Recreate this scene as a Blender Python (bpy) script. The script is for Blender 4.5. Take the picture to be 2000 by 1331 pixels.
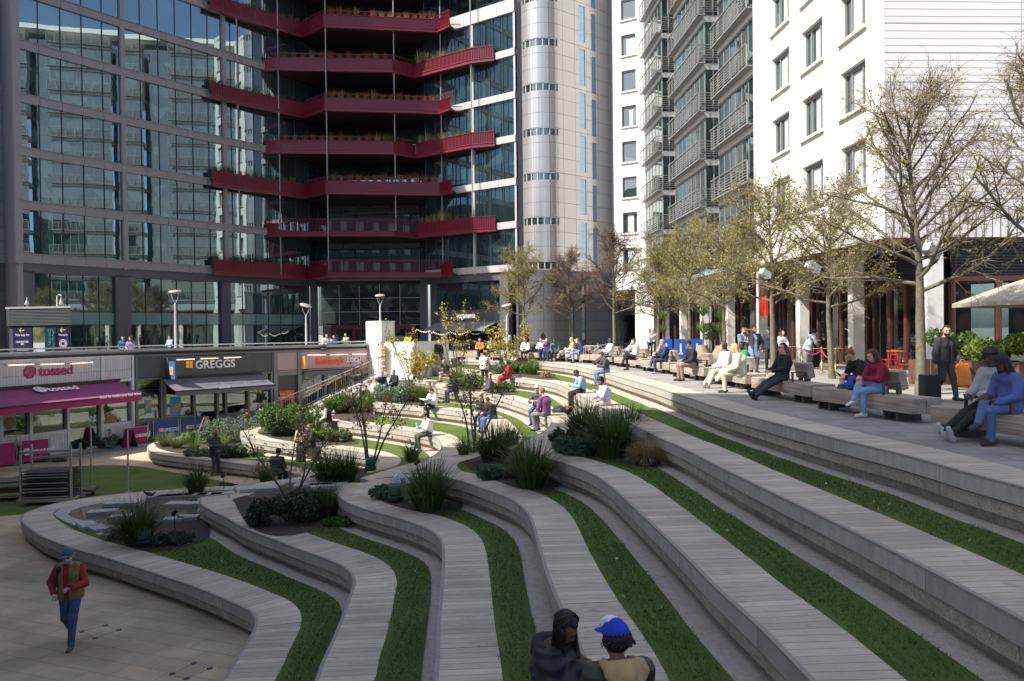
import bpy, bmesh, math, random
import numpy as np
from mathutils import Vector, Matrix
from mathutils.geometry import tessellate_polygon

# ---------------------------------------------------------------- camera, sky, sun, exposure
for o in list(bpy.data.objects): bpy.data.objects.remove(o, do_unlink=True)
SC = bpy.context.scene; COL = SC.collection
F = 1500.0; CX = 1000.0; CY = 665.5; ROLL = 0.011; PIT = 18.5/1500; EYE = 1.72
cam = bpy.data.cameras.new("camera"); camo = bpy.data.objects.new("camera", cam); COL.objects.link(camo)
cam.sensor_width = 36; cam.lens = F/2000*36; cam.clip_start = 0.05; cam.clip_end = 3000
camo.matrix_world = Matrix.Translation((0, 0, EYE)) @ Matrix.Rotation(math.pi/2-PIT, 4, 'X') @ Matrix.Rotation(-ROLL, 4, 'Z')
SC.camera = camo
SC.render.resolution_x = 1024; SC.render.resolution_y = 681
SUN_EL = math.radians(47); SUN_H = Vector((-0.905, -0.425)).normalized()
SUN_ROT = math.atan2(SUN_H.x, SUN_H.y) % (2*math.pi)
W = bpy.data.worlds.new("World"); SC.world = W; W.use_nodes = True
nt = W.node_tree; bg = nt.nodes['Background']; sky = nt.nodes.new('ShaderNodeTexSky')
sky.sky_type = 'NISHITA'; sky.sun_disc = False; sky.sun_elevation = SUN_EL; sky.sun_rotation = SUN_ROT
sky.air_density = 0.8; sky.dust_density = 2.2; sky.ozone_density = 0.8
nt.links.new(sky.outputs[0], bg.inputs[0]); bg.inputs[1].default_value = 0.142
sl = bpy.data.lights.new("sun", 'SUN'); sl.energy = 5.0; sl.angle = math.radians(0.53); sl.color = (1.0, 0.94, 0.84)
so = bpy.data.objects.new("sun", sl); COL.objects.link(so)
sd = Vector((SUN_H.x*math.cos(SUN_EL), SUN_H.y*math.cos(SUN_EL), math.sin(SUN_EL)))
so.rotation_euler = sd.to_track_quat('Z', 'Y').to_euler(); so.location = (0, 0, 80)
SC.view_settings.view_transform = 'Standard'; SC.view_settings.look = 'None'
SC.view_settings.exposure = 0.85; SC.view_settings.gamma = 1.0
SC.render.engine = 'CYCLES'
R = random.Random(7)

# ---------------------------------------------------------------- measuring helpers: photo point -> place in the world
def ray(px, py):
    u = px-CX; v = CY-py
    a = u*math.cos(ROLL)+v*math.sin(ROLL); b = -u*math.sin(ROLL)+v*math.cos(ROLL)
    return a, F*math.cos(PIT)+b*math.sin(PIT), b*math.cos(PIT)-F*math.sin(PIT)
def G(px, py, z):
    x, y, w = ray(px, py); t = (z-EYE)/w
    return Vector((x*t, y*t, z))
def DY(px, py, Y):
    x, y, w = ray(px, py); t = Y/y
    return Vector((x*t, Y, EYE+w*t))
def XY(px, Y):
    p = DY(px, 645, Y); return (p.x, p.y)

# ---------------------------------------------------------------- materials
def mat(name, col, rough=0.7, nscale=0, namt=0.15, bump=0, bscale=None, metal=0, spec=0.5, stain=0, emit=0, col2=None, trans=0, coords='Object', detail=4):
    m = bpy.data.materials.get(name)
    if m: return m
    m = bpy.data.materials.new(name); m.use_nodes = True; t = m.node_tree; N = t.nodes; L = t.links
    p = N['Principled BSDF']; c = tuple(col)+(1,)
    p.inputs['Base Color'].default_value = c; p.inputs['Roughness'].default_value = rough
    p.inputs['Metallic'].default_value = metal; p.inputs['Specular IOR Level'].default_value = spec
    if trans: p.inputs['Transmission Weight'].default_value = trans
    if emit:
        p.inputs['Emission Color'].default_value = c; p.inputs['Emission Strength'].default_value = emit
    tc = None
    if nscale or bump:
        tc = N.new('ShaderNodeTexCoord')
    if nscale:
        n = N.new('ShaderNodeTexNoise'); n.inputs['Scale'].default_value = nscale; n.inputs['Detail'].default_value = detail
        n.inputs['Roughness'].default_value = 0.65
        L.new(tc.outputs[coords], n.inputs['Vector'])
        r = N.new('ShaderNodeValToRGB'); r.color_ramp.elements[0].position = 0.28; r.color_ramp.elements[1].position = 0.72
        c2 = col2 if col2 else tuple(min(1, x*(1+namt)) for x in col)
        c1 = tuple(x*(1-namt) for x in col) if not col2 else tuple(col)
        r.color_ramp.elements[0].color = c1+(1,); r.color_ramp.elements[1].color = tuple(c2)+(1,)
        L.new(n.outputs[0], r.inputs[0]); out = r.outputs[0]
        if stain:
            n2 = N.new('ShaderNodeTexNoise'); n2.inputs['Scale'].default_value = nscale*0.13; n2.inputs['Detail'].default_value = 5
            L.new(tc.outputs[coords], n2.inputs['Vector'])
            mx = N.new('ShaderNodeMixRGB'); mx.blend_type = 'MULTIPLY'; mr = N.new('ShaderNodeMapRange')
            mr.inputs[1].default_value = 0.4; mr.inputs[2].default_value = 0.7; mr.inputs[3].default_value = 0; mr.inputs[4].default_value = stain
            L.new(n2.outputs[0], mr.inputs[0]); L.new(mr.outputs[0], mx.inputs[0]); L.new(out, mx.inputs[1])
            mx.inputs[2].default_value = (0.45, 0.42, 0.38, 1); out = mx.outputs[0]
        L.new(out, p.inputs['Base Color'])
    if bump:
        n = N.new('ShaderNodeTexNoise'); n.inputs['Scale'].default_value = bscale or 30; n.inputs['Detail'].default_value = 5
        L.new(tc.outputs[coords], n.inputs['Vector'])
        b = N.new('ShaderNodeBump'); b.inputs['Strength'].default_value = 1.0; b.inputs['Distance'].default_value = bump
        L.new(n.outputs[0], b.inputs['Height']); L.new(b.outputs[0], p.inputs['Normal'])
    return m
def nodes(m): return m.node_tree.nodes, m.node_tree.links, m.node_tree.nodes['Principled BSDF']
def math_(N, L, op, a, b=None, c=None):
    n = N.new('ShaderNodeMath'); n.operation = op
    for i, v in enumerate((a, b, c)):
        if v is None: continue
        if isinstance(v, (int, float)): n.inputs[i].default_value = v
        else: L.new(v, n.inputs[i])
    return n.outputs[0]
def mixc(N, L, f, a, b, mode='MIX'):
    n = N.new('ShaderNodeMixRGB'); n.blend_type = mode
    for i, v in enumerate((f, a, b)):
        if isinstance(v, (int, float)): n.inputs[i].default_value = v
        elif isinstance(v, tuple): n.inputs[i].default_value = v+(1,) if len(v) == 3 else v
        else: L.new(v, n.inputs[i])
    return n.outputs[0]

def deck_material():
    m = mat('weathered_timber_deck', (0.42, 0.37, 0.31), 0.75); N, L, p = nodes(m)
    uv = N.new('ShaderNodeUVMap'); uv.uv_map = 'uv'; s = N.new('ShaderNodeSeparateXYZ'); L.new(uv.outputs[0], s.inputs[0])
    u = math_(N, L, 'DIVIDE', s.outputs[0], 0.145); fl = math_(N, L, 'FLOOR', u); fr = math_(N, L, 'FRACT', u)
    wn = N.new('ShaderNodeTexWhiteNoise'); wn.noise_dimensions = '1D'; L.new(fl, wn.inputs['W'])
    ramp = N.new('ShaderNodeValToRGB'); ramp.color_ramp.elements[0].color = (0.42, 0.37, 0.29, 1); ramp.color_ramp.elements[1].color = (0.58, 0.51, 0.40, 1)
    L.new(wn.outputs[0], ramp.inputs[0])
    cmb = N.new('ShaderNodeCombineXYZ'); L.new(math_(N, L, 'MULTIPLY', s.outputs[0], 60), cmb.inputs[0]); L.new(math_(N, L, 'MULTIPLY', s.outputs[1], 5), cmb.inputs[1]); L.new(math_(N, L, 'MULTIPLY', fl, 3.7), cmb.inputs[2])
    gn = N.new('ShaderNodeTexNoise'); gn.inputs['Scale'].default_value = 1; gn.inputs['Detail'].default_value = 5; L.new(cmb.outputs[0], gn.inputs['Vector'])
    gr = N.new('ShaderNodeMapRange'); gr.inputs[1].default_value = 0.3; gr.inputs[2].default_value = 0.7; gr.inputs[3].default_value = 0.84; gr.inputs[4].default_value = 1.10; L.new(gn.outputs[0], gr.inputs[0])
    c = mixc(N, L, 1.0, ramp.outputs[0], gr.outputs[0], 'MULTIPLY')
    tc = N.new('ShaderNodeTexCoord'); bn = N.new('ShaderNodeTexNoise'); bn.inputs['Scale'].default_value = 0.9; bn.inputs['Detail'].default_value = 6; L.new(tc.outputs['Object'], bn.inputs['Vector'])
    br = N.new('ShaderNodeMapRange'); br.inputs[1].default_value = 0.35; br.inputs[2].default_value = 0.7; br.inputs[3].default_value = 1.08; br.inputs[4].default_value = 0.8; L.new(bn.outputs[0], br.inputs[0])
    c = mixc(N, L, 1.0, c, br.outputs[0], 'MULTIPLY')
    gap = math_(N, L, 'MAXIMUM', math_(N, L, 'LESS_THAN', fr, 0.045), math_(N, L, 'LESS_THAN', math_(N, L, 'FRACT', math_(N, L, 'DIVIDE', s.outputs[0], 3.48)), 0.005))
    n3 = N.new('ShaderNodeTexNoise'); n3.inputs['Scale'].default_value = 6; n3.inputs['Detail'].default_value = 7; L.new(tc.outputs['Object'], n3.inputs['Vector']); r3 = N.new('ShaderNodeMapRange'); r3.inputs[1].default_value = 0.62; r3.inputs[2].default_value = 0.75; r3.inputs[3].default_value = 1.0; r3.inputs[4].default_value = 0.72; L.new(n3.outputs[0], r3.inputs[0]); c = mixc(N, L, 1.0, c, r3.outputs[0], 'MULTIPLY')
    # the gap between boards is a real dark slot a few millimetres wide
    c = mixc(N, L, gap, c, (0.12, 0.105, 0.09)); L.new(c, p.inputs['Base Color'])
    b = N.new('ShaderNodeBump'); b.inputs['Distance'].default_value = 0.004; b.inputs['Strength'].default_value = 0.8
    hh = math_(N, L, 'SUBTRACT', math_(N, L, 'MULTIPLY', gn.outputs[0], 0.4), gap); L.new(hh, b.inputs['Height']); L.new(b.outputs[0], p.inputs['Normal'])
    return m
M_DECK = deck_material()
M_FASCIA = mat('pale_stone_fascia', (0.40, 0.385, 0.345), 0.7, 18, 0.08, 0.001, 60, stain=0.15)
M_CONC = mat('exposed_aggregate_concrete', (0.40, 0.365, 0.30), 0.85, 55, 0.4, 0.004, 70, stain=0.5, detail=2)
def _joints(m, w, dark=0.45):
    N, L, p = nodes(m); src = p.inputs['Base Color'].links[0].from_socket; uv = N.new('ShaderNodeUVMap'); uv.uv_map = 'uv'; s = N.new('ShaderNodeSeparateXYZ'); L.new(uv.outputs[0], s.inputs[0]); u = math_(N, L, 'DIVIDE', s.outputs[0], w); g = math_(N, L, 'LESS_THAN', math_(N, L, 'FRACT', u), 0.008/w)
    wn = N.new('ShaderNodeTexWhiteNoise'); wn.noise_dimensions = '1D'; L.new(math_(N, L, 'FLOOR', u), wn.inputs['W']); r = N.new('ShaderNodeMapRange'); r.inputs[3].default_value = 0.88; r.inputs[4].default_value = 1.06; L.new(wn.outputs[0], r.inputs[0]); c = mixc(N, L, 1.0, src, r.outputs[0], 'MULTIPLY')
    cb = N.new('ShaderNodeCombineXYZ'); L.new(math_(N, L, 'MULTIPLY', s.outputs[0], 9), cb.inputs[0]); L.new(math_(N, L, 'MULTIPLY', s.outputs[1], 1.2), cb.inputs[1]); n = N.new('ShaderNodeTexNoise'); n.inputs['Scale'].default_value = 1; n.inputs['Detail'].default_value = 5; L.new(cb.outputs[0], n.inputs['Vector']); r2 = N.new('ShaderNodeMapRange'); r2.inputs[1].default_value = 0.35; r2.inputs[2].default_value = 0.75; r2.inputs[3].default_value = 1.06; r2.inputs[4].default_value = 0.8; L.new(n.outputs[0], r2.inputs[0]); c = mixc(N, L, 1.0, c, r2.outputs[0], 'MULTIPLY')
    L.new(mixc(N, L, g, c, (0.09, 0.085, 0.08)), p.inputs['Base Color'])
_joints(M_FASCIA, 2.45); _joints(M_CONC, 1.85)
M_GRAVEL = mat('resin_bound_gravel', (0.42, 0.39, 0.33), 0.9, 90, 0.35, 0.004, 120, stain=0.35, detail=2)
M_LAWN = mat('short_lawn', (0.058, 0.092, 0.018), 0.9, 0.9, 0.1, 0.02, 45, col2=(0.115, 0.155, 0.038), detail=8, spec=0.2)
M_SOIL = mat('dark_soil', (0.05, 0.037, 0.028), 0.95, 20, 0.4, 0.03, 25)
M_CONCL = mat('light_concrete', (0.40, 0.385, 0.355), 0.8, 12, 0.1, 0.001, 60, stain=0.25)

def slab_material(name, c1, c2, w, h, gap, rot=0, mortar=(0.12, 0.11, 0.10), rough=0.8, patch=False):
    m = mat(name, c1, rough); N, L, p = nodes(m)
    tc = N.new('ShaderNodeTexCoord'); mp = N.new('ShaderNodeMapping'); mp.inputs['Rotation'].default_value = (0, 0, rot); L.new(tc.outputs['Object'], mp.inputs[0])
    b = N.new('ShaderNodeTexBrick'); b.inputs['Scale'].default_value = 1; b.inputs['Brick Width'].default_value = w; b.inputs['Row Height'].default_value = h
    b.inputs['Mortar Size'].default_value = gap; b.inputs['Color1'].default_value = c1+(1,); b.inputs['Color2'].default_value = c2+(1,); b.inputs['Mortar'].default_value = mortar+(1,)
    b.inputs['Bias'].default_value = 0.0; b.offset = 0.5; L.new(mp.outputs[0], b.inputs[0])
    n = N.new('ShaderNodeTexNoise'); n.inputs['Scale'].default_value = 1.1; n.inputs['Detail'].default_value = 8; L.new(tc.outputs['Object'], n.inputs['Vector'])
    mr = N.new('ShaderNodeMapRange'); mr.inputs[1].default_value = 0.3; mr.inputs[2].default_value = 0.7; mr.inputs[3].default_value = 1.15; mr.inputs[4].default_value = 0.75; L.new(n.outputs[0], mr.inputs[0])
    c = mixc(N, L, 1.0, b.outputs[0], mr.outputs[0], 'MULTIPLY')
    for sc, lo, hi, am in (((0.33, 0.55, 0.62, 0.80),) if patch else ())+((7.0, 0.66, 0.72, 0.8), (38.0, 0.70, 0.73, 0.6)):
        n2 = N.new('ShaderNodeTexNoise'); n2.inputs['Scale'].default_value = sc; n2.inputs['Detail'].default_value = 3; L.new(tc.outputs['Object'], n2.inputs['Vector']); m2 = N.new('ShaderNodeMapRange'); m2.inputs[1].default_value = lo; m2.inputs[2].default_value = hi; m2.inputs[3].default_value = 1.0; m2.inputs[4].default_value = am; L.new(n2.outputs[0], m2.inputs[0]); c = mixc(N, L, 1.0, c, m2.outputs[0], 'MULTIPLY')
    L.new(c, p.inputs['Base Color'])
    bp = N.new('ShaderNodeBump'); bp.inputs['Distance'].default_value = 0.004; L.new(math_(N, L, 'MULTIPLY', b.outputs[1], -1), bp.inputs['Height']); L.new(bp.outputs[0], p.inputs['Normal'])
    return m
M_PLAZA = slab_material('sandstone_paving', (0.49, 0.385, 0.25), (0.43, 0.355, 0.245), 0.82, 0.41, 0.006, 0.36, (0.27, 0.23, 0.18), patch=True)
M_TERR = slab_material('granite_terrace_paving', (0.30, 0.285, 0.265), (0.25, 0.24, 0.225), 0.9, 0.45, 0.008, 0.1)

# ---------------------------------------------------------------- mesh helpers
class MB:
    def __init__(s): s.v = []; s.f = []
    def quad(s, *p):
        n = len(s.v); s.v += [tuple(q) for q in p]; s.f.append(tuple(range(n, n+len(p))))
    def box(s, c, d, rz=0, M=None):
        n = len(s.v); cs, sn = math.cos(rz), math.sin(rz)
        for k in range(8):
            x = (0.5 if k & 1 else -0.5)*d[0]; y = (0.5 if k & 2 else -0.5)*d[1]; z = (0.5 if k & 4 else -0.5)*d[2]
            if M is not None:
                q = M @ Vector((x, y, z)); s.v.append((q.x+c[0], q.y+c[1], q.z+c[2]))
            else: s.v.append((c[0]+x*cs-y*sn, c[1]+x*sn+y*cs, c[2]+z))
        s.f += [tuple(n+i for i in q) for q in ((0, 2, 3, 1), (4, 5, 7, 6), (0, 1, 5, 4), (2, 6, 7, 3), (0, 4, 6, 2), (1, 3, 7, 5))]
    def bar(s, a, b, w, h=None):   # box section from a to b
        a = Vector(a); b = Vector(b); d = b-a; l = d.length
        if l < 1e-6: return
        q = d.to_track_quat('Y', 'Z').to_matrix(); s.box((a+b)/2, (w, l, h or w), M=q)
    def wall(s, p0, p1, z0, z1, o0, o1):   # box along plan line p0->p1, offset o0..o1 to the right-hand side
        p0 = Vector(p0[:2]); p1 = Vector(p1[:2]); d = (p1-p0).normalized(); n = Vector((d.y, -d.x))
        a, b, c, e = p0+n*o0, p1+n*o0, p1+n*o1, p0+n*o1; k = len(s.v)
        for z in (z0, z1):
            for q in (a, b, c, e): s.v.append((q.x, q.y, z))
        s.f += [tuple(k+i for i in q) for q in ((0, 1, 2, 3), (7, 6, 5, 4), (0, 4, 5, 1), (1, 5, 6, 2), (2, 6, 7, 3), (3, 7, 4, 0))]
    def tube(s, pts, rad, n=6, cap=True):
        pts = [Vector(p) for p in pts]
        if isinstance(rad, (int, float)): rad = [rad]*len(pts)
        k0 = len(s.v); up = Vector((0, 0, 1))
        for i, p in enumerate(pts):
            d = (pts[min(i+1, len(pts)-1)]-pts[max(i-1, 0)])
            if d.length < 1e-9: d = Vector((0, 0, 1))
            d.normalize(); a = d.cross(up if abs(d.z) < 0.95 else Vector((1, 0, 0))).normalized(); b = d.cross(a)
            for j in range(n):
                t = 2*math.pi*j/n; q = p+(a*math.cos(t)+b*math.sin(t))*rad[i]; s.v.append((q.x, q.y, q.z))
        for i in range(len(pts)-1):
            for j in range(n):
                j2 = (j+1) % n; s.f.append((k0+i*n+j, k0+i*n+j2, k0+(i+1)*n+j2, k0+(i+1)*n+j))
        if cap:
            s.f.append(tuple(k0+j for j in range(n))[::-1]); s.f.append(tuple(k0+(len(pts)-1)*n+j for j in range(n)))
    def lathe(s, c, prof, n=16, M=None):   # prof: (r, z)
        k0 = len(s.v)
        for r, z in prof:
            for j in range(n):
                t = 2*math.pi*j/n; q = Vector((r*math.cos(t), r*math.sin(t), z))
                if M is not None: q = M @ q
                s.v.append((q.x+c[0], q.y+c[1], q.z+c[2]))
        for i in range(len(prof)-1):
            for j in range(n):
                j2 = (j+1) % n; s.f.append((k0+i*n+j, k0+i*n+j2, k0+(i+1)*n+j2, k0+(i+1)*n+j))
        s.f.append(tuple(k0+j for j in range(n))[::-1]); s.f.append(tuple(k0+(len(prof)-1)*n+j for j in range(n)))
    def poly(s, pts, z):
        k = len(s.v); v3 = [Vector((p[0], p[1], 0)) for p in pts]
        s.v += [(p[0], p[1], z) for p in pts]
        for t in tessellate_polygon([v3]):
            a, b, c = [v3[i] for i in t]
            if (b-a).cross(c-a).z < 0: t = (t[0], t[2], t[1])
            s.f.append(tuple(k+i for i in t))
    def prism(s, pts, z0, z1):
        k = len(s.v); n = len(pts); A = sum(pts[i][0]*pts[(i+1) % n][1]-pts[(i+1) % n][0]*pts[i][1] for i in range(n))
        if A < 0: pts = list(pts)[::-1]
        s.poly(pts, z1); k = len(s.v); s.poly(pts, z0)
        kk = len(s.v)
        for z in (z0, z1): s.v += [(p[0], p[1], z) for p in pts]
        for i in range(n):
            j = (i+1) % n; s.f.append((kk+i, kk+j, kk+n+j, kk+n+i))
    def build(s, name, m, parent=None, bevel=0, smooth=False, loc=None, uv=None):
        me = bpy.data.meshes.new(name); me.from_pydata(s.v, [], s.f)
        if loc is not None: me.transform(Matrix.Translation(-Vector(loc)))
        me.materials.append(m); me.validate(); me.update()
        if smooth: me.polygons.foreach_set('use_smooth', [True]*len(me.polygons))
        o = bpy.data.objects.new(name, me); COL.objects.link(o)
        if loc is not None: o.location = loc
        if parent is not None:
            o.parent = parent
        if bevel:
            b = o.modifiers.new('bevel', 'BEVEL'); b.width = bevel; b.segments = 2; b.limit_method = 'ANGLE'
        return o
def npmesh(name, V, Fq, m, parent=None, smooth=False):
    me = bpy.data.meshes.new(name); V = np.asarray(V, dtype=np.float32); Fq = np.asarray(Fq, dtype=np.int32)
    me.vertices.add(len(V)); me.vertices.foreach_set('co', V.ravel())
    k = Fq.shape[1]; me.loops.add(Fq.size); me.loops.foreach_set('vertex_index', Fq.ravel())
    me.polygons.add(len(Fq)); me.polygons.foreach_set('loop_start', np.arange(0, Fq.size, k, dtype=np.int32))
    me.polygons.foreach_set('loop_total', np.full(len(Fq), k, dtype=np.int32))
    if smooth: me.polygons.foreach_set('use_smooth', np.ones(len(Fq), dtype=bool))
    me.update(calc_edges=True); me.materials.append(m)
    o = bpy.data.objects.new(name, me); COL.objects.link(o)
    if parent is not None: o.parent = parent
    return o
def tag(o, label=None, cat=None, group=None, kind=None):
    if label: o['label'] = label
    if cat: o['category'] = cat
    if group: o['group'] = group
    if kind: o['kind'] = kind
    return o
def struct(o, kind='structure'): o['kind'] = kind; return o
def thing(name, label, cat, loc=(0, 0, 0), rz=0, group=None):
    o = bpy.data.objects.new(name, None); COL.objects.link(o); o.location = loc; o.rotation_euler = (0, 0, rz); o.empty_display_size = 0.3
    return tag(o, label, cat, group)
def dup(root, loc=None, rz=None, sc=None, label=None, group=None):
    def cp(o, par):
        c = o.copy(); COL.objects.link(c)
        if par is not None: c.parent = par
        for ch in [x for x in bpy.data.objects if x.parent == o]: cp(ch, c)
        return c
    r = cp(root, None)
    if loc is not None: r.location = loc
    if rz is not None: r.rotation_euler = (0, 0, rz)
    if sc is not None: r.scale = (sc, sc, sc) if isinstance(sc, (int, float)) else sc
    if label: r['label'] = label
    if group: r['group'] = group
    return r
def shadesmooth(o):
    o.data.polygons.foreach_set('use_smooth', [True]*len(o.data.polygons)); return o
# ---------------------------------------------------------------- the terraced bowl
ZP = -3.64
def ZT(k): return -0.52*(7-k)
LIP = {   # front edge of each tier: photo points on its own level, from the near end round to the far left end
 1: [(431,1331),(452,1300),(466,1276),(482,1252),(494,1232),(498,1216),(496,1204),(488,1195),(474,1187),(452,1177),(420,1163),(380,1147),(340,1133),(300,1120),(250,1104),(200,1088),(156,1076),(120,1064),(80,1048),(60,1035),(44,1022),(39,1014),(43,1006),(58,998),(88,988),(120,981),(160,974),(200,968.5),(240,963.8),(300,958.6),(356,954.8),(440,949),(500,945),(545,944),(575,944),(592,940),(598,935),(590,930),(560,922),(520,913.5),(480,907.5),(440,903),(400,898.5),(360,894),(320,889.5),(300,885.5),(290,880),(287,875),(291,869),(305,863.5),(325,860)],
 2: [(614,1331),(628,1292),(648,1250),(668,1202),(681,1165),(688,1146),(688,1130),(681,1117),(660,1102),(620,1086),(580,1072),(540,1056),(500,1042),(470,1029),(440,1011),(414,999),(396,988.5),(389,981),(389,975),(396,970.5),(420,967.5),(452,965.5),(462,961),(461,950),(500,944),(554,936.5),(620,927),(670,921),(715,914),(734,907),(739,899),(731,892.5),(712,886),(680,880.5),(640,875.5),(600,871),(560,866.5),(520,861),(490,856),(474,851),(468.5,846),(472,840.5),(482,837),(496,835)],
 3: [(847,1331),(853,1222),(859,1160),(863.5,1100),(863.5,1075),(860,1058),(851,1045),(834,1034),(810,1024),(780,1014),(740,1003),(700,991),(680,983.5),(664,974),(657,965),(658,957),(664,950),(674,945.5),(688,943),(715,943),(718,938),(703,935),(730,926),(772,913),(815,901),(842,892),(855,884),(861,875),(860,867),(855,859),(843,852),(825,847),(795,842),(750,835),(705,829.5),(665,825),(645,822),(637,820)],
 4: [(1150,1331),(1138,1290),(1118,1242),(1090,1183),(1066,1122),(1048,1060),(1038,1022),(1028,1002),(1012,986),(990,973),(960,961),(930,950),(900,940),(876,935),(855,930),(841,925),(834,918),(832.5,912),(837,905),(848,899),(870,893),(900,888),(932,881),(956,873),(969,863),(972,853),(968,842),(960,831),(950,820),(938,813),(923,808),(889,802.5),(840,797),(795,792.5),(750,789.5),(731,788)],
 5: [(1583,1331),(1530,1275),(1484,1228),(1436,1184),(1388,1140),(1342,1092),(1300,1051),(1280,1032),(1240,994),(1210,966),(1190,949),(1166,932),(1140,919),(1100,905),(1070,896),(1044,887),(1028,878),(1022,870),(1024,863.5),(1034,857),(1050,849),(1064,841),(1073,832.5),(1076,824),(1073,817),(1066,811),(1058,806.5),(1046,800),(1034,793),(1018,787),(995,780),(973,774),(940,768.5),(905,765.5),(880,763),(862,761),(849,758),(849,752),(853,748.5),(840,746),(820,743),(800,741),(780,739.5)],
 6: [(2120,1284),(2000,1214),(1902,1161),(1795,1104),(1654,1033),(1523,970),(1440,930),(1388,904),(1350,884),(1321,870),(1290,857),(1260,842),(1233,828),(1208,815),(1185,803),(1163,790),(1140,777),(1121,767),(1108,760),(1095,753.5),(1080,748.5),(1065,745.5),(1050,743),(1025,740),(988,736.5),(965,733),(935,728),(905,723.5),(870,720.5),(833,718)],
 7: [(2240,1025),(2120,988),(2000,952),(1901,926.5),(1760,887),(1640,858.5),(1500,823),(1400,796),(1350,779),(1310,766.5),(1275,755),(1230,742.5),(1176,727),(1150,720.5),(1120,714.5),(1080,709.5),(1050,706.5),(1010,703.5),(970,702),(935,701),(900,700.3),(869,700)]}
NEAR_EXT = 2.2
def catmull(P, step=0.14):
    P = [Vector(p) for p in P]; out = []
    for i in range(len(P)-1):
        a, b, c, d = P[max(i-1, 0)], P[i], P[i+1], P[min(i+2, len(P)-1)]
        n = max(1, int((c-b).length/step))
        for j in range(n):
            t = j/n
            # centripetal-ish: limit tangents on uneven spacing
            lb = (c-b).length; t1 = (c-a).normalized()*lb if (c-a).length > 0 else Vector((0, 0)); t2 = (d-b).normalized()*lb if (d-b).length > 0 else Vector((0, 0))
            h00 = 2*t**3-3*t**2+1; h10 = t**3-2*t**2+t; h01 = -2*t**3+3*t**2; h11 = t**3-t**2
            out.append(b*h00+t1*h10+c*h01+t2*h11)
    out.append(P[-1]); return out
TAIL = {1: [(-15.6, 38.0), (-13.6, 40.2)], 2: [(-12.2, 38.5), (-12.0, 41.05)], 3: [(-8.6, 36), (-9.6, 42.4)], 4: [(-7.2, 38.0), (-7.6, 43.5)],
        5: [(-7.2, 46.2), (-8.6, 47.2), (-9.3, 48.3)], 6: [(-5.9, 48.9), (-7.0, 49.6), (-9.1, 48.5)], 7: [(-5.2, 50.6), (-7.2, 50.3), (-9.1, 48.5)]}
SHOP = [(-27.0, 20.0), (-23.6, 26.7), (-21.55, 32.3), (-18.95, 38.4), (-16.4, 41.4), (-13.2, 44.9), (-9.1, 48.5)]
LP = {}; POLY = {}
for k, pts in LIP.items():
    z = ZT(k); P = [G(x, y, z).xy for x, y in pts]
    d = (P[0]-P[1]).normalized(); d = Vector((d.x*0.5, -1)).normalized(); e = []
    if P[0].y > NEAR_EXT: e = [P[0]+d*((P[0].y-NEAR_EXT)/-d.y)]
    cur = catmull(e+P, 0.14); LP[k] = cur
    tail = [Vector(t) for t in TAIL[k]]
    if k >= 5: clos = [Vector(s) for s in SHOP[::-1][1:]]+[Vector((-60, 0)), Vector((-60, 90)), Vector((60, 90)), Vector((60, cur[0].y))]
    else: clos = [Vector((-6.4, 44.3)), Vector((-7.6, 46.6)), Vector((-9.1, 48.5)), Vector((-9.1, 90)), Vector((60, 90)), Vector((60, cur[0].y))]
    POLY[k] = cur+tail+clos
GS = 0.13; GX0, GX1, GY0, GY1 = -30.0, 14.0, 2.2, 52.0
gx = np.arange(GX0, GX1+GS, GS); gy = np.arange(GY0, GY1+GS, GS); GXX, GYY = np.meshgrid(gx, gy, indexing='ij')
def sdist(poly, nlip):
    """signed distance to the tier outline (inside positive) and arc length of the nearest outline point"""
    P = np.array([[p.x, p.y] for p in poly]); Q = np.roll(P, -1, 0); X = GXX.ravel(); Y = GYY.ravel()
    best = np.full(X.shape, 1e9); arc = np.zeros(X.shape); ins = np.zeros(X.shape, bool); s = 0.0
    for i in range(len(P)):
        ax, ay = P[i]; bx, by = Q[i]; dx, dy = bx-ax, by-ay; L2 = dx*dx+dy*dy+1e-12; ln = math.sqrt(L2)
        cond = ((ay > Y) != (by > Y)) & (X < (bx-ax)*(Y-ay)/((by-ay) if by != ay else 1e-9)+ax); ins ^= cond
        t = np.clip(((X-ax)*dx+(Y-ay)*dy)/L2, 0, 1); dd = (X-ax-t*dx)**2+(Y-ay-t*dy)**2
        m = dd < best; best[m] = dd[m]; arc[m] = s+t[m]*ln; s += ln
    d = np.sqrt(best); return np.where(ins, d, -d).reshape(GXX.shape), arc.reshape(GXX.shape)
SD = {}; AR = {}
for k in POLY: SD[k], AR[k] = sdist(POLY[k], len(LP[k]))
def inpoly(poly):
    X, Y = GXX, GYY; ins = np.zeros(X.shape, bool); n = len(poly)
    for i in range(n):
        (ax, ay), (bx, by) = poly[i][:2], poly[(i+1) % n][:2]
        if ay != by: ins ^= ((ay > Y) != (by > Y)) & (X < (bx-ax)*(Y-ay)/(by-ay)+ax)
    return ins
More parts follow.
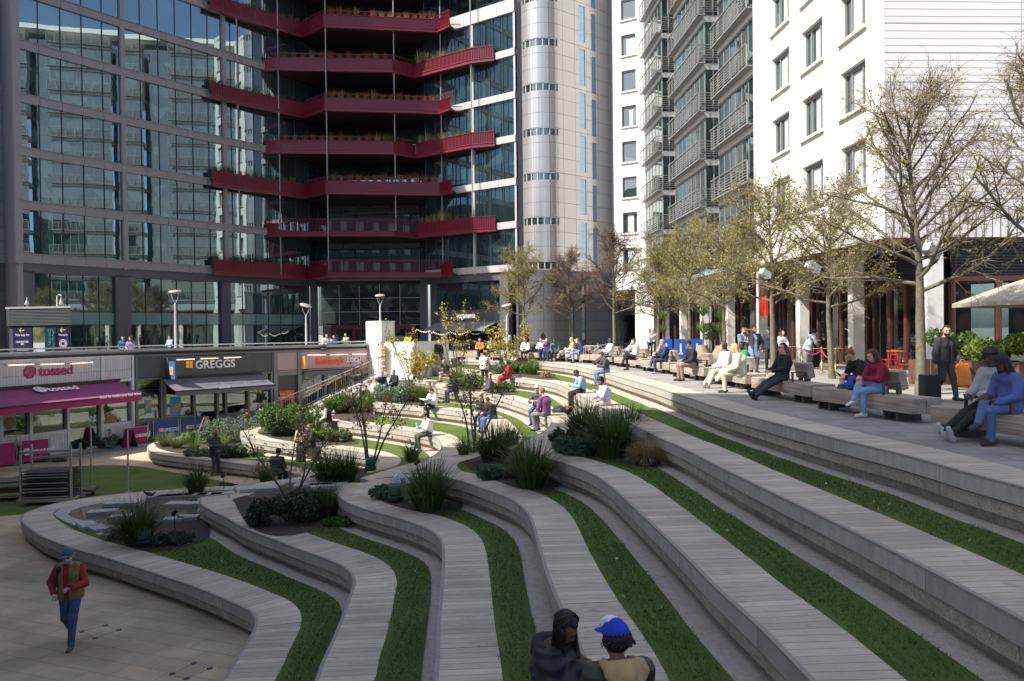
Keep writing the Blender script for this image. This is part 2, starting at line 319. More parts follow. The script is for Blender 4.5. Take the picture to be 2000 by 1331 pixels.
def field_mesh(name, f, z, m, uvf=None, kind='structure'):
    """flat sheet covering f>0, cut cleanly along f=0"""
    A = f > 0; c = A[:-1, :-1].astype(int)+A[1:, :-1]+A[1:, 1:]+A[:-1, 1:]
    ny = GXX.shape[1]; idx = np.arange(GXX.size).reshape(GXX.shape)
    full = np.argwhere(c == 4); part = np.argwhere((c > 0) & (c < 4))
    V = []; Fc = []; UV = []
    key = {}
    def vid(i, j):
        q = (i, j)
        if q not in key:
            key[q] = len(V); V.append((gx[i], gy[j], z))
            UV.append((uvf[0][i, j], uvf[1][i, j]) if uvf else (0, 0))
        return key[q]
    for i, j in full: Fc.append((vid(i, j), vid(i+1, j), vid(i+1, j+1), vid(i, j+1)))
    ek = {}
    for i, j in part:
        cor = ((i, j), (i+1, j), (i+1, j+1), (i, j+1)); out = []
        for a in range(4):
            p, q = cor[a], cor[(a+1) % 4]; fp, fq = f[p], f[q]
            if fp > 0: out.append(vid(*p))
            if (fp > 0) != (fq > 0):
                e = (p, q) if p < q else (q, p)
                if e not in ek:
                    t = f[e[0]]/(f[e[0]]-f[e[1]]); ek[e] = len(V)
                    V.append((gx[e[0][0]]+t*(gx[e[1][0]]-gx[e[0][0]]), gy[e[0][1]]+t*(gy[e[1][1]]-gy[e[0][1]]), z))
                    if uvf:
                        s = (uvf[0], uvf[1]); near = e[0] if t < 0.5 else e[1]
                        u0, u1 = s[0][e[0]], s[0][e[1]]
                        UV.append((u0+t*(u1-u0) if abs(u1-u0) < 1.5 else s[0][near], s[1][e[0]]+t*(s[1][e[1]]-s[1][e[0]])))
                    else: UV.append((0, 0))
                out.append(ek[e])
        if len(out) >= 3: Fc.append(tuple(out))
    me = bpy.data.meshes.new(name); me.from_pydata(V, [], Fc); me.materials.append(m)
    if uvf:
        uvl = me.uv_layers.new(name='uv'); li = np.zeros(len(me.loops), dtype=np.int32); me.loops.foreach_get('vertex_index', li)
        uvl.data.foreach_set('uv', np.array(UV, dtype=np.float32)[li].ravel())
    o = bpy.data.objects.new(name, me); COL.objects.link(o); o['kind'] = kind
    return o
def sweep(path, prof, name, m, parent=None):
    """prof: list of (inward offset, z); inward is to the right of travel"""
    mb = MB(); n = len(path); nn = []
    for i in range(n):
        d = (path[min(i+1, n-1)]-path[max(i-1, 0)]).normalized(); nn.append(Vector((d.y, -d.x)))
    k = len(prof)
    for i in range(n):
        for o, z in prof:
            q = path[i]+nn[i]*o; mb.v.append((q.x, q.y, z))
    for i in range(n-1):
        for j in range(k-1): a = i*k+j; mb.f.append((a, a+1, a+k+1, a+k))
    o = mb.build(name, m, parent); o['kind'] = 'structure' if parent is None else None
    A = [0.0]
    for i in range(n-1): A.append(A[-1]+(path[i+1]-path[i]).length)
    U = np.array([(A[i], prof[j][1]) for i in range(n) for j in range(k)], dtype=np.float32); ul = o.data.uv_layers.new(name='uv'); li = np.zeros(len(o.data.loops), dtype=np.int32); o.data.loops.foreach_get('vertex_index', li)
    if len(o.data.vertices) == len(U): ul.data.foreach_set('uv', U[li].ravel())
    return o
# planting beds: (centre px, py, level, radius) ; the bed is a hole in the lawn sheet filled with soil
DW = 0.75; GW = np.where(GYY < 22, 0.20, 0.34)
poolpoly = [tuple(G(x, y, ZT(1)).xy) for x, y in [(104,1004),(122,992),(150,985),(200,976),(260,971),(330,966),(400,962),(455,958),(462,966),(452,968),(420,970),(392,972),(386,980),(392,992),(380,1008),(368,1018),(330,1024),(290,1036),(260,1044),(225,1052),(196,1046),(160,1032),(125,1018)]]
POOL = inpoly(poolpoly)
for k in range(1, 8):
    z = ZT(k); d = SD[k]; dn = SD[k+1] if k < 7 else np.full(d.shape, -99.0)
    keep = np.minimum(d-0.05, DW-d)
    f = np.minimum(keep, -dn-0.002) if k < 7 else keep
    uu = AR[k]; lipend = sum((LP[k][i+1]-LP[k][i]).length for i in range(len(LP[k])-1))
    f = np.minimum(f, lipend+0.1-uu) if True else f
    field_mesh('timber_deck', f, z, M_DECK, (uu, d))
    if k < 7:
        base = np.minimum(d-0.03, 0.32-dn); field_mesh('gravel_path', base, z-0.03, M_GRAVEL)
        g = np.minimum(d-DW, -dn-GW)
        # the near side keeps a broader gravel channel
        if k == 1: g = np.where(POOL, -0.1, g)
        field_mesh('lawn', g, z-0.004, M_LAWN)
    path = LP[k]
    nos = [(0.0, z-0.012), (0.0, z+0.001), (0.052, z+0.001)]
    sweep(path, [(0.012, z-0.03), (0.0, z-0.022), (0.0, z+0.001), (0.052, z+0.001)], 'deck_nosing', mat('darker_nosing', (0.27, 0.25, 0.225), 0.7, 15, 0.15))
    sweep(path, [(0.30, z-0.215), (0.008, z-0.215), (0.008, z-0.024)], 'stone_fascia', M_FASCIA)
    sweep(path, [(0.32, z-0.395), (0.055, z-0.395), (0.040, z-0.235), (0.30, z-0.235)], 'concrete_riser', M_CONC)
    full = path+[Vector(t) for t in TAIL[k]]
    sweep(full, [(0.20, z-0.55), (0.20, z-0.214)], 'recess_wall', M_CONC)
    tl = [path[-1]]+[Vector(t) for t in TAIL[k]]
    sweep(tl, [(0.0, z-0.54), (0.0, z+0.001), (0.25, z+0.001)], 'tier_end_wall', M_CONCL)
# upper terrace paving
f7 = SD[7]-DW
field_mesh('upper_terrace', np.where(SD[7] > 0, np.minimum(SD[7]-0.0, np.maximum(f7, AR[7]-sum((LP[7][i+1]-LP[7][i]).length for i in range(len(LP[7])-1)))), SD[7]), -0.002, M_TERR)
mb = MB()
mb.poly([(GX1, 2.2), (400, 2.2), (400, 52), (GX1, 52)], -0.002); mb.poly([(-400, 52), (400, 52), (400, 600), (-400, 600)], -0.002)
mb.poly([(-400, 20), (-30, 20), (-30, 52), (-400, 52)], -0.002)
struct(mb.build('upper_terrace', M_TERR))
mb = MB(); mb.poly([(-400, -300), (400, -300), (400, 2.2), (-400, 2.2)], -0.002); struct(mb.build('upper_terrace', M_TERR))
mb = MB(); mb.poly([(-400, -300), (400, -300), (400, 600), (-400, 600)], ZP); struct(mb.build('lower_plaza', M_PLAZA))
mb = MB(); mb.wall((-60, 2.2), (60, 2.2), ZP, -0.02, 0, 0.3); struct(mb.build('terrace_wall', M_CONCL))
T1Z = ZT(1)
mb = MB(); mb.wall(LP[7][0]+Vector((0.3, 0)), LP[1][0]+Vector((-20, 0)), ZP, -0.004, -0.05, 0)
# lower lawn on the plaza and the blue inlaid band
lawn = catmull([G(x, y, ZP).xy for x, y in [(-120,985),(0,938),(40,929),(100,918),(150,911),(200,909.5),(255,910.5),(300,916),(340,923),(390,932),(420,938),(455,945),(440,949),(356,955),(300,959),(240,964),(160,974),(88,988),(50,1005),(0,1009),(-140,1016)]], 0.5)
mb = MB(); mb.poly([(p.x, p.y) for p in lawn], ZP+0.008); struct(mb.build('lower_lawn', M_LAWN))
band = catmull([G(x, y, ZP).xy for x, y in [(-200,951),(0,909),(100,893.5),(200,879.5),(290,869.5)]], 0.5)
M_BLUE = mat('blue_resin_band', (0.10, 0.24, 0.34), 0.6, 30, 0.15)
mb = MB(); bo = [Vector((p.x, p.y-1.35)) for p in band]
for i in range(len(band)-1): mb.quad((bo[i].x, bo[i].y, ZP+0.006), (bo[i+1].x, bo[i+1].y, ZP+0.006), (band[i+1].x, band[i+1].y, ZP+0.006), (band[i].x, band[i].y, ZP+0.006))
struct(mb.build('blue_paving_band', M_BLUE))
# pool water and its pale rim
M_WATER = mat('shallow_pool_water', (0.085, 0.078, 0.055), 0.12, 1.6, 0.35, spec=0.35, bump=0.006, bscale=7)
def smoothpoly(pts, z, step=0.3):
    P = [G(x, y, z).xy for x, y in pts]; P = catmull(P+[P[0]], step); return [(p.x, p.y) for p in P[:-1]]
mb = MB(); mb.poly(poolpoly, ZT(1)-0.001); struct(mb.build('pool_rim', M_CONCL))
mb = MB(); mb.poly(smoothpoly([(133,1005),(142,997),(162,990),(205,982),(262,977),(330,973),(400,969),(386,974),(388,986),(384,1003),(366,1013),(330,1018),(285,1031),(250,1042),(226,1041),(205,1032),(165,1018),(142,1011)], ZT(1)), ZT(1)+0.003); struct(mb.build('pool_water', M_WATER))

def stone(px, py, w, l, rz, z, label, h=0.10):
    q = G(px, py, z); t = MB(); r2 = random.Random(int(px)); c = [(-w/2*r2.uniform(.8, 1), -l/2), (w/2*r2.uniform(.9, 1.1), -l/2*r2.uniform(.6, 1)), (w/2, l/2), (-w/2*r2.uniform(.7, 1), l/2*r2.uniform(.7, 1))]
    cs, sn = math.cos(rz), math.sin(rz); t.prism([(x*cs-y*sn, x*sn+y*cs) for x, y in c], 0, h); o = t.build('stepping_stone', M_CONCL, bevel=0.012); o.location = (q.x, q.y, z-0.01); return tag(o, label, 'stone', 'flat stones in the pools')
SL = [(243, 985, 0.95, 0.7, 0.1, 'pointed pale stone at the far side of the pool'), (198, 1004, 0.75, 0.45, 0.15, 'square pale stone standing in the left of the pool'), (240, 1013, 0.7, 0.3, 0.2, 'pale stone just behind the large strap leaf clump'), (170, 1029, 0.75, 0.4, -0.9, 'grey slab at the near left pool rim'), (192, 1036, 0.6, 0.4, -0.8, 'second grey slab at the near pool rim'), (345, 988, 0.65, 0.4, 0, 'pale stone left of the second tier bulge'), (378, 988, 0.5, 0.35, 0.1, 'small pale stone touching the second tier bulge'), (338, 1019, 0.5, 0.35, 0.1, 'grey stone behind the black spotlight'), (366, 1015, 0.55, 0.4, 0.1, 'grey stone at the head of the gravel channel')]
for px, py, w, l, rz, lb in SL: stone(px, py, w, l, rz, T1Z, lb)
for i, (px, lb) in enumerate(((306, 'first'), (330, 'second'), (352, 'third'), (378, 'fourth'), (408, 'fifth'), (436, 'sixth'))): stone(px, 973-i*1.2, 0.75, 0.35, 0.15, T1Z, f'{lb} flat slab from the left in the row along the far pool edge', 0.07)
for i, (px, py, lb) in enumerate(((505, 958, 'pale stepped slab behind the rust coloured twigs'), (612, 950, 'grey slab left of the third tier bulge'), (640, 953, 'grey slab touching the third tier bulge'), (590, 944, 'thin grey slab below the dark shrub tree'))): stone(px, py, 1.1, 0.6, 0.2, ZT(2), lb)
for i, (px, py, lb) in enumerate(((828, 930, 'pale slab left of the fourth tier bulge'), (806, 936, 'pale slab above the small fountain'))): stone(px, py, 0.8, 0.5, 0.3, ZT(3), lb)
mb = MB(); mb.poly([tuple(G(x, y, ZT(3)).xy) for x, y in [(752,950),(768,942),(800,936),(830,934),(838,945),(800,958),(770,960)]], ZT(3)+0.012); struct(mb.build('pool_water', M_WATER))
mb = MB(); mb.poly([tuple(G(x, y, ZT(2)).xy) for x, y in [(480,972),(500,962),(560,955),(640,950),(655,962),(650,985),(560,975)]], ZT(2)+0.012); struct(mb.build('pool_water', M_WATER))
for i, (px, py, s) in enumerate(((771, 947, 1), (776, 943, 1.2), (796, 945, 0.8))):
    q = G(px, py, ZT(3)); mb = MB(); mb.lathe((q.x, q.y, ZT(3)), [(0.09*s, 0), (0.06*s, 0.06), (0.045*s, 0.16*s), (0.0, 0.24*s)], 8); tag(mb.build('water_jet', mat('foaming_water', (0.7, 0.72, 0.75), 0.3, 20, 0.2, 0.02, 30)), ('left', 'tallest middle', 'right')[i]+' bubbling jet of the small fountain', 'fountain jet')
# soil under the planted corners
for k, pts in ((1, [(205,1046),(240,1036),(300,1024),(345,1019),(392,1012),(410,1040),(395,1058),(330,1075),(290,1078),(240,1064)]), (2, [(455,975),(480,968),(620,975),(655,985),(650,1020),(600,1040),(540,1048),(490,1030),(470,1005)]), (3, [(722,965),(745,958),(800,958),(880,970),(905,985),(870,1005),(820,1000),(760,985)]), (4, [(905,903),(930,893),(990,880),(1030,895),(1095,935),(1090,950),(1040,958),(970,940),(925,922)]), (5, [(1085,870),(1100,862),(1140,850),(1180,850),(1230,862),(1285,895),(1280,912),(1230,908),(1160,890),(1110,880)]), (2, [(600,935),(620,925),(700,915),(720,915),(700,935),(650,945)]), (1, [(300,865),(330,862),(440,850),(470,862),(470,888),(440,897),(390,890),(340,884),(310,876)]), (2, [(500,845),(560,835),(700,862),(680,870),(620,868),(540,858)]), (3, [(645,812),(720,800),(740,815),(700,824),(655,818)]), (4, [(740,782),(800,772),(850,780),(835,792),(760,787)]), (5, [(862,757),(930,752),(985,762),(1000,772),(940,766),(880,760)]), (6, [(955,727),(1010,722),(1060,733),(1085,742),(1020,737),(970,731)])):
    z = ZT(k)+0.004; P = catmull([G(x, y, z).xy for x, y in pts]+[G(*pts[0], z).xy], 0.3)[:-1]
    ok = [p for p in P]
    mb = MB(); mb.poly([(p.x, p.y) for p in ok], z); struct(mb.build('planting_bed_soil', M_SOIL))
# ---------------------------------------------------------------- building materials
def glass_material(name, tint=(0.012, 0.02, 0.022), refl=0.22, wav=0.004, wsc=0.5, rough=0.0, gcol=(0.92, 0.98, 1.0), vary=0.0, see=0.0):
    m = bpy.data.materials.new(name); m.use_nodes = True; t = m.node_tree; N = t.nodes; L = t.links
    N.remove(N['Principled BSDF']); out = N['Material Output']
    tc = N.new('ShaderNodeTexCoord'); n = N.new('ShaderNodeTexNoise'); n.inputs['Scale'].default_value = wsc; n.inputs['Detail'].default_value = 1.5
    L.new(tc.outputs['Object'], n.inputs['Vector']); b = N.new('ShaderNodeBump'); b.inputs['Distance'].default_value = wav; b.inputs['Strength'].default_value = 1
    L.new(n.outputs[0], b.inputs['Height'])
    g = N.new('ShaderNodeBsdfGlossy'); g.inputs['Roughness'].default_value = rough; g.inputs['Color'].default_value = gcol+(1,); L.new(b.outputs[0], g.inputs['Normal'])
    d = N.new('ShaderNodeBsdfDiffuse')
    if vary:
        v = N.new('ShaderNodeTexVoronoi'); v.inputs['Scale'].default_value = 0.55; L.new(tc.outputs['Object'], v.inputs['Vector'])
        r = N.new('ShaderNodeValToRGB'); r.color_ramp.elements[0].color = tint+(1,); r.color_ramp.elements[1].color = tuple(min(1, q*(1+vary)) for q in tint)+(1,)
        sp = N.new('ShaderNodeSeparateXYZ'); L.new(v.outputs['Color'], sp.inputs[0]); L.new(sp.outputs[0], r.inputs[0]); r.color_ramp.elements[0].position = 0.55; L.new(r.outputs[0], d.inputs['Color'])
    else: d.inputs['Color'].default_value = tint+(1,)
    base = d.outputs[0]
    if see:
        tr = N.new('ShaderNodeBsdfTransparent'); tr.inputs['Color'].default_value = (0.75, 0.88, 0.86, 1); mx = N.new('ShaderNodeMixShader'); mx.inputs[0].default_value = see
        L.new(d.outputs[0], mx.inputs[1]); L.new(tr.outputs[0], mx.inputs[2]); base = mx.outputs[0]
    fr = N.new('ShaderNodeFresnel'); fr.inputs['IOR'].default_value = 1.5
    a = math_(N, L, 'ADD', math_(N, L, 'MULTIPLY', fr.outputs[0], 0.9), refl)
    mx = N.new('ShaderNodeMixShader'); L.new(a, mx.inputs[0]); L.new(base, mx.inputs[1]); L.new(g.outputs[0], mx.inputs[2]); L.new(mx.outputs[0], out.inputs[0])
    return m
M_GLASS = glass_material('tinted_office_glass', (0.014, 0.026, 0.028), 0.27, 0.0032, 0.45, vary=1.5, gcol=(0.74, 0.95, 1.0))
M_GLASSR = glass_material('dark_reflective_window', (0.018, 0.028, 0.026), 0.14, 0.004, 0.8, vary=3.0)
M_GLASSB = glass_material('blue_mirror_glass', (0.03, 0.07, 0.16), 0.34, 0.003, 0.4, gcol=(0.55, 0.78, 1.0))
M_GLASSC = glass_material('clear_shop_glass', (0.02, 0.022, 0.02), 0.10, 0.003, 1.2, see=0.82)
M_FROST = glass_material('frosted_teal_glass', (0.10, 0.20, 0.19), 0.10, 0.002, 1.0, rough=0.15)
M_MULL = mat('dark_mullion', (0.02, 0.022, 0.024), 0.4)
M_BAND = mat('grey_spandrel_panel', (0.235, 0.22, 0.235), 0.45, 3, 0.05)
M_BANDL = mat('light_spandrel_panel', (0.40, 0.38, 0.38), 0.45, 3, 0.05)
M_BASE = mat('dark_stone_cladding', (0.075, 0.078, 0.092), 0.5, 3, 0.1)
M_RED = mat('crimson_painted_steel', (0.155, 0.010, 0.026), 0.38, 2, 0.08)
M_STEEL = mat('brushed_steel', (0.55, 0.55, 0.55), 0.35, metal=0.85)
M_WHITEP = mat('white_painted_board', (0.78, 0.78, 0.77), 0.5, 2, 0.02)
M_GREYP = mat('grey_paint', (0.30, 0.30, 0.31), 0.5)
M_BLACK = mat('black_metal', (0.015, 0.015, 0.016), 0.45)
def panel_material(name, col, pw, ph, line=(0.05, 0.05, 0.05), lw=0.03, rough=0.4, off=0.0, metal=0.0, vline=True, blotch=0.06, major=0):
    m = mat(name, col, rough, metal=metal); N, L, p = nodes(m)
    uv = N.new('ShaderNodeUVMap'); uv.uv_map = 'uv'; s = N.new('ShaderNodeSeparateXYZ'); L.new(uv.outputs[0], s.inputs[0])
    v = math_(N, L, 'DIVIDE', s.outputs[1], ph); fv = math_(N, L, 'FRACT', v); iv = math_(N, L, 'FLOOR', v)
    g = math_(N, L, 'LESS_THAN', fv, lw/ph)
    u = math_(N, L, 'DIVIDE', s.outputs[0], pw); iu = math_(N, L, 'FLOOR', u)
    if vline: g = math_(N, L, 'MAXIMUM', g, math_(N, L, 'LESS_THAN', math_(N, L, 'FRACT', u), lw/pw))
    if major: g = math_(N, L, 'MAXIMUM', g, math_(N, L, 'LESS_THAN', math_(N, L, 'FRACT', math_(N, L, 'DIVIDE', s.outputs[1], major)), 0.045/major))
    w = N.new('ShaderNodeTexWhiteNoise'); w.noise_dimensions = '2D'; cb = N.new('ShaderNodeCombineXYZ'); L.new(iu, cb.inputs[0]); L.new(iv, cb.inputs[1]); L.new(cb.outputs[0], w.inputs['Vector'])
    mr = N.new('ShaderNodeMapRange'); mr.inputs[3].default_value = 1-blotch; mr.inputs[4].default_value = 1+blotch*0.6; L.new(w.outputs[0], mr.inputs[0])
    c = mixc(N, L, 1.0, tuple(col), mr.outputs[0], 'MULTIPLY'); c = mixc(N, L, g, c, tuple(line)); L.new(c, p.inputs['Base Color'])
    b = N.new('ShaderNodeBump'); b.inputs['Distance'].default_value = 0.01; L.new(math_(N, L, 'MULTIPLY', g, -1), b.inputs['Height']); L.new(b.outputs[0], p.inputs['Normal'])
    return m
M_TOWER = panel_material('silver_metal_panels', (0.43, 0.425, 0.43), 1.45, 1.287, (0.13, 0.125, 0.13), 0.026, 0.27, metal=0.55, blotch=0.03)
M_TOWERD = panel_material('charcoal_stone_panels', (0.085, 0.085, 0.095), 2.2, 0.85, (0.02, 0.02, 0.02), 0.03, 0.45)
M_TOWERS = panel_material('grey_metal_panels', (0.30, 0.285, 0.30), 6.0, 0.965, (0.07, 0.07, 0.07), 0.03, 0.35, metal=0.2)  # darker, duller grey metal than the silver tower
M_WCLAD = panel_material('white_rendered_cladding', (0.80, 0.785, 0.755), 3.4, 0.52, (0.36, 0.33, 0.29), 0.018, 0.55, blotch=0.03)
M_WEND = panel_material('white_board_cladding', (0.72, 0.70, 0.70), 5.0, 0.26, (0.30, 0.28, 0.28), 0.022, 0.42, blotch=0.05, major=1.04)
M_WBASE = panel_material('ribbed_white_panels', (0.66, 0.64, 0.63), 0.30, 9.0, (0.2, 0.19, 0.18), 0.05, 0.5)

def facade(name, P, z0, z1, m, holes=(), depth=0.25, parent=None, mrev=None):
    """wall sheet with rectangular openings and reveals; P runs so that the outside is on the right-hand side of travel"""
    P = [Vector(p[:2]) for p in P]; S = [0.0]
    for i in range(len(P)-1): S.append(S[-1]+(P[i+1]-P[i]).length)
    def at(s, o=0.0):
        for i in range(len(P)-1):
            if s <= S[i+1]+1e-6 or i == len(P)-2:
                d = (P[i+1]-P[i]).normalized(); n = Vector((d.y, -d.x)); return P[i]+d*(s-S[i])+n*o
    sb = sorted(set(S+[h[0] for h in holes]+[h[1] for h in holes])); sb = [s for s in sb if -1e-6 <= s <= S[-1]+1e-6]
    zb = sorted(set([z0, z1]+[h[2] for h in holes]+[h[3] for h in holes])); zb = [z for z in zb if z0-1e-6 <= z <= z1+1e-6]
    V = []; Fc = []; U = []
    for i in range(len(sb)-1):
        a, b = sb[i], sb[i+1]
        if b-a < 1e-5: continue
        for j in range(len(zb)-1):
            c, d = zb[j], zb[j+1]; ms, mz = (a+b)/2, (c+d)/2
            if any(h[0] < ms < h[1] and h[2] < mz < h[3] for h in holes): continue
            k = len(V); pa, pb = at(a+1e-7), at(b)
            V += [(pa.x, pa.y, c), (pb.x, pb.y, c), (pb.x, pb.y, d), (pa.x, pa.y, d)]; U += [(a, c), (b, c), (b, d), (a, d)]; Fc.append((k, k+1, k+2, k+3))
    for h in holes:
        a, b, c, d = h[:4]; p0, p1, q0, q1 = at(a), at(b), at(a, -depth), at(b, -depth); k = len(V)
        V += [(p0.x, p0.y, c), (p1.x, p1.y, c), (p1.x, p1.y, d), (p0.x, p0.y, d), (q0.x, q0.y, c), (q1.x, q1.y, c), (q1.x, q1.y, d), (q0.x, q0.y, d)]
        U += [(0.3, 0.1)]*8; Fc += [(k, k+1, k+5, k+4), (k+1, k+2, k+6, k+5), (k+2, k+3, k+7, k+6), (k+3, k, k+4, k+7)]
    me = bpy.data.meshes.new(name); me.from_pydata(V, [], Fc); me.materials.append(m); ul = me.uv_layers.new(name='uv')
    li = np.zeros(len(me.loops), dtype=np.int32); me.loops.foreach_get('vertex_index', li); ul.data.foreach_set('uv', np.array(U, dtype=np.float32)[li].ravel())
    o = bpy.data.objects.new(name, me); COL.objects.link(o)
    if parent is not None: o.parent = parent
    return o, at, S[-1]
def text3d(s, at, d2, size, m, name='lettering', parent=None, ext=0.02, tilt=None, align='LEFT', bold=0.0, sx=1.0):
    """lettering standing upright, reading along plan direction d2 from point at"""
    c = bpy.data.curves.new(name, 'FONT'); c.body = s; c.size = size; c.extrude = ext; c.align_x = align; c.offset = bold; c.resolution_u = 3
    o = bpy.data.objects.new(name, c); COL.objects.link(o); bpy.context.view_layer.update()
    me = bpy.data.meshes.new_from_object(o.evaluated_get(bpy.context.evaluated_depsgraph_get())); bpy.data.objects.remove(o); bpy.data.curves.remove(c)
    d = Vector((d2[0], d2[1], 0)).normalized(); up = Vector((0, 0, 1))
    if tilt is not None: up = Vector(tilt).normalized()
    nrm = d.cross(up); Mx = Matrix((d*sx, up, nrm)).transposed().to_4x4(); me.transform(Matrix.Translation(Vector(at)) @ Mx); me.materials.clear(); me.materials.append(m)
    o = bpy.data.objects.new(name, me); COL.objects.link(o)
    if parent is not None: o.parent = parent
    return o

# ---------------------------------------------------------------- office building with crimson balconies
ZB = [7.4+3.86*i for i in range(11)]   # centre height of each floor band
OFF = thing('office_building', 'curved glass office building with grey floor bands and crimson planted balconies', 'building', (-14, 76, 0))
OFF.location = (0, 0, 0)
WL = [Vector(p) for p in ((-35.6, 55.6), (-31.1, 61.95), (-25.6, 69.05), (-19.9, 75.9))]
WC = [Vector(p) for p in ((-19.9, 75.9), (-18.7, 78.6), (-9.3, 78.7), (-8.3, 75.4))]
WR = [Vector(p) for p in ((-8.3, 75.4), (-4.1, 72.4), (0.62, 69.02))]
def sub(a, b, n): return [a+(b-a)*(i/n) for i in range(n+1)]
def glazed(a, b, z0, z1, n, gm, parent, mw=0.045, transom=None, name='window', off=0.0):
    mb = MB(); mb.wall(a, b, z0, z1, off-0.06, off-0.02); w = mb.build(name, gm, parent)
    mb = MB(); d = (b-a).normalized()
    for i in range(n+1):
        p = a+(b-a)*(i/n); mb.wall(p-d*mw/2, p+d*mw/2, z0, z1, off-0.10, off+0.05)
    if transom:
        for z in transom: mb.wall(a, b, z-0.03, z+0.03, off-0.08, off+0.03)
    mb.build('mullions', M_MULL, w); return w
for i, z in enumerate(ZB):
    zt = z+3.86
    for (a, b, n) in ((WL[0], WL[1], 5), (WL[1], WL[2], 6), (WL[2], WL[3], 6)):
        q = sub(a, b, 1)
        glazed(a, b, z+0.31, zt-0.29, n, M_GLASS, OFF)
    for (a, b, n, bm) in ((WR[0], WR[1], 4, 0), (WR[1], WR[2], 4, 0)):
        if z < 30: glazed(a, b, z+0.31, zt-0.29, n, M_GLASS, OFF)
    for (a, b, n) in ((WC[0], WC[1], 2), (WC[1], WC[2], 6), (WC[2], WC[3], 2)):
        glazed(a, b, z+0.25, zt-0.25, n, M_GLASS, OFF, transom=[zt-1.0])
    mb = MB()
    for k in range(3):
        for p0, p1 in zip(sub(WL[k], WL[k+1], 5)[:-1], sub(WL[k], WL[k+1], 5)[1:]):
            d = (p1-p0).normalized(); mb.wall(p0+d*0.012, p1-d*0.012, z-0.29, z+0.31, -0.12, 0.16)
    for p0, p1 in zip(WL[:-1], WL[1:]): mb.wall(p0, p1, z+0.31, z+0.36, -0.1, 0.24)
    mb.build('spandrel_band', M_BAND, OFF)
    mb = MB()
    for k in range(2):
        if z > 31.5: continue
        for p0, p1 in zip(sub(WR[k], WR[k+1], 3)[:-1], sub(WR[k], WR[k+1], 3)[1:]):
            d = (p1-p0).normalized(); mb.wall(p0+d*0.012, p1-d*0.012, z-0.29, z+(0.33 if z < 29 else 0.9), -0.12, 0.2)
    for k in range(3): mb.wall(WC[k], WC[k+1], z-0.25, z+0.25, -0.1, 0.1)
    if mb.v: mb.build('spandrel_band', M_BANDL, OFF)
mb = MB()
for p, w in ((WL[0], 0.5), (WL[1], 0.34), (WL[2], 0.34)):
    d = (WL[1]-WL[0]).normalized() if p is WL[0] else (p-WL[0]).normalized()
    mb.wall(p-d*w/2, p+d*w/2, 7.0, 49.5, -0.15, 0.20)
mb.build('pier', M_BAND, OFF)
mb = MB()
d = (WR[2]-WR[1]).normalized()
for p, w in ((WR[1]+d*0.9, 0.22), (WR[2]-d*0.1, 0.2)): mb.wall(p-d*w/2, p+d*w/2, 7.0, 31.0, -0.15, 0.12)
mb.build('pier', M_BANDL, OFF)
# return walls, roofs
mb = MB(); mb.wall((-37.2, 56.5), WL[0], 0, 49.8, -0.3, 0.1); mb.build('return_wall', M_BAND, OFF); mb = MB(); mb.wall(WR[2]+Vector((0.0, 0.05)), (2.0, 69.4), 0, 50, -0.5, -0.05); mb.build('return_wall', M_BAND, OFF)
mb = MB(); mb.prism([WL[0], WL[1], WL[2], WL[3], (-19.9, 95), (-48, 95), (-41, 60)], 49.4, 50.0); mb.prism([(-19.9, 75.95), (-8.3, 75.45), (-8.3, 95), (-19.9, 95)], 49.4, 50); mb.build('roof', M_BAND, OFF)
mb = MB(); mb.prism([WR[0], WR[1], WR[2], (3, 95), (-8.2, 95)], 31.2, 31.5); mb.build('roof', M_BANDL, OFF)
a, b = WR[0]+Vector((1.2, 2.3))-(WR[2]-WR[0]).normalized()*3.2, WR[2]+Vector((1.2, 2.3)); glazed(a, b, 31.5, 46, 9, M_GLASS, OFF, transom=[35.4, 39.2, 43.0])
# ground storeys: dark stone frame and glazing with a frosted band
def base_bay(a, b, n, side=0.5, gm=M_GLASS):
    d = (b-a).normalized(); a2, b2 = a+d*side, b-d*side
    mb = MB(); mb.wall(a, b, 6.40, 7.1, -0.6, -0.05); mb.wall(a, a2, 0, 6.55, -0.6, -0.05); mb.wall(b2, b, 0, 6.55, -0.6, -0.05); mb.build('stone_frame', M_BASE, OFF)
    w = glazed(a2, b2, 0.15, 6.5, n, gm, OFF, transom=[2.55, 3.6], off=-0.35)
    mb = MB(); mb.wall(a2, b2, 2.6, 3.55, -0.37, -0.345); mb.build('frosted_band', M_FROST, w)
base_bay(WL[0]+(WL[1]-WL[0])*0.04, WL[1], 5, 0.75); base_bay(WL[1], WL[2], 6, 0.45); base_bay(WL[2], WL[3], 6, 0.45)
# entrance
mb = MB()
for p, q in zip(WC[:-1], WC[1:]): mb.wall(p, q, 6.4, 7.2, -0.4, 0.0)
mb.wall((-19.9, 75.9), (-19.3, 75.85), 0, 7, -0.6, 0.0); mb.wall((-9.0, 75.5), (-8.3, 75.45), 0, 7, -0.6, 0.0); mb.build('stone_frame', M_BASE, OFF)
ea, eb = Vector((-19.2, 76.6)), Vector((-9.1, 76.5))
M_PANEL = mat('pale_grey_foyer_panel', (0.17, 0.165, 0.15), 0.5, 0.7, 0.2)
mb = MB(); mb.wall(ea+Vector((0, 0.9)), eb+Vector((0, 0.9)), 2.7, 6.4, -0.1, 0); mb.build('foyer_wall', M_PANEL, OFF)
mb = MB(); mb.wall(ea+Vector((0, 1.4)), eb+Vector((0, 1.4)), 0, 2.7, -0.1, 0); mb.build('foyer_wall', M_BLACK, OFF)
mb = MB(); mb.wall(ea, eb, 2.45, 6.5, -0.03, 0); w = mb.build('entrance_glazing', glass_material('foyer_glass', (0.03, 0.035, 0.035), 0.09, 0.02, 0.6, see=0.75), OFF)
mb = MB()
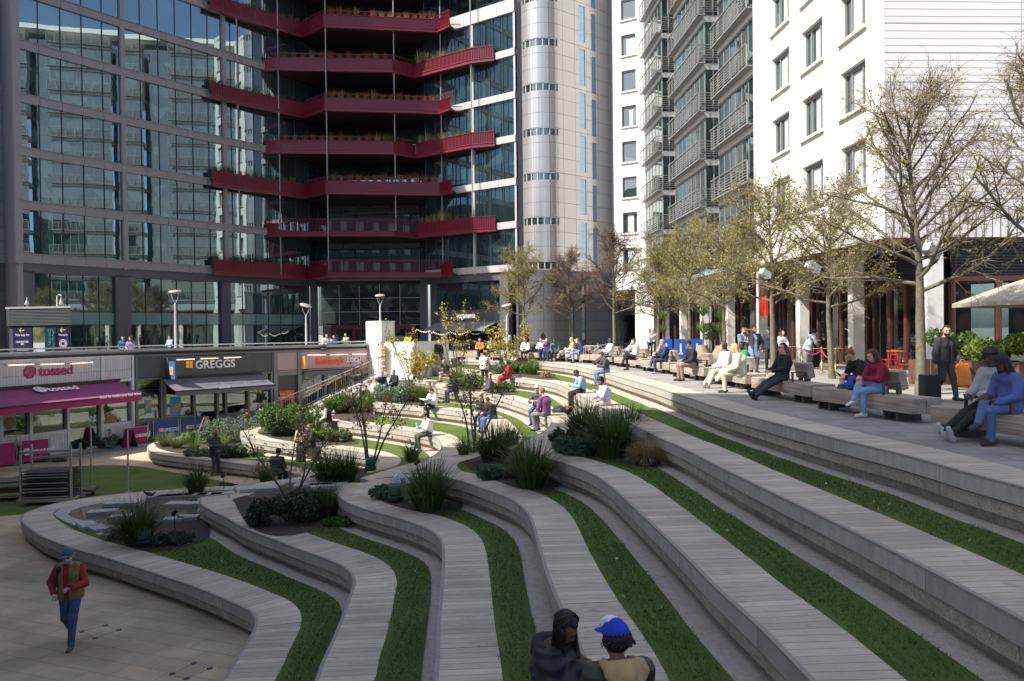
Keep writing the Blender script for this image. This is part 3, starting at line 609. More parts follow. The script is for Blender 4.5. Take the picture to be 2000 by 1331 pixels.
for i in range(6): p = ea+(eb-ea)*(i/5); mb.wall(p-Vector((0.02, 0)), p+Vector((0.02, 0)), 2.4, 6.5, -0.02, 0.03)
for z in (2.45, 3.8, 5.15): mb.wall(ea, eb, z-0.02, z+0.02, 0, 0.03)
mb.build('mullions', M_STEEL, w)
mb = MB(); z1 = 2.4
for x0, x1 in ((-17.9, -17.6), (-15.9, -15.6), (-12.7, -12.4), (-9.9, -9.6)): mb.wall((x0, 76.6), (x1, 76.6), 0, z1, -0.1, 0.1)
mb.wall((-17.9, 76.6), (-12.4, 76.6), 2.1, z1+0.1, -0.1, 0.12); mb.wall((-12.4, 76.6), (-9.6, 76.6), 2.1, z1+0.1, -0.1, 0.12); mb.build('door_frame', M_RED, OFF)
for x0 in (-17.6, -15.55, -14.1, -12.35, -11.1): mb = MB(); mb.wall((x0, 76.6), (x0+1.2, 76.6), 0, 2.1, -0.03, 0); mb.build('door', M_GLASSC, OFF)
sc_ = MB(); rr = random.Random(3)
for i in range(420):
    t = rr.random(); x = -17.2+8.3*t; zc = 4.2+0.9*math.sin(t*2.6+0.4)*(1 if t < 0.5 else 0.25)-0.5*t; sp = 0.75*(1-abs(t-0.4)) + 0.1
    c = Vector((x, 77.2+rr.uniform(-0.25, 0.2), max(3.0, min(6.0, zc+rr.gauss(0, sp*0.6))))); M = Matrix.Rotation(rr.uniform(0, 6.3), 3, 'Y') @ Matrix.Rotation(rr.uniform(-1, 1), 3, 'X')
    s = rr.uniform(0.12, 0.34)
    sc_.quad(*[c+M @ Vector(q) for q in ((-s, 0, -s*0.4), (s*0.2, s*0.3, -s*0.5), (s, 0, s*0.3), (-s*0.3, -s*0.3, s*0.5))])
tag(sc_.build('hanging_sculpture', mat('blue_grey_folded_metal', (0.05, 0.06, 0.075), 0.5)), 'dark folded metal wall sculpture hanging behind the entrance glazing', 'sculpture')
# right wing ground: restaurant
a, b = WR[0]+Vector((0.35, -0.25)), WR[2]
dR = (b-a).normalized()
mb = MB(); mb.wall(a, b, 6.4, 7.1, -0.6, 0.0); mb.wall(a, a+dR*0.8, 0, 6.4, -0.6, 0); mb.wall(b-dR*2.1, b-dR*1.1, 0, 6.4, -0.6, 0); mb.wall(b-dR*0.25, b, 0, 6.4, -0.6, 0); mb.wall(a+dR*0.8, b-dR*1.9, 2.6, 3.75, -0.5, -0.08)
mb.build('stone_frame', M_BASE, OFF)
glazed(a+dR*0.8, b-dR*2.1, 3.75, 6.4, 6, M_GLASS, OFF, off=-0.2); glazed(a+dR*0.8, b-dR*1.9, 0.1, 2.6, 6, M_GLASSC, OFF, off=-0.2)
mb = MB(); mb.wall(a, b, 0, 6.3, -2.6, -2.5); mb.build('interior_wall', M_BLACK, OFF)
mb = MB()
for t in (1.6, 3.7, 5.7): mb.wall(a+dR*t, a+dR*(t+1.1), 1.75, 2.15, -1.0, -0.95)
mb.build('counter_panel', mat('orange_red_panel', (0.42, 0.05, 0.02), 0.5), OFF)
text3d('wagamama', tuple((a+dR*3.3+Vector((dR.y, -dR.x))*0.0))+(3.0,), dR, 0.72, mat('white_sign_letters', (0.9, 0.9, 0.88), 0.4, emit=0.35), 'sign_lettering', OFF, sx=0.72, bold=0.01)
mb = MB(); q = a+dR*5.05; mb.lathe((q.x, q.y-0.02, 3.78), [(0.0, 0), (0.09, 0.08), (0.03, 0.2), (0.0, 0.24)], 6); mb.build('sign_star', mat('red_sign', (0.7, 0.02, 0.03), 0.4, emit=0.4), OFF)
aw = thing('awning', 'grey fabric awning in three bays over the dark restaurant front', 'awning')
for i in range(3):
    p, q = a+dR*(0.9+i*2.45), a+dR*(0.9+i*2.45+2.38); n = Vector((dR.y, -dR.x)); mb = MB()
    mb.quad((p.x, p.y, 2.62), (q.x, q.y, 2.62), (q.x+n.x*1.9, q.y+n.y*1.9, 1.98), (p.x+n.x*1.9, p.y+n.y*1.9, 1.98))
    mb.quad((p.x+n.x*1.9, p.y+n.y*1.9, 1.98), (q.x+n.x*1.9, q.y+n.y*1.9, 1.98), (q.x+n.x*1.9, q.y+n.y*1.9, 1.78), (p.x+n.x*1.9, p.y+n.y*1.9, 1.78))
    mb.build('canopy', mat('slate_awning_fabric', (0.17, 0.185, 0.21), 0.8), aw)
sl_ = thing('string_lights', 'string of small warm bulbs under the grey awning', 'string lights'); n = Vector((dR.y, -dR.x))
pts = []; mbw = MB(); mbb = MB()
for i in range(31):
    t = i/30; p = a+dR*(0.3+6.2*t)+n*2.3; z = 1.75+(-0.25*math.sin(math.pi*((t*3) % 1))) + (0.25 if t < 0.3 else 0); pts.append((p.x, p.y, z))
    mbb.lathe((p.x, p.y, z-0.08), [(0.0, 0), (0.035, 0.03), (0.03, 0.06), (0.0, 0.08)], 6)
mbw.tube(pts, 0.008, 4); mbw.build('cable', M_BLACK, sl_); mbb.build('bulbs', mat('warm_bulb', (1.0, 0.82, 0.5), 0.4, emit=3.0), sl_)

# balconies
def balcony(plan, z, planter, rails, low=()):
    """plan: outer edge, left to right; planter: which edges carry the tall ribbed planter front; rails: edges with low ribbed panel and open railing"""
    P = [Vector(p) for p in plan]; inner = []
    for p in P:
        inner.append(p)
    # floor follows the building behind
    back = {True: None}
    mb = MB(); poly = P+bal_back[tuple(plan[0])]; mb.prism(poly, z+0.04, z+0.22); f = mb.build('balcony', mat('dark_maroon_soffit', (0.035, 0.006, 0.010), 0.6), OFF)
    mb = MB()
    for i in range(len(P)-1):
        mb.wall(P[i], P[i+1], z-0.05, z+0.03, -0.22, 0.08); mb.wall(P[i], P[i+1], z+0.03, z+0.26, -0.02, 0.02); mb.wall(P[i], P[i+1], z+0.26, z+0.33, -0.1, 0.08)
    mb.build('edge_beam', M_RED, f)
    for i in range(len(P)-1):
        top = z+1.32 if i in planter else z+0.40 if i in low else z+1.15
        mb = MB(); mb.wall(P[i], P[i+1], z+0.33, top, -0.05, -0.01); L_ = (P[i+1]-P[i]).length; nn = max(1, int(L_/0.16)); d = (P[i+1]-P[i])/nn; e = d.normalized()
        for j in range(nn):
            p = P[i]+d*(j+0.5); mb.wall(p-e*0.018, p+e*0.018, z+0.34, top-0.03, -0.01, 0.055)
        mb.wall(P[i], P[i+1], top, top+0.05, -0.08, 0.065)
        mb.build('ribbed_panel', M_RED, f)
        if i not in planter:
            mb = MB(); nn = max(2, int(L_/0.13)); d = (P[i+1]-P[i])/nn; e = d.normalized()
            for j in range(nn+1):
                p = P[i]+d*j; mb.wall(p-e*0.009, p+e*0.009, top+0.05, z+1.58, -0.045, -0.027)
            mb.wall(P[i], P[i+1], z+1.58, z+1.62, -0.06, -0.01); mb.build('railing', M_RED, f)
        else:
            mb = MB(); mb.wall(P[i]*0.97+P[i+1]*0.03, P[i+1]*0.97+P[i]*0.03, z+0.6, z+1.2, -0.55, -0.07); mb.build('soil', M_SOIL, f)
    return f
PA = [(-26.0, 67.3), (-24.6, 69.2), (-19.8, 74.1), (-17.2, 71.7), (-6.7, 73.2), (-5.5, 71.9)]
PB = [(-23.0, 72.15), (-21.75, 71.9), (-11.0, 72.8), (-9.1, 74.5), (-3.45, 70.6), (-1.35, 70.0)]
bal_back = {PA[0]: [Vector(q) for q in ((-5.1, 73.1), (-8.3, 75.3), (-9.4, 78.5), (-18.6, 78.4), (-19.9, 75.7), (-25.5, 68.9))],
            PB[0]: [Vector(q) for q in ((-1.1, 70.25), (-8.3, 75.3), (-9.4, 78.5), (-18.6, 78.4), (-19.9, 75.7), (-22.8, 72.3))]}
ZA = [6.95, 14.72, 22.44, 30.16, 37.9]; ZBB = [10.85, 18.58, 26.3, 34.0, 41.7]
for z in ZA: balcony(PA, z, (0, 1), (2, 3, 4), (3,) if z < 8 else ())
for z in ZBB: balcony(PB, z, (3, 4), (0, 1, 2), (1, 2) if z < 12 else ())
# tie rods
for (x, y), zz in (((-24.5, 69.5), [6.95, 14.72, 22.44, 30.16, 45]), ((-21.6, 72.15), [6.95, 14.72, 22.44, 30.16, 45]), ((-17.1, 72.0), [6.95, 14.72, 22.44, 30.16, 45]), ((-10.9, 73.05), [10.85, 18.58, 26.3, 34, 45]), ((-6.55, 73.8), [6.95, 14.72, 22.44, 30.16, 45]), ((-3.5, 70.9), [10.85, 18.58, 26.3, 34, 45])):
    mb = MB()
    for z0, z1 in zip(zz[:-1], zz[1:]):
        m_ = (z0+z1)/2
        mb.tube([(x, y, z0+0.3), (x, y, z1-0.5)], 0.055, 8); mb.tube([(x, y, z1-0.5), (x, y, z1)], [0.055, 0.11], 8)
    mb.build('tie_rod', mat('pale_painted_rod', (0.26, 0.26, 0.28), 0.4), OFF)

# round tower at the far left
TL = thing('round_corner_tower', 'grey panelled round tower at the left edge with slit windows', 'building')
def arcpts(c, r, a0, a1, n): return [(c[0]+r*math.cos(math.radians(a0+(a1-a0)*i/n)), c[1]+r*math.sin(math.radians(a0+(a1-a0)*i/n))) for i in range(n+1)]
cw = arcpts((-42.6, 57.0), 5.6, -160, 60, 26); ln = 26*5.6*math.radians(220/26)
hol = [(ln*0.15+j*2.3, ln*0.15+j*2.3+1.4, z-0.32, z+0.32) for z in [ZB[i]-0.9 for i in range(11)] for j in range(5)]
o, at, L_ = facade('wall', cw, 7.1, 50, M_TOWERS, [h for h in hol if h[1] < ln], 0.3, TL)
facade('base_wall', cw, 0, 7.1, M_TOWERD, [], 0.3, TL)
mb = MB()
for p, q in zip(cw[:-1], cw[1:]): mb.wall(p, q, 7.2, 49, -0.35, -0.3)
mb.build('window_band', M_GLASSR, TL)
# silver tower, centre right
TR = thing('silver_panel_tower', 'silver panelled tower with rounded corner and tall blue window strips', 'building')
c0 = (3.0, 68.6); arc = arcpts(c0, 2.0, 200, 308.5, 12); T0 = Vector(arc[-1]); dF = Vector((0.78, 0.625)).normalized(); T1 = T0+dF*4.65; T2 = T1+Vector((0.72, 0.69)).normalized()*2.9
arclen = 2.0*math.radians(108.5); hol = []
for z in ZB: hol.append((0.25, arclen-0.02, z-0.32, z+0.30))
path = arc+[tuple(T1), tuple(T2)]
flat = []
for i, z in enumerate(ZB):
    flat.append((arclen+2.55, arclen+3.3, z+0.75, z+4.0-0.05)); flat.append((arclen+4.1, arclen+4.63, z+0.25, z+3.55))
o, at, L_ = facade('wall', path, 7.0, 52, M_TOWER, hol+flat, 0.12, TR)
facade('base_wall', path, 0, 7.0, M_TOWERD, [(arclen+0.9, arclen+1.7, 0, 3.8), (arclen+2.6, arclen+3.1, 0, 6.0)], 0.12, TR)
for h in flat:
    mb = MB(); mb.wall(at(h[0]), at(h[1]), h[2], h[3], -0.10, -0.06); mb.build('window', M_GLASSB, TR)
for h in hol:
    mb = MB(); pp = [at(h[0]+(h[1]-h[0])*i/10) for i in range(11)]
    for p, q in zip(pp[:-1], pp[1:]): mb.wall(p, q, h[2], h[3], -0.14, -0.10)
    w = mb.build('window', M_GLASSR, TR); mb = MB()
    for i in range(6):
        s = h[0]+(h[1]-h[0])*(i+0.5)/6; mb.wall(at(s), at(s+0.1), h[2], h[3], -0.1, -0.03)
    mb.build('mullions', M_BANDL, w)
mb = MB(); mb.wall(at(arclen+0.9), at(arclen+1.7), 0, 3.8, -0.12, -0.1); mb.wall(at(arclen+2.6), at(arclen+3.1), 0, 6.0, -0.12, -0.1); mb.build('window', M_GLASSR, TR)
mb = MB(); mb.wall(T2, T2+Vector((-1.5, 14)), 0, 52, -0.3, 0); mb.prism([arc[0], arc[6], tuple(T0), tuple(T1), tuple(T2), (10, 90), (0, 90)], 51.8, 52.2); mb.build('roof', M_BAND, TR)
# dark gap behind, between tower and white block, with low dark building
BK = thing('dark_passage_building', 'dark low building seen in the passage behind the bicycles', 'building')
mb = MB(); mb.wall((8.5, 78), (22, 78), 0, 6.2, -1, 0); mb.build('wall', M_BASE, BK)
mb = MB(); mb.wall((9, 77.9), (16, 77.9), 0.3, 3.2, 0, 0.05); mb.build('window', M_GLASSR, BK)
# ---------------------------------------------------------------- white residential building on the right
RB = thing('white_apartment_building', 'white clad apartment building with glazed bays, grey rail balconies and recessed windows', 'building')
def FX(Y, off=0.0): return Vector((14.9-0.057*Y-off, Y))
HT = 41.0
wins = [(28.7, 30.6), (32.15, 34.1), (35.45, 37.45)]
Y0, Y1 = 27.4, 39.4; k_ = math.sqrt(1+0.057**2)
# outside must be on the right-hand side of travel: travel from far to near
hol = []
for zs in [7.05+2.96*i for i in range(11)]:
    for a, b in wins: hol.append(((Y1-b)*k_, (Y1-a)*k_, zs, zs+1.75))
o, at, L_ = facade('wall', [FX(Y1), FX(Y0)], 4.9, HT, M_WCLAD, hol, 0.28, RB)
M_FRAME = mat('grey_window_frame', (0.21, 0.22, 0.235), 0.45); M_CURT = mat('pale_curtain', (0.42, 0.47, 0.44), 0.9, 3, 0.2); M_SILL = mat('cream_stone_sill', (0.62, 0.58, 0.51), 0.7)
def window(at, h, parent, lights=3, curt=True, glass=None, sill=True):
    a, b, c, d = h[:4]; mb = MB(); p, q = at(a), at(b)
    mb.wall(p, q, c, d, -0.27, -0.25); w = mb.build('window', glass or M_GLASSR, parent)
    mb = MB(); w_ = 0.07
    def bar(s0, s1, z0, z1): mb.wall(at(s0), at(s1), z0, z1, -0.26, -0.17)
    bar(a, b, c, c+w_); bar(a, b, d-w_-0.08, d); bar(a, a+w_, c+w_, d-w_-0.08); bar(b-w_, b, c+w_, d-w_-0.08)
    if lights == 3:
        for f in (0.30, 0.74): s = a+(b-a)*f; bar(s-0.045, s+0.045, c+w_, d-w_-0.08)
    mb.build('frame', M_FRAME, w)
    if sill:
        mb = MB(); mb.wall(at(a-0.12), at(b+0.12), c-0.13, c-0.01, 0.003, 0.13); mb.wall(p, q, c-0.13, c+0.0, -0.16, 0.002); mb.build('sill', M_SILL, w)
    if curt:
        mb = MB(); n = 9; s0, s1 = a+(b-a)*R.choice((0.45, 0.3)), a+(b-a)*R.choice((0.72, 0.95))
        for i in range(n):
            s = s0+(s1-s0)*i/n; o1 = -0.244 if i % 2 else -0.236
            mb.wall(at(s), at(s+(s1-s0)/n), c+0.1, d-0.18, -0.248, o1)
        mb.build('curtain', M_CURT, w)
    return w
for h in hol: window(at, h, RB)
E1 = Vector((60, 27.4+1.9))
facade('end_wall', [FX(Y0), E1], 5.95, HT, M_WEND, [], 0.2, RB); facade('ribbed_fascia', [FX(Y0), E1], 4.9, 5.95, M_WBASE, [], 0.2, RB)
mb = MB(); mb.tube([FX(39.45).to_tuple()+(0,), FX(39.45).to_tuple()+(HT,)], 0.07, 8); mb.tube([(FX(39.6, 0.06).x, 39.6, 5), (FX(39.6, 0.06).x, 39.6, HT)], 0.05, 8); mb.build('rain_pipe', mat('pale_grey_pipe', (0.62, 0.62, 0.62), 0.4), RB)
# glazed bays with rail balconies
ZS = [5.99+2.98*i for i in range(12)]
M_SLAB = mat('white_slab_edge', (0.72, 0.70, 0.66), 0.6); M_RAIL = mat('grey_rail_metal', (0.28, 0.27, 0.26), 0.35, metal=0.3)
def bay(ya, yb, ret=1.2, near=True, retfar=False):
    A, B = FX(yb), FX(ya)           # travel far -> near
    inw = Vector((1, 0.057)).normalized()
    for i, z in enumerate(ZS):
        if z > HT-2: continue
        mb = MB(); mb.prism([tuple(A), tuple(B), tuple(B+inw*3), tuple(A+inw*3)], z, z+0.40); f = mb.build('balcony', M_SLAB, RB)
        mb = MB(); mb.prism([tuple(A-inw*0.42), tuple(B-inw*0.42-Vector((0, 0.35 if near else 0))), tuple(B+inw*0.02-Vector((0, 0.35 if near else 0))), tuple(A+inw*0.02)], z+0.30, z+0.37); mb.build('slab_lip', M_FRAME, f)
        q0, q1 = A-inw*0.40, B-inw*0.40-Vector((0, 0.33 if near else 0)); mb = MB(); L_ = (q1-q0).length; n = max(3, int(L_/1.0))
        for j in range(n+1):
            p = q0+(q1-q0)*(j/n); mb.wall(p-Vector((0, 0.025)), p+Vector((0, 0.025)), z+0.3, z+1.42, -0.03, 0.03)
        for j in range(6): mb.bar((q0.x, q0.y, z+0.52+j*0.15), (q1.x, q1.y, z+0.52+j*0.15), 0.028)
        mb.bar((q0.x-0.05, q0.y, z+1.44), (q1.x-0.05, q1.y, z+1.44), 0.09, 0.05)
        if near:
            r1 = q1+inw*(ret+0.2)
            for j in range(6): mb.bar((q1.x, q1.y, z+0.52+j*0.15), (r1.x, r1.y, z+0.52+j*0.15), 0.028)
            mb.bar((q1.x, q1.y, z+1.44), (r1.x, r1.y, z+1.44), 0.09, 0.05); mb.wall(r1-Vector((0, 0.02)), r1+Vector((0, 0.02)), z+0.3, z+1.42, -0.03, 0.03)
        mb.build('railing', M_RAIL, f)
        if z+0.40 < HT-3:
            mb = MB(); mb.wall(A+inw*0.06, B+inw*0.06, z+0.40, z+2.98, -0.04, 0); 
            if near: mb.wall(B+inw*0.06, B+inw*(ret+1.5), z+0.40, z+2.98, -0.04, 0)
            g = mb.build('glazing', M_GLASSR, f); mb = MB(); n = max(3, int((B-A).length/0.95))
            for j in range(n+1):
                p = A+inw*0.06+(B-A)*(j/n); mb.wall(p-Vector((0, 0.03)), p+Vector((0, 0.03)), z+0.40, z+2.98, -0.03, 0.04)
            mb.wall(A+inw*0.06, B+inw*0.06, z+0.40, z+0.50, 0, 0.04); mb.wall(A+inw*0.06, B+inw*0.06, z+2.86, z+2.98, 0, 0.04)
            if near:
                for e in (0.02, 0.55, 1.1): p = B+inw*(0.06+e); mb.bar((p.x, p.y-0.03, z+0.4), (p.x, p.y-0.03, z+2.98), 0.07)
            mb.build('mullions', M_FRAME, g)
bay(39.75, 45.5, near=False); bay(48.2, 55.1); bay(58.7, 64.0)
mb = MB(); inw = Vector((1, 0.057))
for a, b in ((45.5, 48.2), (55.1, 58.7)):
    mb.wall(FX(b, -1.9), FX(a, -1.9), 5.9, HT, -0.2, 0)
mb.build('recess_wall', M_GLASSR, RB)
# far slab end
S0 = Vector((8.95, 65.5)); S1 = FX(64.15)
hol = [(0.62, 1.92, z, z+1.75) for z in [6.9+2.985*i for i in range(11)]]
o, at2, L2 = facade('wall', [S0, S1], 5.1, HT, M_WCLAD, hol, 0.22, RB)
for h in hol: window(at2, h, RB, lights=1, curt=R.random() < 0.6)
facade('wall', [S0+Vector((0.6, 6)), S0], 5.1, HT, M_WCLAD, [], 0.2, RB)
mb = MB(); mb.prism([S0, S0+Vector((0.6, 6)), (30, 75), (60, 29.3), tuple(FX(27.4)), tuple(FX(64.15))], HT-0.3, HT+0.3); mb.build('roof', M_SLAB, RB)
mb = MB(); mb.prism([tuple(S0+Vector((0.1, 0.1))), (9.6, 71.4), (24, 72), (59, 29.4), tuple(FX(27.45, -0.05)), tuple(FX(64.15, -0.05))], 4.88, 5.08); mb.build('soffit', mat('brown_timber_soffit', (0.12, 0.055, 0.03), 0.6, 6, 0.3), RB)
# colonnade
def GX(Y, off=0.0): return Vector((16.4-0.057*Y-off, Y))
cols = [27.75+5.3*i for i in range(8)]
for i, y in enumerate(cols):
    mb = MB(); p = GX(y); mb.box((p.x+0.3, p.y, 2.44), (0.62 if i == 0 else 0.5, 0.62 if i == 0 else 0.46, 4.88), 0.057); mb.build('column', mat('white_concrete_column', (0.70, 0.68, 0.64), 0.65, 4, 0.05, stain=0.15), RB, bevel=0.01)
mb = MB(); mb.box((11.3, 64.6, 2.55), (1.6, 0.9, 5.1), -0.5); mb.build('column', M_SLAB, RB)
# shopfronts behind the colonnade
M_WOOD = mat('dark_red_timber_frame', (0.085, 0.028, 0.018), 0.5, 9, 0.2)
def shopfront(A, B, n, parent, hz=4.9, tr=3.35):
    mb = MB(); mb.wall(A, B, 0.0, tr+0.1, -0.06, -0.03); w = mb.build('shop_window', M_GLASSC, parent); mb = MB()
    for i in range(n+1):
        p = A+(B-A)*(i/n); d = (B-A).normalized()*0.09; mb.wall(p-d, p+d, 0, tr, -0.1, 0.06)
    mb.wall(A, B, tr, tr+0.18, -0.1, 0.08); mb.wall(A, B, 0, 0.12, -0.1, 0.05); mb.build('timber_frame', M_WOOD, w)
    mb = MB()
    for j in range(12): z = tr+0.22+j*0.11; mb.wall(A, B, z, z+0.05, -0.02, 0.04)
    mb.wall(A, B, tr+0.19, hz-0.03, -0.12, -0.03)
    mb.build('louvres', M_BLACK, w)
for i in range(7):
    a, b = cols[i]+0.4, cols[i+1]-0.2; shopfront(GX(b, -1.0), GX(a, -1.0), 4 if i in (0, 1, 2, 5) else 2, RB)
shopfront(GX(27.75, -1.0)+Vector((0.1, 0)), Vector((40, 28.9)), 14, RB)
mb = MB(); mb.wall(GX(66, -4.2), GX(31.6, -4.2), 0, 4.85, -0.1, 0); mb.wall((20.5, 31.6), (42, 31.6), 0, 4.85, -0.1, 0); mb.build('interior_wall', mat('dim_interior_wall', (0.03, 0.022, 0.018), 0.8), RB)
for (y, c, z0, z1, wd) in ((45.2, (0.55, 0.03, 0.03), 2.45, 3.5, 1.3), ): pass
mb = MB(); p = GX(42.2, 0.15); mb.box((p.x, p.y, 2.95), (0.12, 1.1, 1.15)); s_ = mb.build('hanging_sign', mat('red_shop_sign', (0.60, 0.03, 0.02), 0.5)); tag(s_, 'square red shop sign hanging under the colonnade soffit', 'sign')
# unseen block, sized and placed so its roof shades the near bowl
OC = thing('unseen_shade_block', 'unseen grey block left of the square, shaped to shade the near bowl', 'building')
LN = lambda x: Vector((x, 9.2-0.45*(x+14.7)))
e0, e1 = LN(-62), LN(-8.0); dd = (e1-e0).normalized(); nn_ = Vector((dd.y, -dd.x)); PM = panel_material('grey_block_panels', (0.34, 0.33, 0.31), 3.0, 3.7, (0.03, 0.04, 0.05), 1.7, 0.4)
facade('wall', [e1, e0], -3.6, 26, PM, [], 0.2, OC); facade('wall', [e1+nn_*24, e1], -3.6, 26, PM, [], 0.2, OC)
mb = MB(); q = [e0-nn_*-0.06, e1+nn_*0.06-dd*0.06, e1+nn_*24-dd*0.06, e0+nn_*24]; mb.prism([tuple(v) for v in q], -3.6, 25.98); mb.build('block', M_BAND, OC)
BB = thing('reflection_block', 'brown brick block added behind the viewpoint to fill the reflections', 'building')  # added unseen block, hides the bare horizon in glass reflections
facade('wall', [(95, -42), (6, -42)], 0, 17, panel_material('brown_brick_bays', (0.20, 0.13, 0.09), 2.6, 3.3, (0.04, 0.045, 0.05), 1.3, 0.6), [], 0.2, BB); mb = MB(); mb.prism([(6, -42.1), (95, -42.1), (95, -60), (6, -60)], 0, 17.2); mb.build('block', mat('brown_brick', (0.18, 0.11, 0.075), 0.8, 8, 0.2), BB)
# ---------------------------------------------------------------- shops under the terrace
def onwall(px, py, A, B, off=0.0):
    A = Vector(A[:2]); B = Vector(B[:2]); d = (B-A).normalized(); n = Vector((d.y, -d.x)); x, y, w = ray(px, py)
    t = (A+n*off).dot(n)/(x*n.x+y*n.y); return Vector((x*t, y*t, EYE+w*t))
def wx(px, A, B):   # plan point on wall line at photo column px
    p = onwall(px, 700, A, B); return Vector((p.x, p.y))
SA, SB, SC2, SDD, SE = Vector((-24.1, 26.3)), Vector((-18.95, 38.4)), Vector((-16.4, 41.4)), Vector((-13.73, 44.3)), Vector((-9.1, 48.5))
M_TGW = panel_material('white_tongue_and_groove', (0.62, 0.60, 0.62), 0.13, 9, (0.30, 0.29, 0.30), 0.012, 0.5)
M_WTRIM = mat('white_trim', (0.66, 0.64, 0.65), 0.5); M_MAG = mat('magenta_canvas', (0.36, 0.02, 0.12), 0.8, 5, 0.06); M_MAGL = mat('magenta_lettering', (0.42, 0.02, 0.14), 0.5)
M_PLUM = mat('plum_awning_canvas', (0.24, 0.055, 0.16), 0.8, 3, 0.08); M_LET = mat('white_lettering', (0.85, 0.85, 0.88), 0.5)
M_SHOPG = mat('charcoal_shop_paint', (0.075, 0.085, 0.09), 0.45, 3, 0.05); M_SHOPL = mat('grey_shop_frame', (0.14, 0.155, 0.165), 0.4); M_SLATE = mat('slate_canvas', (0.12, 0.12, 0.145), 0.8, 3, 0.1)
M_PINK = mat('dusty_pink_fascia', (0.47, 0.33, 0.33), 0.25, 3, 0.05); M_ORANGE = mat('bright_orange_print', (0.75, 0.13, 0.01), 0.5); M_ORANGE2 = mat('amber_squares', (0.85, 0.35, 0.02), 0.5, emit=0.15)
M_BLUEB = mat('blue_canvas', (0.025, 0.10, 0.34), 0.75, 5, 0.06); M_GLOW = mat('warm_strip_lamp', (1.0, 0.68, 0.52), 0.4, emit=0.8)
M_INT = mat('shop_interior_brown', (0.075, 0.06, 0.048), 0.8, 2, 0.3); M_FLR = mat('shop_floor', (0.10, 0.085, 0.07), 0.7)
def shop_shell(name, label, A, B, segs, parent_depth=5.0):
    t = thing(name, label, 'shop'); mb = MB(); d = (B-A).normalized(); n = Vector((d.y, -d.x))
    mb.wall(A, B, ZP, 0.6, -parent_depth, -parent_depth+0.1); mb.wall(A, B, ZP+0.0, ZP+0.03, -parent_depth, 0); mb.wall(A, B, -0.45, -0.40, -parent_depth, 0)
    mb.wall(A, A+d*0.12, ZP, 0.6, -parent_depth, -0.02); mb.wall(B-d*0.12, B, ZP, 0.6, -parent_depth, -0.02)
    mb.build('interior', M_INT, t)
    return t, d, n
def front(t, A, B, pxs, M1, sill=-2.62, head=-0.45, door=(), gm=None, frame=0.13):
    """window posts at photo columns pxs; door = indices of bays without stall riser"""
    P = [wx(p, A, B) if isinstance(p, (int, float)) else p for p in pxs]; d = (B-A).normalized()
    for i in range(len(P)-1):
        lo = ZP+0.05 if i in door else sill
        mb = MB(); mb.wall(P[i], P[i+1], lo, head, -0.16, -0.13); w = mb.build('window', gm or M_GLASSC, t)
        mb = MB(); mb.wall(P[i], P[i+1], lo-0.06, lo+0.07, -0.2, 0.0); mb.build('sill', M1, w); mb = MB(); mb.wall(P[i], P[i+1], head-0.08, head+0.02, -0.2, -0.01); mb.build('head_rail', M1, w)
        if i not in door:
            facade('stall_riser', [P[i], P[i+1]], ZP, lo-0.05, M_TGW if M1 is M_WTRIM else M1, [], 0.1, t)
    mb = MB()
    for p in P: mb.wall(p-d*frame/2, p+d*frame/2, ZP, head+0.02, -0.22, 0.035)
    mb.build('post', M1, t)
def strip_lamps(t, A, B, pts):
    for (x0, y0, x1, y1) in pts:
        p, q = onwall(x0, y0, A, B, 0.28), onwall(x1, y1, A, B, 0.28); mb = MB(); mb.bar(p, q, 0.05); mb.build('strip_lamp', M_GLOW, t)
        mb = MB(); d = (B-A).normalized(); n = Vector((d.y, -d.x, 0))
        for e in (p, q): mb.bar(e, e-n*0.28+Vector((0, 0, 0.03)), 0.02)
        mb.build('lamp_arm', M_BLACK, t)
def awning(t, A, B, z0, out, z1, m, val=0.26, mv=None, part='awning'):
    d = (B-A).normalized(); n = Vector((d.y, -d.x)); mb = MB(); k = 10
    for i in range(k):
        for j in range(4):
            def P(a, b):
                f = b/4; zz = z0+(z1-z0)*f-0.06*math.sin(math.pi*f); q = A+(B-A)*(a/k)+n*out*f; return (q.x, q.y, zz)
            mb.quad(P(i, j), P(i+1, j), P(i+1, j+1), P(i, j+1))
    a = mb.build(part, m, t, smooth=True); mb = MB(); mb.bar(tuple(A+n*out)+(z1-0.02,), tuple(B+n*out)+(z1-0.02,), 0.07); mb.bar(tuple(A+n*0.06)+(z0+0.03,), tuple(B+n*0.06)+(z0+0.03,), 0.12)
    mb.build('awning_bar', M_BLACK, a); mb = MB(); mb.wall(A, B, z1-val-0.05, z1-0.05, out-0.01, out+0.01); mb.build('valance', mv or m, a); return a, n
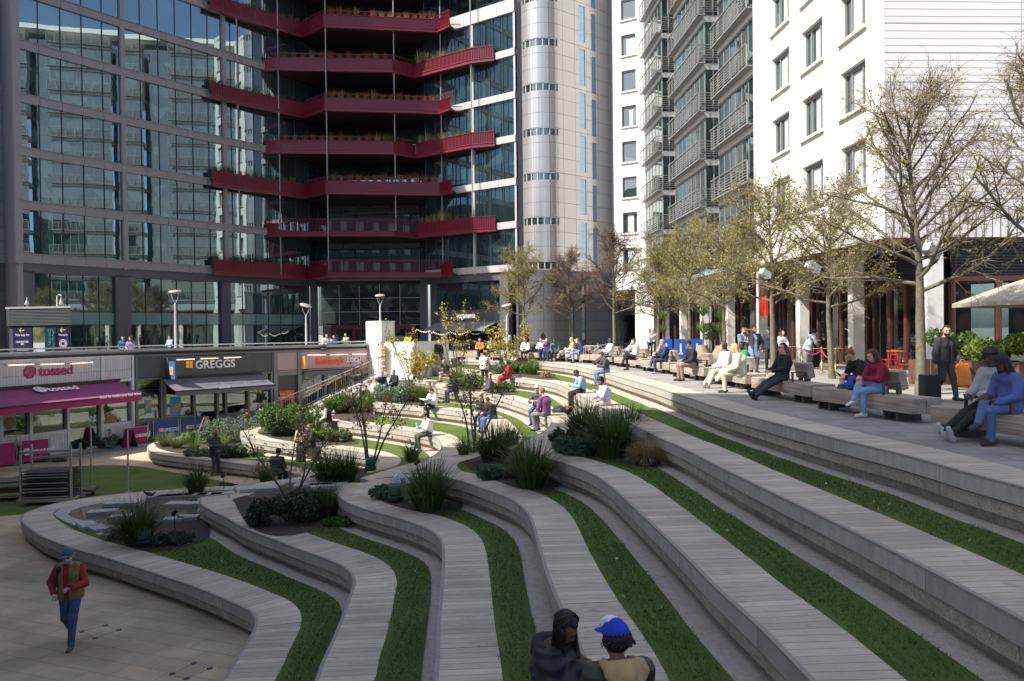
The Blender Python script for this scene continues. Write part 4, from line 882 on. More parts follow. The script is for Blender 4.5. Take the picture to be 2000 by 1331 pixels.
# salad shop
A, B = SA, SB
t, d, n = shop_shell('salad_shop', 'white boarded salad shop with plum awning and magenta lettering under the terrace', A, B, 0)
facade('fascia', [A, B], -0.42, 0.62, M_TGW, [], 0.1, t)
mb = MB(); mb.wall(A, B, 0.62, 0.73, -0.2, 0.03); mb.wall(A, B, -0.55, -0.42, -0.2, 0.03)
for px in (198, 258): q = wx(px, A, B); mb.wall(q-d*0.06, q+d*0.06, ZP if px > 250 else -0.42, 0.7, -0.2, 0.06)
mb.build('trim', M_WTRIM, t)
front(t, A, B, [-60, 0, 58, 131, 197, 257], M_WTRIM, sill=-2.62, door=(3,))
def logo(c, r, d2, m1, m2, parent, tilt=Vector((0, 0, 1))):
    mb = MB(); D = Vector((d2.x, d2.y, 0)); nn = D.cross(tilt); c = Vector(c)
    k = len(mb.v); N_ = 64
    for o in (0.0, 0.03):
        for i in range(N_):
            a = 2*math.pi*i/N_; rr_ = r*(0.90+0.12*abs(math.sin(a*4))); mb.v.append(tuple(c+D*rr_*math.cos(a)+tilt*rr_*math.sin(a)+nn*o))
    mb.f.append(tuple(range(N_, 2*N_)))
    for i in range(N_): j = (i+1) % N_; mb.f.append((i, j, N_+j, N_+i))
    f = mb.build('round_emblem', m1, parent); mb = MB()
    for a0 in range(4):
        a = a0*math.pi/2+0.4
        for q in range(10):
            t0, t1 = q*0.6, (q+1)*0.6-0.1
            if q > 7: continue
            c2 = c+D*r*0.48*math.cos(a)+tilt*r*0.48*math.sin(a)+nn*0.034
            def P(tt, rr2): return tuple(c2+D*rr2*math.cos(tt)+tilt*rr2*math.sin(tt))
            mb.quad(P(t0, r*0.2), P(t1, r*0.2), P(t1, r*0.29), P(t0, r*0.29))
    mb.build('emblem_leaves', m2, f)
p = onwall(58, 726.5, A, B, 0.01); logo(p, 0.29, d, M_MAGL, M_TGW, t)
p = onwall(76, 734.5, A, B, 0.01); text3d('tossed', p, d, 0.62, M_MAGL, 'sign_lettering', t, bold=0.018, sx=1.0)
strip_lamps(t, A, B, [(16, 714, 66, 712), (79, 712.5, 125, 711), (137, 711, 181, 708)])
a0, b0 = A, wx(231, A, B)
aw, n = awning(t, a0, b0, -0.5, 1.55, -1.12, M_PLUM, 0.26, M_MAG)
tl = (Vector((-n.x, -n.y, 0))*1.55+Vector((0, 0, 0.62))).normalized()
def onawn(px, py):   # point on the sloping canvas
    best = None
    for i in range(60):
        f = i/59; q = onwall(px, py, A+n*1.55*f, B+n*1.55*f, 0.02); zz = -0.5-0.62*f+0.0
        e = abs(q.z-zz)
        if best is None or e < best[0]: best = (e, q)
    q = best[1]; return Vector((q.x, q.y, q.z+0.03))
text3d('tossed', onawn(97, 765.5), d, 0.56, M_LET, 'awning_lettering', aw, bold=0.015, tilt=tl, ext=0.004); logo(onawn(78, 763), 0.27, d, M_LET, M_PLUM, aw, tl)
q = onwall(195, 779.5, A+n*1.57, B+n*1.57, 0.02); text3d('food to make you feel good', q, d, 0.20, M_LET, 'valance_lettering', aw, ext=0.003, bold=0.004)
mb = MB(); q = onwall(5, 842, A, B, -0.1)
for (x0, x1, y0, y1, nm, m_) in ((5, 31, 810, 842, 'poster', mat('pale_poster', (0.45, 0.36, 0.40), 0.6)), (208, 228, 811, 828, 'poster', mat('grey_blue_poster', (0.30, 0.32, 0.36), 0.6))):
    p0, p1 = onwall(x0, y1, A, B, -0.12), onwall(x1, y1, A, B, -0.12); zt = onwall(x0, y0, A, B, -0.12).z; mb = MB(); mb.wall(p0.xy, p1.xy, p0.z, zt, -0.003, 0.003); f = mb.build(nm, m_, t)
    mb = MB(); c_ = (p0+p1)/2; mb.lathe((0, 0, 0), [(0, 0), (0.22, 0), (0.26, 0.01), (0, 0.012)], 16, Matrix((Vector((d.x, d.y, 0)), Vector((0, 0, 1)), Vector((d.y, -d.x, 0)))).transposed()); o = mb.build('bowl_picture', mat('bowl_picture_print', (0.25, 0.17, 0.10), 0.6, 20, 0.6), f); o.location = (c_.x+n.x*0.01, c_.y+n.y*0.01, (c_.z+zt)/2-0.05)
mb = MB(); q = wx(165, A, B)-n*2.2; mb.box((q.x, q.y, ZP+0.55), (2.6, 0.7, 1.1), math.atan2(d.y, d.x)); mb.build('counter', mat('timber_counter', (0.13, 0.07, 0.035), 0.6, 12, 0.3), t)
mb = MB(); q = wx(165, A, B)-n*3.6
for i in range(3): mb.box((q.x, q.y, ZP+1.3+i*0.45), (2.2, 0.3, 0.05), math.atan2(d.y, d.x))
mb.build('shelf', M_BLACK, t)
# bakery
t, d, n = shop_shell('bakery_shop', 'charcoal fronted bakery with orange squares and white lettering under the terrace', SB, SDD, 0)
for A, B in ((SB, SC2), (SC2, SDD)):
    dd_ = (B-A).normalized(); mb = MB(); mb.wall(A, B, -0.5, 0.62, -0.25, 0); mb.build('fascia', M_SHOPG, t)
    mb = MB(); mb.wall(A, B, 0.62, 0.73, -0.2, 0.05); mb.wall(A, B, -0.55, -0.48, -0.2, 0.05); mb.build('trim', M_SHOPL, t)
for px, A, B in ((266, SB, SC2), (319, SB, SC2), (322, SB, SC2), (482, SC2, SDD), (486, SC2, SDD), (532, SC2, SDD)):
    q = wx(px, A, B); dd_ = (B-A).normalized(); mb = MB(); mb.wall(q-dd_*0.05, q+dd_*0.05, -0.5, 0.66, 0, 0.04); mb.build('fascia_batten', M_SHOPL, t)
A, B = SB, SC2; front(t, A, B, [266, 315, 321, 378], M_SHOPL, sill=-2.62); A, B = SC2, SDD; front(t, A, B, [378, 424, 440, 484, 530], M_SHOPL, sill=-2.72, door=(0,))
AB = (SB, SDD); A, B = SB, SDD; dG = (B-A).normalized(); AA = SB+(SC2-SB).normalized()*1.2
# the lettering board stands a little proud across the bend
p = onwall(380, 721, SC2, SDD, 0.12); dg = (SDD-SC2).normalized(); A2, B2 = wx(322, SB, SC2), wx(482, SC2, SDD); ng = Vector(((B2-A2).normalized().y, -(B2-A2).normalized().x)); dgn = (B2-A2).normalized()
mb = MB(); mb.wall(A2, B2, -0.42, 0.55, -0.2, 0.32); mb.build('sign_board', M_SHOPG, t)
p = onwall(381, 720.5, A2, B2, 0.34); text3d('GREGGS', p, dgn, 0.60, M_LET, 'sign_lettering', t, bold=0.01)
mb = MB()
for i in (0, 1):
    for j in (0, 1): q = onwall(363+i*7.2, 719-j*6.8, A2, B2, 0.35); mb.wall((q.xy-dgn*0.0), (q.xy+dgn*0.165), q.z, q.z+0.165, 0, 0.03)
mb.build('sign_squares', M_ORANGE2, t)
strip_lamps(t, A2+ng*0.3, B2+ng*0.3, [(345, 703, 380, 702), (392, 701, 426, 700), (438, 699.5, 471, 698)])
mb = MB(); q = wx(325, SB, SC2); q2 = q+n*0.75; mb.wall(q+n*0.35, q2+n*0.3, -0.55, 0.35, -0.05, 0.05); f = mb.build('hanging_sign', M_BLUEB, t)
mb = MB()
for i in (0, 1):
    for j in (0, 1): c_ = q+n*(0.5+0.2*i); mb.wall(c_, c_+n*0.15, -0.1-j*0.22, 0.08-j*0.22, -0.06, 0.065)
mb.build('sign_squares', M_ORANGE2, f)
a0, b0 = wx(312, SB, SC2)+ng*0.2, wx(507, SC2, SDD)+ng*0.1
aw, n2 = awning(t, a0, b0, -0.52, 1.5, -1.10, M_SLATE, 0.2)
q = onwall(428, 759.5, a0+n2*1.52, b0+n2*1.52, 0.02); text3d('GREGGS', q, dgn, 0.16, M_LET, 'valance_lettering', aw, ext=0.003)
for (x0, x1, y0, y1) in ((333, 353, 776, 813), (283, 296, 782, 808)):
    A, B = SB, SC2; p0, p1 = onwall(x0, y1, A, B, -0.12), onwall(x1, y1, A, B, -0.12); zt = onwall(x0, y0, A, B, -0.12).z; mb = MB(); mb.wall(p0.xy, p1.xy, p0.z, zt, -0.003, 0.003); f = mb.build('poster', mat('sky_blue_poster', (0.06, 0.30, 0.50), 0.5), t)
    mb = MB(); dn_ = (B-A).normalized()
    for i in range(3): c_ = p0.xy+(p1.xy-p0.xy)*(0.2+0.15*i); mb.wall(c_, c_+dn_*0.3*(x1-x0)/20, p0.z+0.2+i*0.13, p0.z+0.34+i*0.13, 0.004, 0.012)
    mb.build('pastry_picture', mat('golden_pastry_print', (0.62, 0.33, 0.08), 0.6, 25, 0.3), f)
mb = MB(); c_ = wx(402, SC2, SDD)-n*2.6
for i in range(5): mb.box((c_.x, c_.y, ZP+0.5+i*0.42), (2.6, 0.4, 0.06), math.atan2(dg.y, dg.x))
mb.box((c_.x-n.x*0.4, c_.y-n.y*0.4, ZP+1.2), (2.8, 0.1, 2.4), math.atan2(dg.y, dg.x)); sh = mb.build('shelf', mat('dark_shelving', (0.06, 0.03, 0.02), 0.6), t)
mb = MB()
for i in range(4):
    for j in range(9): mb.box((c_.x+dg.x*(-1.1+j*0.27)+n.x*0.12, c_.y+dg.y*(-1.1+j*0.27)+n.y*0.12, ZP+0.6+i*0.42), (0.2, 0.12, 0.08), 0.8+R.uniform(-.2, .2))
mb.build('packets', mat('packet_print', (0.25, 0.12, 0.05), 0.5, 9, 0.8), sh)
# supermarket
A, B = SDD, SE; t, d, n = shop_shell('supermarket', 'pink fascia supermarket beside the stairs with orange and white lettering', A, B, 0)
mb = MB(); mb.wall(A, B, -0.5, 0.62, -0.25, 0); mb.build('fascia', M_PINK, t); mb = MB(); mb.wall(A, B, 0.60, 0.73, -0.2, 0.04); mb.wall(A, wx(583, A, B), -0.72, -0.5, -0.2, 0.04)
for px in (537, 584): q = wx(px, A, B); mb.wall(q-d*0.12, q+d*0.12, ZP, 0.66, -0.2, 0.1)
mb.build('trim', mat('mid_grey_frame', (0.20, 0.20, 0.21), 0.4), t)
p = onwall(616, 712, A, B, 0.03); text3d("Sainsbury's", p, d, 0.56, mat('orange_red_lettering', (0.72, 0.07, 0.01), 0.4, emit=0.1), 'sign_lettering', t, bold=0.012, sx=0.78)
p = onwall(677, 708, A, B, 0.03); text3d('Local', p, d, 0.56, M_LET, 'sign_lettering', t, sx=0.85)
strip_lamps(t, A, B, [(601, 694, 636, 693.5), (645, 693.5, 680, 692.5), (688, 692.5, 716, 692)])
mb = MB(); mb.bar(tuple(wx(589, A, B)+n*0.18)+(-0.66,), tuple(wx(717, A, B)+n*0.18)+(-0.66,), 0.24); mb.build('awning', M_SLATE, t)
mb = MB(); mb.wall(wx(539, A, B), wx(580, A, B), ZP, -0.72, -0.2, -0.1); mb.build('wall_panel', mat('aubergine_brown_panel', (0.085, 0.06, 0.062), 0.5), t)
front(t, A, B, [586, 634, 682, 720], mat('mid_grey_frame', (0.20, 0.20, 0.21), 0.4), sill=-3.3, head=-0.75)
q0, q1 = wx(544, A, B), wx(572, A, B); mb = MB(); mb.wall(q0, q1, ZP+0.3, onwall(544, 764, A, B).z, -0.1, 0.08); f = mb.build('cash_machine', M_ORANGE, t)
mb = MB(); mb.wall(q0+d*0.2, q1-d*0.2, -2.9, -2.15, 0.08, 0.1); mb.build('screen', M_BLACK, f)
for i, s in enumerate(('Free cash', 'withdrawals')): q = onwall(558, 772+i*6.3, A, B, 0.10); text3d(s, q, d, 0.19, mat('cream_print', (0.8, 0.62, 0.5), 0.5), 'lettering', f, align='CENTER', ext=0.004)
mb = MB(); q = wx(589, A, B); mb.wall(q+n*0.2, q+n*0.42, -0.35, 0.36, -0.03, 0.03); f = mb.build('hanging_sign', M_ORANGE2, t)
# terrace edge beam and guard rail
PR = catmull([Vector((-27.0, 20.0))]+[SA, SB, SC2, SDD, SE], 0.6)
eb = thing('terrace_guard_rail', 'rounded grey edge beam with steel rail above the shop fronts', 'railing')
mb = MB(); prf = []
pts = [(p.x, p.y, 0.945) for p in PR]; mb.tube(pts, 0.095, 10); mb.build('edge_beam', mat('silver_grey_beam', (0.33, 0.325, 0.33), 0.35, metal=0.3), eb, smooth=True)
mb = MB(); mb.tube([(p.x, p.y, 1.17) for p in PR], 0.032, 8)
for i in range(0, len(PR), 4): mb.tube([(PR[i].x, PR[i].y, 0.95), (PR[i].x, PR[i].y, 1.17)], 0.02, 6)
mb.build('rail', M_STEEL, eb)
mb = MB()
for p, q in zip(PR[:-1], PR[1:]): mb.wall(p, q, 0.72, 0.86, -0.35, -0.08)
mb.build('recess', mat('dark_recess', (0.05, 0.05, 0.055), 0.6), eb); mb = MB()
for p, q in zip(PR[:-1], PR[1:]): mb.wall(p, q, -0.1, 0.90, -0.5, -0.352)
mb.build('upstand', M_CONCL, eb)

# ---------------------------------------------------------------- stairs, lift and hoarding
st0, st1 = Vector((-14.2, 43.55)), Vector((-7.75, 47.12)); su = (st1-st0).normalized(); sn = Vector((su.y, -su.x)); SLP = 0.378; L_ = (st1-st0).length
def sz(s): return -0.70-(L_-s)*SLP
ST = thing('staircase', 'pale concrete staircase with white coping beside the tier ends', 'staircase')
mb = MB()
def slopebox(mb, s0, s1, o0, o1, zb, zt0, zt1, zb1=None):
    P = []
    for s, zz, zbb in ((s0, zt0, zb), (s1, zt1, zb1 if zb1 is not None else zb)):
        for o in (o0, o1): q = st0+su*s+sn*o; P += [(q.x, q.y, zbb), (q.x, q.y, zz)]
    a0, a1, b0, b1, c0_, c1, d0, d1 = P
    for f in ((a0, b0, d0, c0_), (a1, c1, d1, b1), (a0, a1, b1, b0), (c0_, d0, d1, c1), (a0, c0_, c1, a1), (b0, b1, d1, d0)): mb.quad(*f)
s_lo = L_-(3.64-0.70-0.1)/SLP
slopebox(mb, max(0.3, s_lo), L_, -0.10, 0.15, ZP, sz(max(0.3, s_lo))-0.1, sz(L_)-0.1); mb.build('stringer_wall', M_CONCL, ST)
mb = MB(); slopebox(mb, max(0.3, s_lo), L_, -0.14, 0.20, sz(max(0.3, s_lo))-0.1, sz(max(0.3, s_lo)), sz(L_), sz(L_)-0.1); mb.build('coping', M_WHITEP, ST)
nst = 17
for i in range(nst):
    s0 = L_-0.2-(nst-i)*0.405; ztop = -1.04-(nst-1-i)*0.153; mb = MB(); a_, b_ = st0+su*s0+sn*0.16, st0+su*(s0+0.405)+sn*0.16; w_ = 2.9
    mb.prism([tuple(a_), tuple(b_), tuple(b_+sn*w_), tuple(a_+sn*w_)], ZP, ztop); mb.build('step', M_CONCL, ST, bevel=0.012)
mb = MB(); a_ = st0+su*(L_-0.2)+sn*0.16; mb.prism([tuple(a_), (-9.0, 48.6), (-4.2, 50.2), tuple(a_+sn*2.9+Vector((1.8, 1.2))), tuple(a_+sn*2.9)], ZP, -1.045); mb.build('landing', M_CONCL, ST)
RL = thing('stair_balustrade', 'galvanised balustrade with timber handrail climbing beside the staircase', 'railing')
mb = MB(); mbt = MB(); nb = 58
def rp(s, h, o=0.0): q = st0+su*s+sn*o; return (q.x, q.y, sz(s)+h)
lo = max(0.0, s_lo-0.9)
mb.tube([rp(lo, 1.05), rp(L_+0.25, 1.05)], 0.03, 6); mb.tube([rp(lo, 0.12), rp(L_, 0.12)], 0.015, 5); mb.build('top_rail', M_STEEL, RL)
mb = MB()
for i in range(nb+1): s = lo+(L_-lo)*i/nb; mb.bar(rp(s, 0.1), rp(s, 1.04), 0.014)
mb.build('balusters', M_STEEL, RL); mb = MB()
for i in range(8): s = lo+(L_-lo)*i/7; mb.bar(rp(s, -0.15), rp(s, 1.06), 0.055)
mb.build('posts', M_STEEL, RL); mb = MB(); mb.tube([rp(lo-0.5, 0.40, 0.1), rp(lo-0.1, 0.84, 0.1), rp(L_-1.2, 0.86, 0.1)], 0.028, 6); mb.build('handrail', mat('oiled_timber_handrail', (0.30, 0.13, 0.05), 0.5, 20, 0.2), RL)
LF = thing('lift_shaft', 'tall white panelled lift shaft behind the stair balustrade', 'lift')
C_, Lc, Rc = Vector((-8.08, 47.5)), Vector((-9.16, 48.6)), Vector((-7.45, 48.62)); Bk = Lc+Rc-C_
mb = MB(); mb.prism([tuple(C_), tuple(Rc), tuple(Bk), tuple(Lc)], ZP, 2.36); mb.build('shaft', M_WHITEP, LF)
mb = MB(); mb.prism([tuple(C_+(C_-Bk)*0.04), tuple(Rc+(Rc-Lc)*0.04), tuple(Bk+(Bk-C_)*0.04), tuple(Lc+(Lc-Rc)*0.04)], 2.36, 2.44)
for e in (0.0, 1.0): q = Lc+(C_-Lc)*e; mb.wall(q-(C_-Lc)*0.05, q+(C_-Lc)*0.05, ZP, 2.36, 0, 0.04)
for z in (-3.5, -1.1, -0.35, 0.95): mb.wall(Lc, C_, z, z+0.06, 0, 0.035)
mb.wall(C_, C_+(Rc-C_)*0.08, 0, 2.36, 0, 0.03); mb.wall(Rc-(Rc-C_)*0.08, Rc, 0, 2.36, 0, 0.03); mb.build('trim', mat('off_white_trim', (0.70, 0.70, 0.69), 0.5), LF)
mb = MB(); p0, p1 = C_+(Rc-C_)*0.25, C_+(Rc-C_)*0.88; mb.wall(p0, p1, 0, 1.5, 0.0, 0.04); dr = mb.build('door', M_WTRIM, LF); mb = MB(); mb.wall(p0+(p1-p0)*0.15, p0+(p1-p0)*0.5, 0.1, 1.35, 0.04, 0.05); mb.wall(p0+(p1-p0)*0.62, p0+(p1-p0)*0.9, 0.1, 1.35, 0.04, 0.05); mb.build('door_glass', M_GLASSR, dr)
HD = thing('white_hoarding', 'white plywood hoarding box with one sunlit and one grey shaded side', 'hoarding')
h0, h1, h2 = Vector((-7.85, 47.2)), Vector((-5.9, 46.3)), Vector((-4.1, 49.7))
mb = MB(); mb.wall(h0, h1, -1.06, 1.12, -0.06, 0); mb.wall(h1, h2, -1.06, 1.12, -0.06, 0); mb.build('panel', M_WHITEP, HD); mb = MB(); mb.wall(h0, h1, 1.12, 1.15, -0.1, 0.02); mb.wall(h1, h2, 1.12, 1.15, -0.1, 0.02); mb.build('capping', M_WTRIM, HD)
for f in (0.25, 0.5, 0.75):
    for u0, u1 in ((h0, h1), (h1, h2)): mb = MB(); q = u0+(u1-u0)*f; mb.wall(q, q+(u1-u0).normalized()*0.012, -1.0, 1.1, 0, 0.004); mb.build('panel_joint', M_GREYP, HD)
SF = thing('site_fence_frame', 'galvanised tube frame with yellow timber stacked behind it by the hoarding', 'fence')
mb = MB()
for px in (740, 744, 748): q = DY(px, 700, 46.9); mb.tube([(q.x, q.y, -0.9), (q.x, q.y, 1.15)], 0.03, 6)
for z in (0.0, 0.35, 0.75, 1.1, -0.35): a_, b_ = DY(734, 700, 46.8), DY(752, 700, 46.8); mb.tube([(a_.x, a_.y, z), (b_.x, b_.y, z)], 0.022, 6)
mb.build('tubes', M_STEEL, SF); mb = MB()
for i in range(9): q = DY(748, 700, 47.0); mb.box((q.x+0.05, q.y, -0.5+i*0.17), (0.22, 0.3, 0.10))
mb.build('planks', mat('yellow_timber', (0.55, 0.36, 0.10), 0.7), SF)
# ---------------------------------------------------------------- kiosk, lamps, banners
KI = thing('louvred_kiosk', 'dark louvred kiosk with navy direction posters on the terrace', 'kiosk')
k0, k1 = Vector(XY(18, 38.4)), Vector(XY(138, 38.0)); kd = (k1-k0).normalized(); kn = Vector((kd.y, -kd.x))
mb = MB(); rk = k1.normalized()*2.4; mb.prism([tuple(k0), tuple(k1), tuple(k1+rk), tuple(k0+rk)], 0, 3.1); mb.build('body', M_BASE, KI); mb = MB()
for i in range(11): mb.wall(k0-kd*0.06, k1+kd*0.06, 2.27+i*0.072, 2.27+i*0.072+0.035, 0, 0.09)
mb.build('louvres', M_SHOPL, KI); mb = MB(); mb.prism([tuple(k0-kd*0.1+kn*0.12), tuple(k1+kd*0.1+kn*0.12), tuple(k1+kd*0.1+rk), tuple(k0-kd*0.1+rk)], 3.1, 3.19); mb.build('roof', M_BANDL, KI)
def kp(px): q = onwall(px, 660, k0, k1); return q.xy
M_NAVY = mat('navy_poster', (0.016, 0.017, 0.06), 0.4)
for x0, x1, m_ in ((26, 63, M_NAVY), (112.5, 136, M_NAVY), (65.5, 88.5, mat('photo_poster', (0.10, 0.12, 0.05), 0.4, 2.5, 0.8)), (88.7, 111, mat('dark_teal_poster', (0.012, 0.03, 0.045), 0.4))):
    mb = MB(); mb.wall(kp(x0), kp(x1), 0.12, 2.24, 0.0, 0.03); f = mb.build('poster', m_, KI)
    if m_ is M_NAVY:
        c_ = kp((x0+x1)/2); z_ = 2.02; mb = MB(); a3 = Vector((c_.x+kn.x*0.035, c_.y+kn.y*0.035, z_)); dv = Vector((kd.x, kd.y, 0))
        mb.bar(a3-dv*0.14, a3+dv*0.14, 0.035); mb.bar(a3-dv*0.14, a3-dv*0.04+Vector((0, 0, 0.1)), 0.035); mb.bar(a3-dv*0.14, a3-dv*0.04-Vector((0, 0, 0.1)), 0.035); mb.build('arrow', mat('yellow_print', (0.62, 0.50, 0.02), 0.5), f)
        ln_ = [('This way for', 0.155, 1.74), ('HUCKSTER', 0.14, 1.40), ('BAR', 0.10, 1.30), ('BURGER', 0.16, 1.02), ('- BAR -', 0.07, 0.84), ('RESTAURANT', 0.085, 0.74), ('& TAP', 0.07, 0.66)] if x0 < 50 else [('This way for', 0.10, 1.74), ('HONI POKE', 0.125, 0.86)]
        for s, sz_, z_ in ln_: text3d(s, (c_.x+kn.x*0.032, c_.y+kn.y*0.032, z_), kd, sz_, mat('lilac_white_print', (0.55, 0.5, 0.62), 0.5), 'lettering', f, align='CENTER', ext=0.003, bold=0.004)
        if x0 > 100:
            mb = MB()
            for i in range(16):
                a = i*math.pi/8
                for r_ in (0.20, 0.12): q = a3.copy(); q.z = 1.34; q += dv*r_*math.cos(a)+Vector((0, 0, r_*math.sin(a))); mb.box(q, (0.05, 0.02, 0.05), math.atan2(kd.y, kd.x))
            mb.build('ring_emblem', mat('lilac_white_print', (0.55, 0.5, 0.62), 0.5), f)
    elif x0 < 70:
        mb = MB(); mb.wall(kp(66), kp(88.2), 0.82, 1.40, 0.03, 0.035); mb.build('map_print', mat('pale_map_print', (0.42, 0.45, 0.50), 0.5, 8, 0.1), f)
    else:
        # place name written down the poster
        up = -Vector((kd.x, kd.y, 0)); cc = bpy.data.objects
        for s, dx in (('Paddington', 0.10), ('Central', 0.0)):
            c_ = kp(103)+kd*0.12*(1 if s[0] == 'P' else -0.6); o = text3d(s, (0, 0, 0), (1, 0), 0.27, mat('cyan_print', (0.10, 0.42, 0.50), 0.5), 'lettering', f, ext=0.003, bold=0.004)
            Mx = Matrix((Vector((0, 0, -1)), Vector((kd.x, kd.y, 0)), Vector((kn.x, kn.y, 0)))).transposed().to_4x4(); o.data.transform(Mx); o.data.transform(Matrix.Translation((c_.x+kn.x*0.036, c_.y+kn.y*0.036, 2.1)))
def camera_dome(px, Y, label, arm):
    t = thing('security_camera', label, 'camera'); q = DY(px, 600, Y); mb = MB(); mb.lathe((q.x, q.y, 3.19), [(0.03, 0), (0.03, 0.10), (0.11, 0.13), (0.09, 0.22), (0.035, 0.38), (0.02, 0.5), (0, 0.52)], 10); mb.build('housing', M_BANDL, t)
    mb = MB()
    if arm: mb.tube([(q.x-0.22, q.y, 3.19), (q.x-0.22, q.y, 3.7), (q.x-0.12, q.y, 3.8), (q.x, q.y, 3.75)], 0.025, 6)
    else: mb.lathe((q.x, q.y, 3.12), [(0.08, 0), (0.08, 0.06), (0.0, 0.06)], 8)
    mb.build('bracket', M_WHITEP, t)
camera_dome(53, 38.6, 'white dome camera on left of kiosk roof', False); camera_dome(120, 38.6, 'white dome camera on a hooked arm at right of kiosk roof', True)
def lamp(px, Y, h, label, r=0.55, tilt=0.0, g='street lamps on the terrace'):
    q = DY(px, 645, Y); t = thing('street_lamp', label, 'street lamp', (q.x, q.y, 0), 0, g)
    mb = MB(); mb.lathe((0, 0, 0), [(0.13, 0), (0.13, 0.3), (0.085, 0.4), (0.055, h-0.75), (0.05, h-0.7)], 10); mb.build('post', mat('pale_grey_post', (0.5, 0.5, 0.52), 0.4), t, smooth=True)
    mb = MB(); mb.tube([(0, 0, h-0.75), (-r*0.45, 0, h-0.35), (-r*0.6, 0, h-0.12)], 0.022, 6); mb.tube([(0, 0, h-0.75), (r*0.45, 0, h-0.35), (r*0.6, 0, h-0.12)], 0.022, 6); mb.build('bracket', M_STEEL, t)
    mb = MB(); M = Matrix.Rotation(tilt, 3, 'Y') @ Matrix.Rotation(0.22, 3, 'X'); mb.lathe((0, 0, h), [(0, -0.06), (r*0.5, -0.09), (r*0.96, -0.03), (r, 0.0), (r*0.9, 0.04), (0, 0.1)], 20, M); mb.build('disc_reflector', mat('cream_reflector', (0.30, 0.275, 0.26), 0.5), t, smooth=True)
    return t
lamp(343, 45.0, 4.25, 'tall disc topped lamp in front of the left shaded glass bay', 0.38); lamp(598, 52.0, 3.6, 'lamp with tilted disc near the dark pillar left of entrance', 0.42, 0.35); lamp(743, 53.5, 4.3, 'disc topped lamp rising behind the white lift shaft', 0.36); lamp(990, 50.0, 3.4, 'slim white lamp post beside the leftmost green tree', 0.35, -0.2)
def banner(p0, p1, z, h, m, label, text, group, lm=None, ts=0.26, logo_=None):
    t = thing('cafe_barrier', label, 'barrier', group=group); d2 = (p1-p0).normalized(); mb = MB()
    mb.wall(p0+d2*0.06, p1-d2*0.06, z+0.08, z+h, -0.012, 0.012); f = mb.build('banner', m, t); mb = MB()
    for p in (p0, p1): mb.tube([(p.x, p.y, z), (p.x, p.y, z+h+0.05)], 0.022, 6); mb.box((p.x, p.y, z+0.02), (0.3, 0.3, 0.03))
    mb.tube([(p0.x, p0.y, z+h), (p1.x, p1.y, z+h)], 0.012, 5); mb.build('posts', M_STEEL, t)
    n_ = Vector((d2.y, -d2.x)); 
    if text: q = p0+(p1-p0)*0.36+n_*0.016; text3d(text, (q.x, q.y, z+h*0.42), d2, ts, lm or M_LET, 'lettering', f, ext=0.004, bold=0.006)
    if logo_ == 'sq':
        mb = MB(); q = p0+(p1-p0)*0.22
        for i in (0, 1):
            for j in (0, 1): c_ = q+d2*i*0.11; mb.wall(c_, c_+d2*0.085, z+h*0.42+j*0.10, z+h*0.42+j*0.1+0.08, 0.014, 0.02)
        mb.build('squares', M_ORANGE2, f)
    elif logo_: q = p0+(p1-p0)*0.2+n_*0.016; logo((q.x, q.y, z+h*0.52), 0.15, d2, M_LET, m, f)
g = 'magenta cafe barriers in front of the salad shop'; zb_ = ZP
def gp(px, py): return G(px, py, ZP).xy
banner(gp(243, 872), gp(288, 866), ZP, 0.85, M_MAG, 'magenta fabric barrier with white lettering beside the black cafe chair', 'tossed', g, ts=0.34, logo_='r')
banner(gp(41, 908), gp(98, 901), ZP, 0.98, M_MAG, 'magenta fabric barrier behind the thin leafless shrub', 'tossed', g, ts=0.34, logo_='r'); banner(gp(-24, 917), gp(33, 909), ZP, 0.98, M_MAG, 'leftmost magenta fabric barrier cut by the photo edge', '', g, logo_='r')
banner(gp(290, 864), gp(294, 850), ZP, 0.9, mat('dark_plum_canvas', (0.13, 0.01, 0.05), 0.8), 'dark plum barrier turned end on beside the blue barriers', '', g)
g = 'blue cafe barriers in front of the bakery'
banner(gp(300, 861), gp(349, 855), ZP, 0.95, M_BLUEB, 'left blue fabric barrier with squares and white lettering', 'GREGGS', g, ts=0.24, logo_='sq'); banner(gp(353, 854.5), gp(400, 848), ZP, 0.95, M_BLUEB, 'blue fabric barrier behind the timber handrail', 'GREGGS', g, ts=0.24, logo_='sq')
banner(gp(478, 852), gp(520, 843), ZP, 0.95, M_BLUEB, 'blue fabric barrier behind the woman in green', 'GREGGS', g, ts=0.24); banner(gp(524, 840), gp(538, 836), ZP, 0.9, M_BLUEB, 'small blue barrier at the foot of the stairs', '', g)
HR = thing('curved_handrail', 'short steel post with curved timber handrail in front of blue barriers', 'railing'); p = gp(404, 862); q = gp(387, 872); mb = MB(); mb.tube([(p.x, p.y, ZP), (p.x, p.y, ZP+1.15)], 0.07, 8); mb.tube([(q.x, q.y, ZP), (q.x, q.y, ZP+0.6)], 0.035, 8); mb.build('post', M_STEEL, HR)
mb = MB(); mb.tube([(p.x+0.12, p.y, ZP+1.05), (p.x+0.08, p.y, ZP+1.22), (p.x-0.08, p.y-0.1, ZP+1.2), (q.x, q.y, ZP+0.62), (q.x-0.5, q.y-0.4, ZP+0.5)], 0.03, 8); mb.build('handrail', mat('oiled_timber_handrail', (0.3, 0.13, 0.05), 0.5), HR)
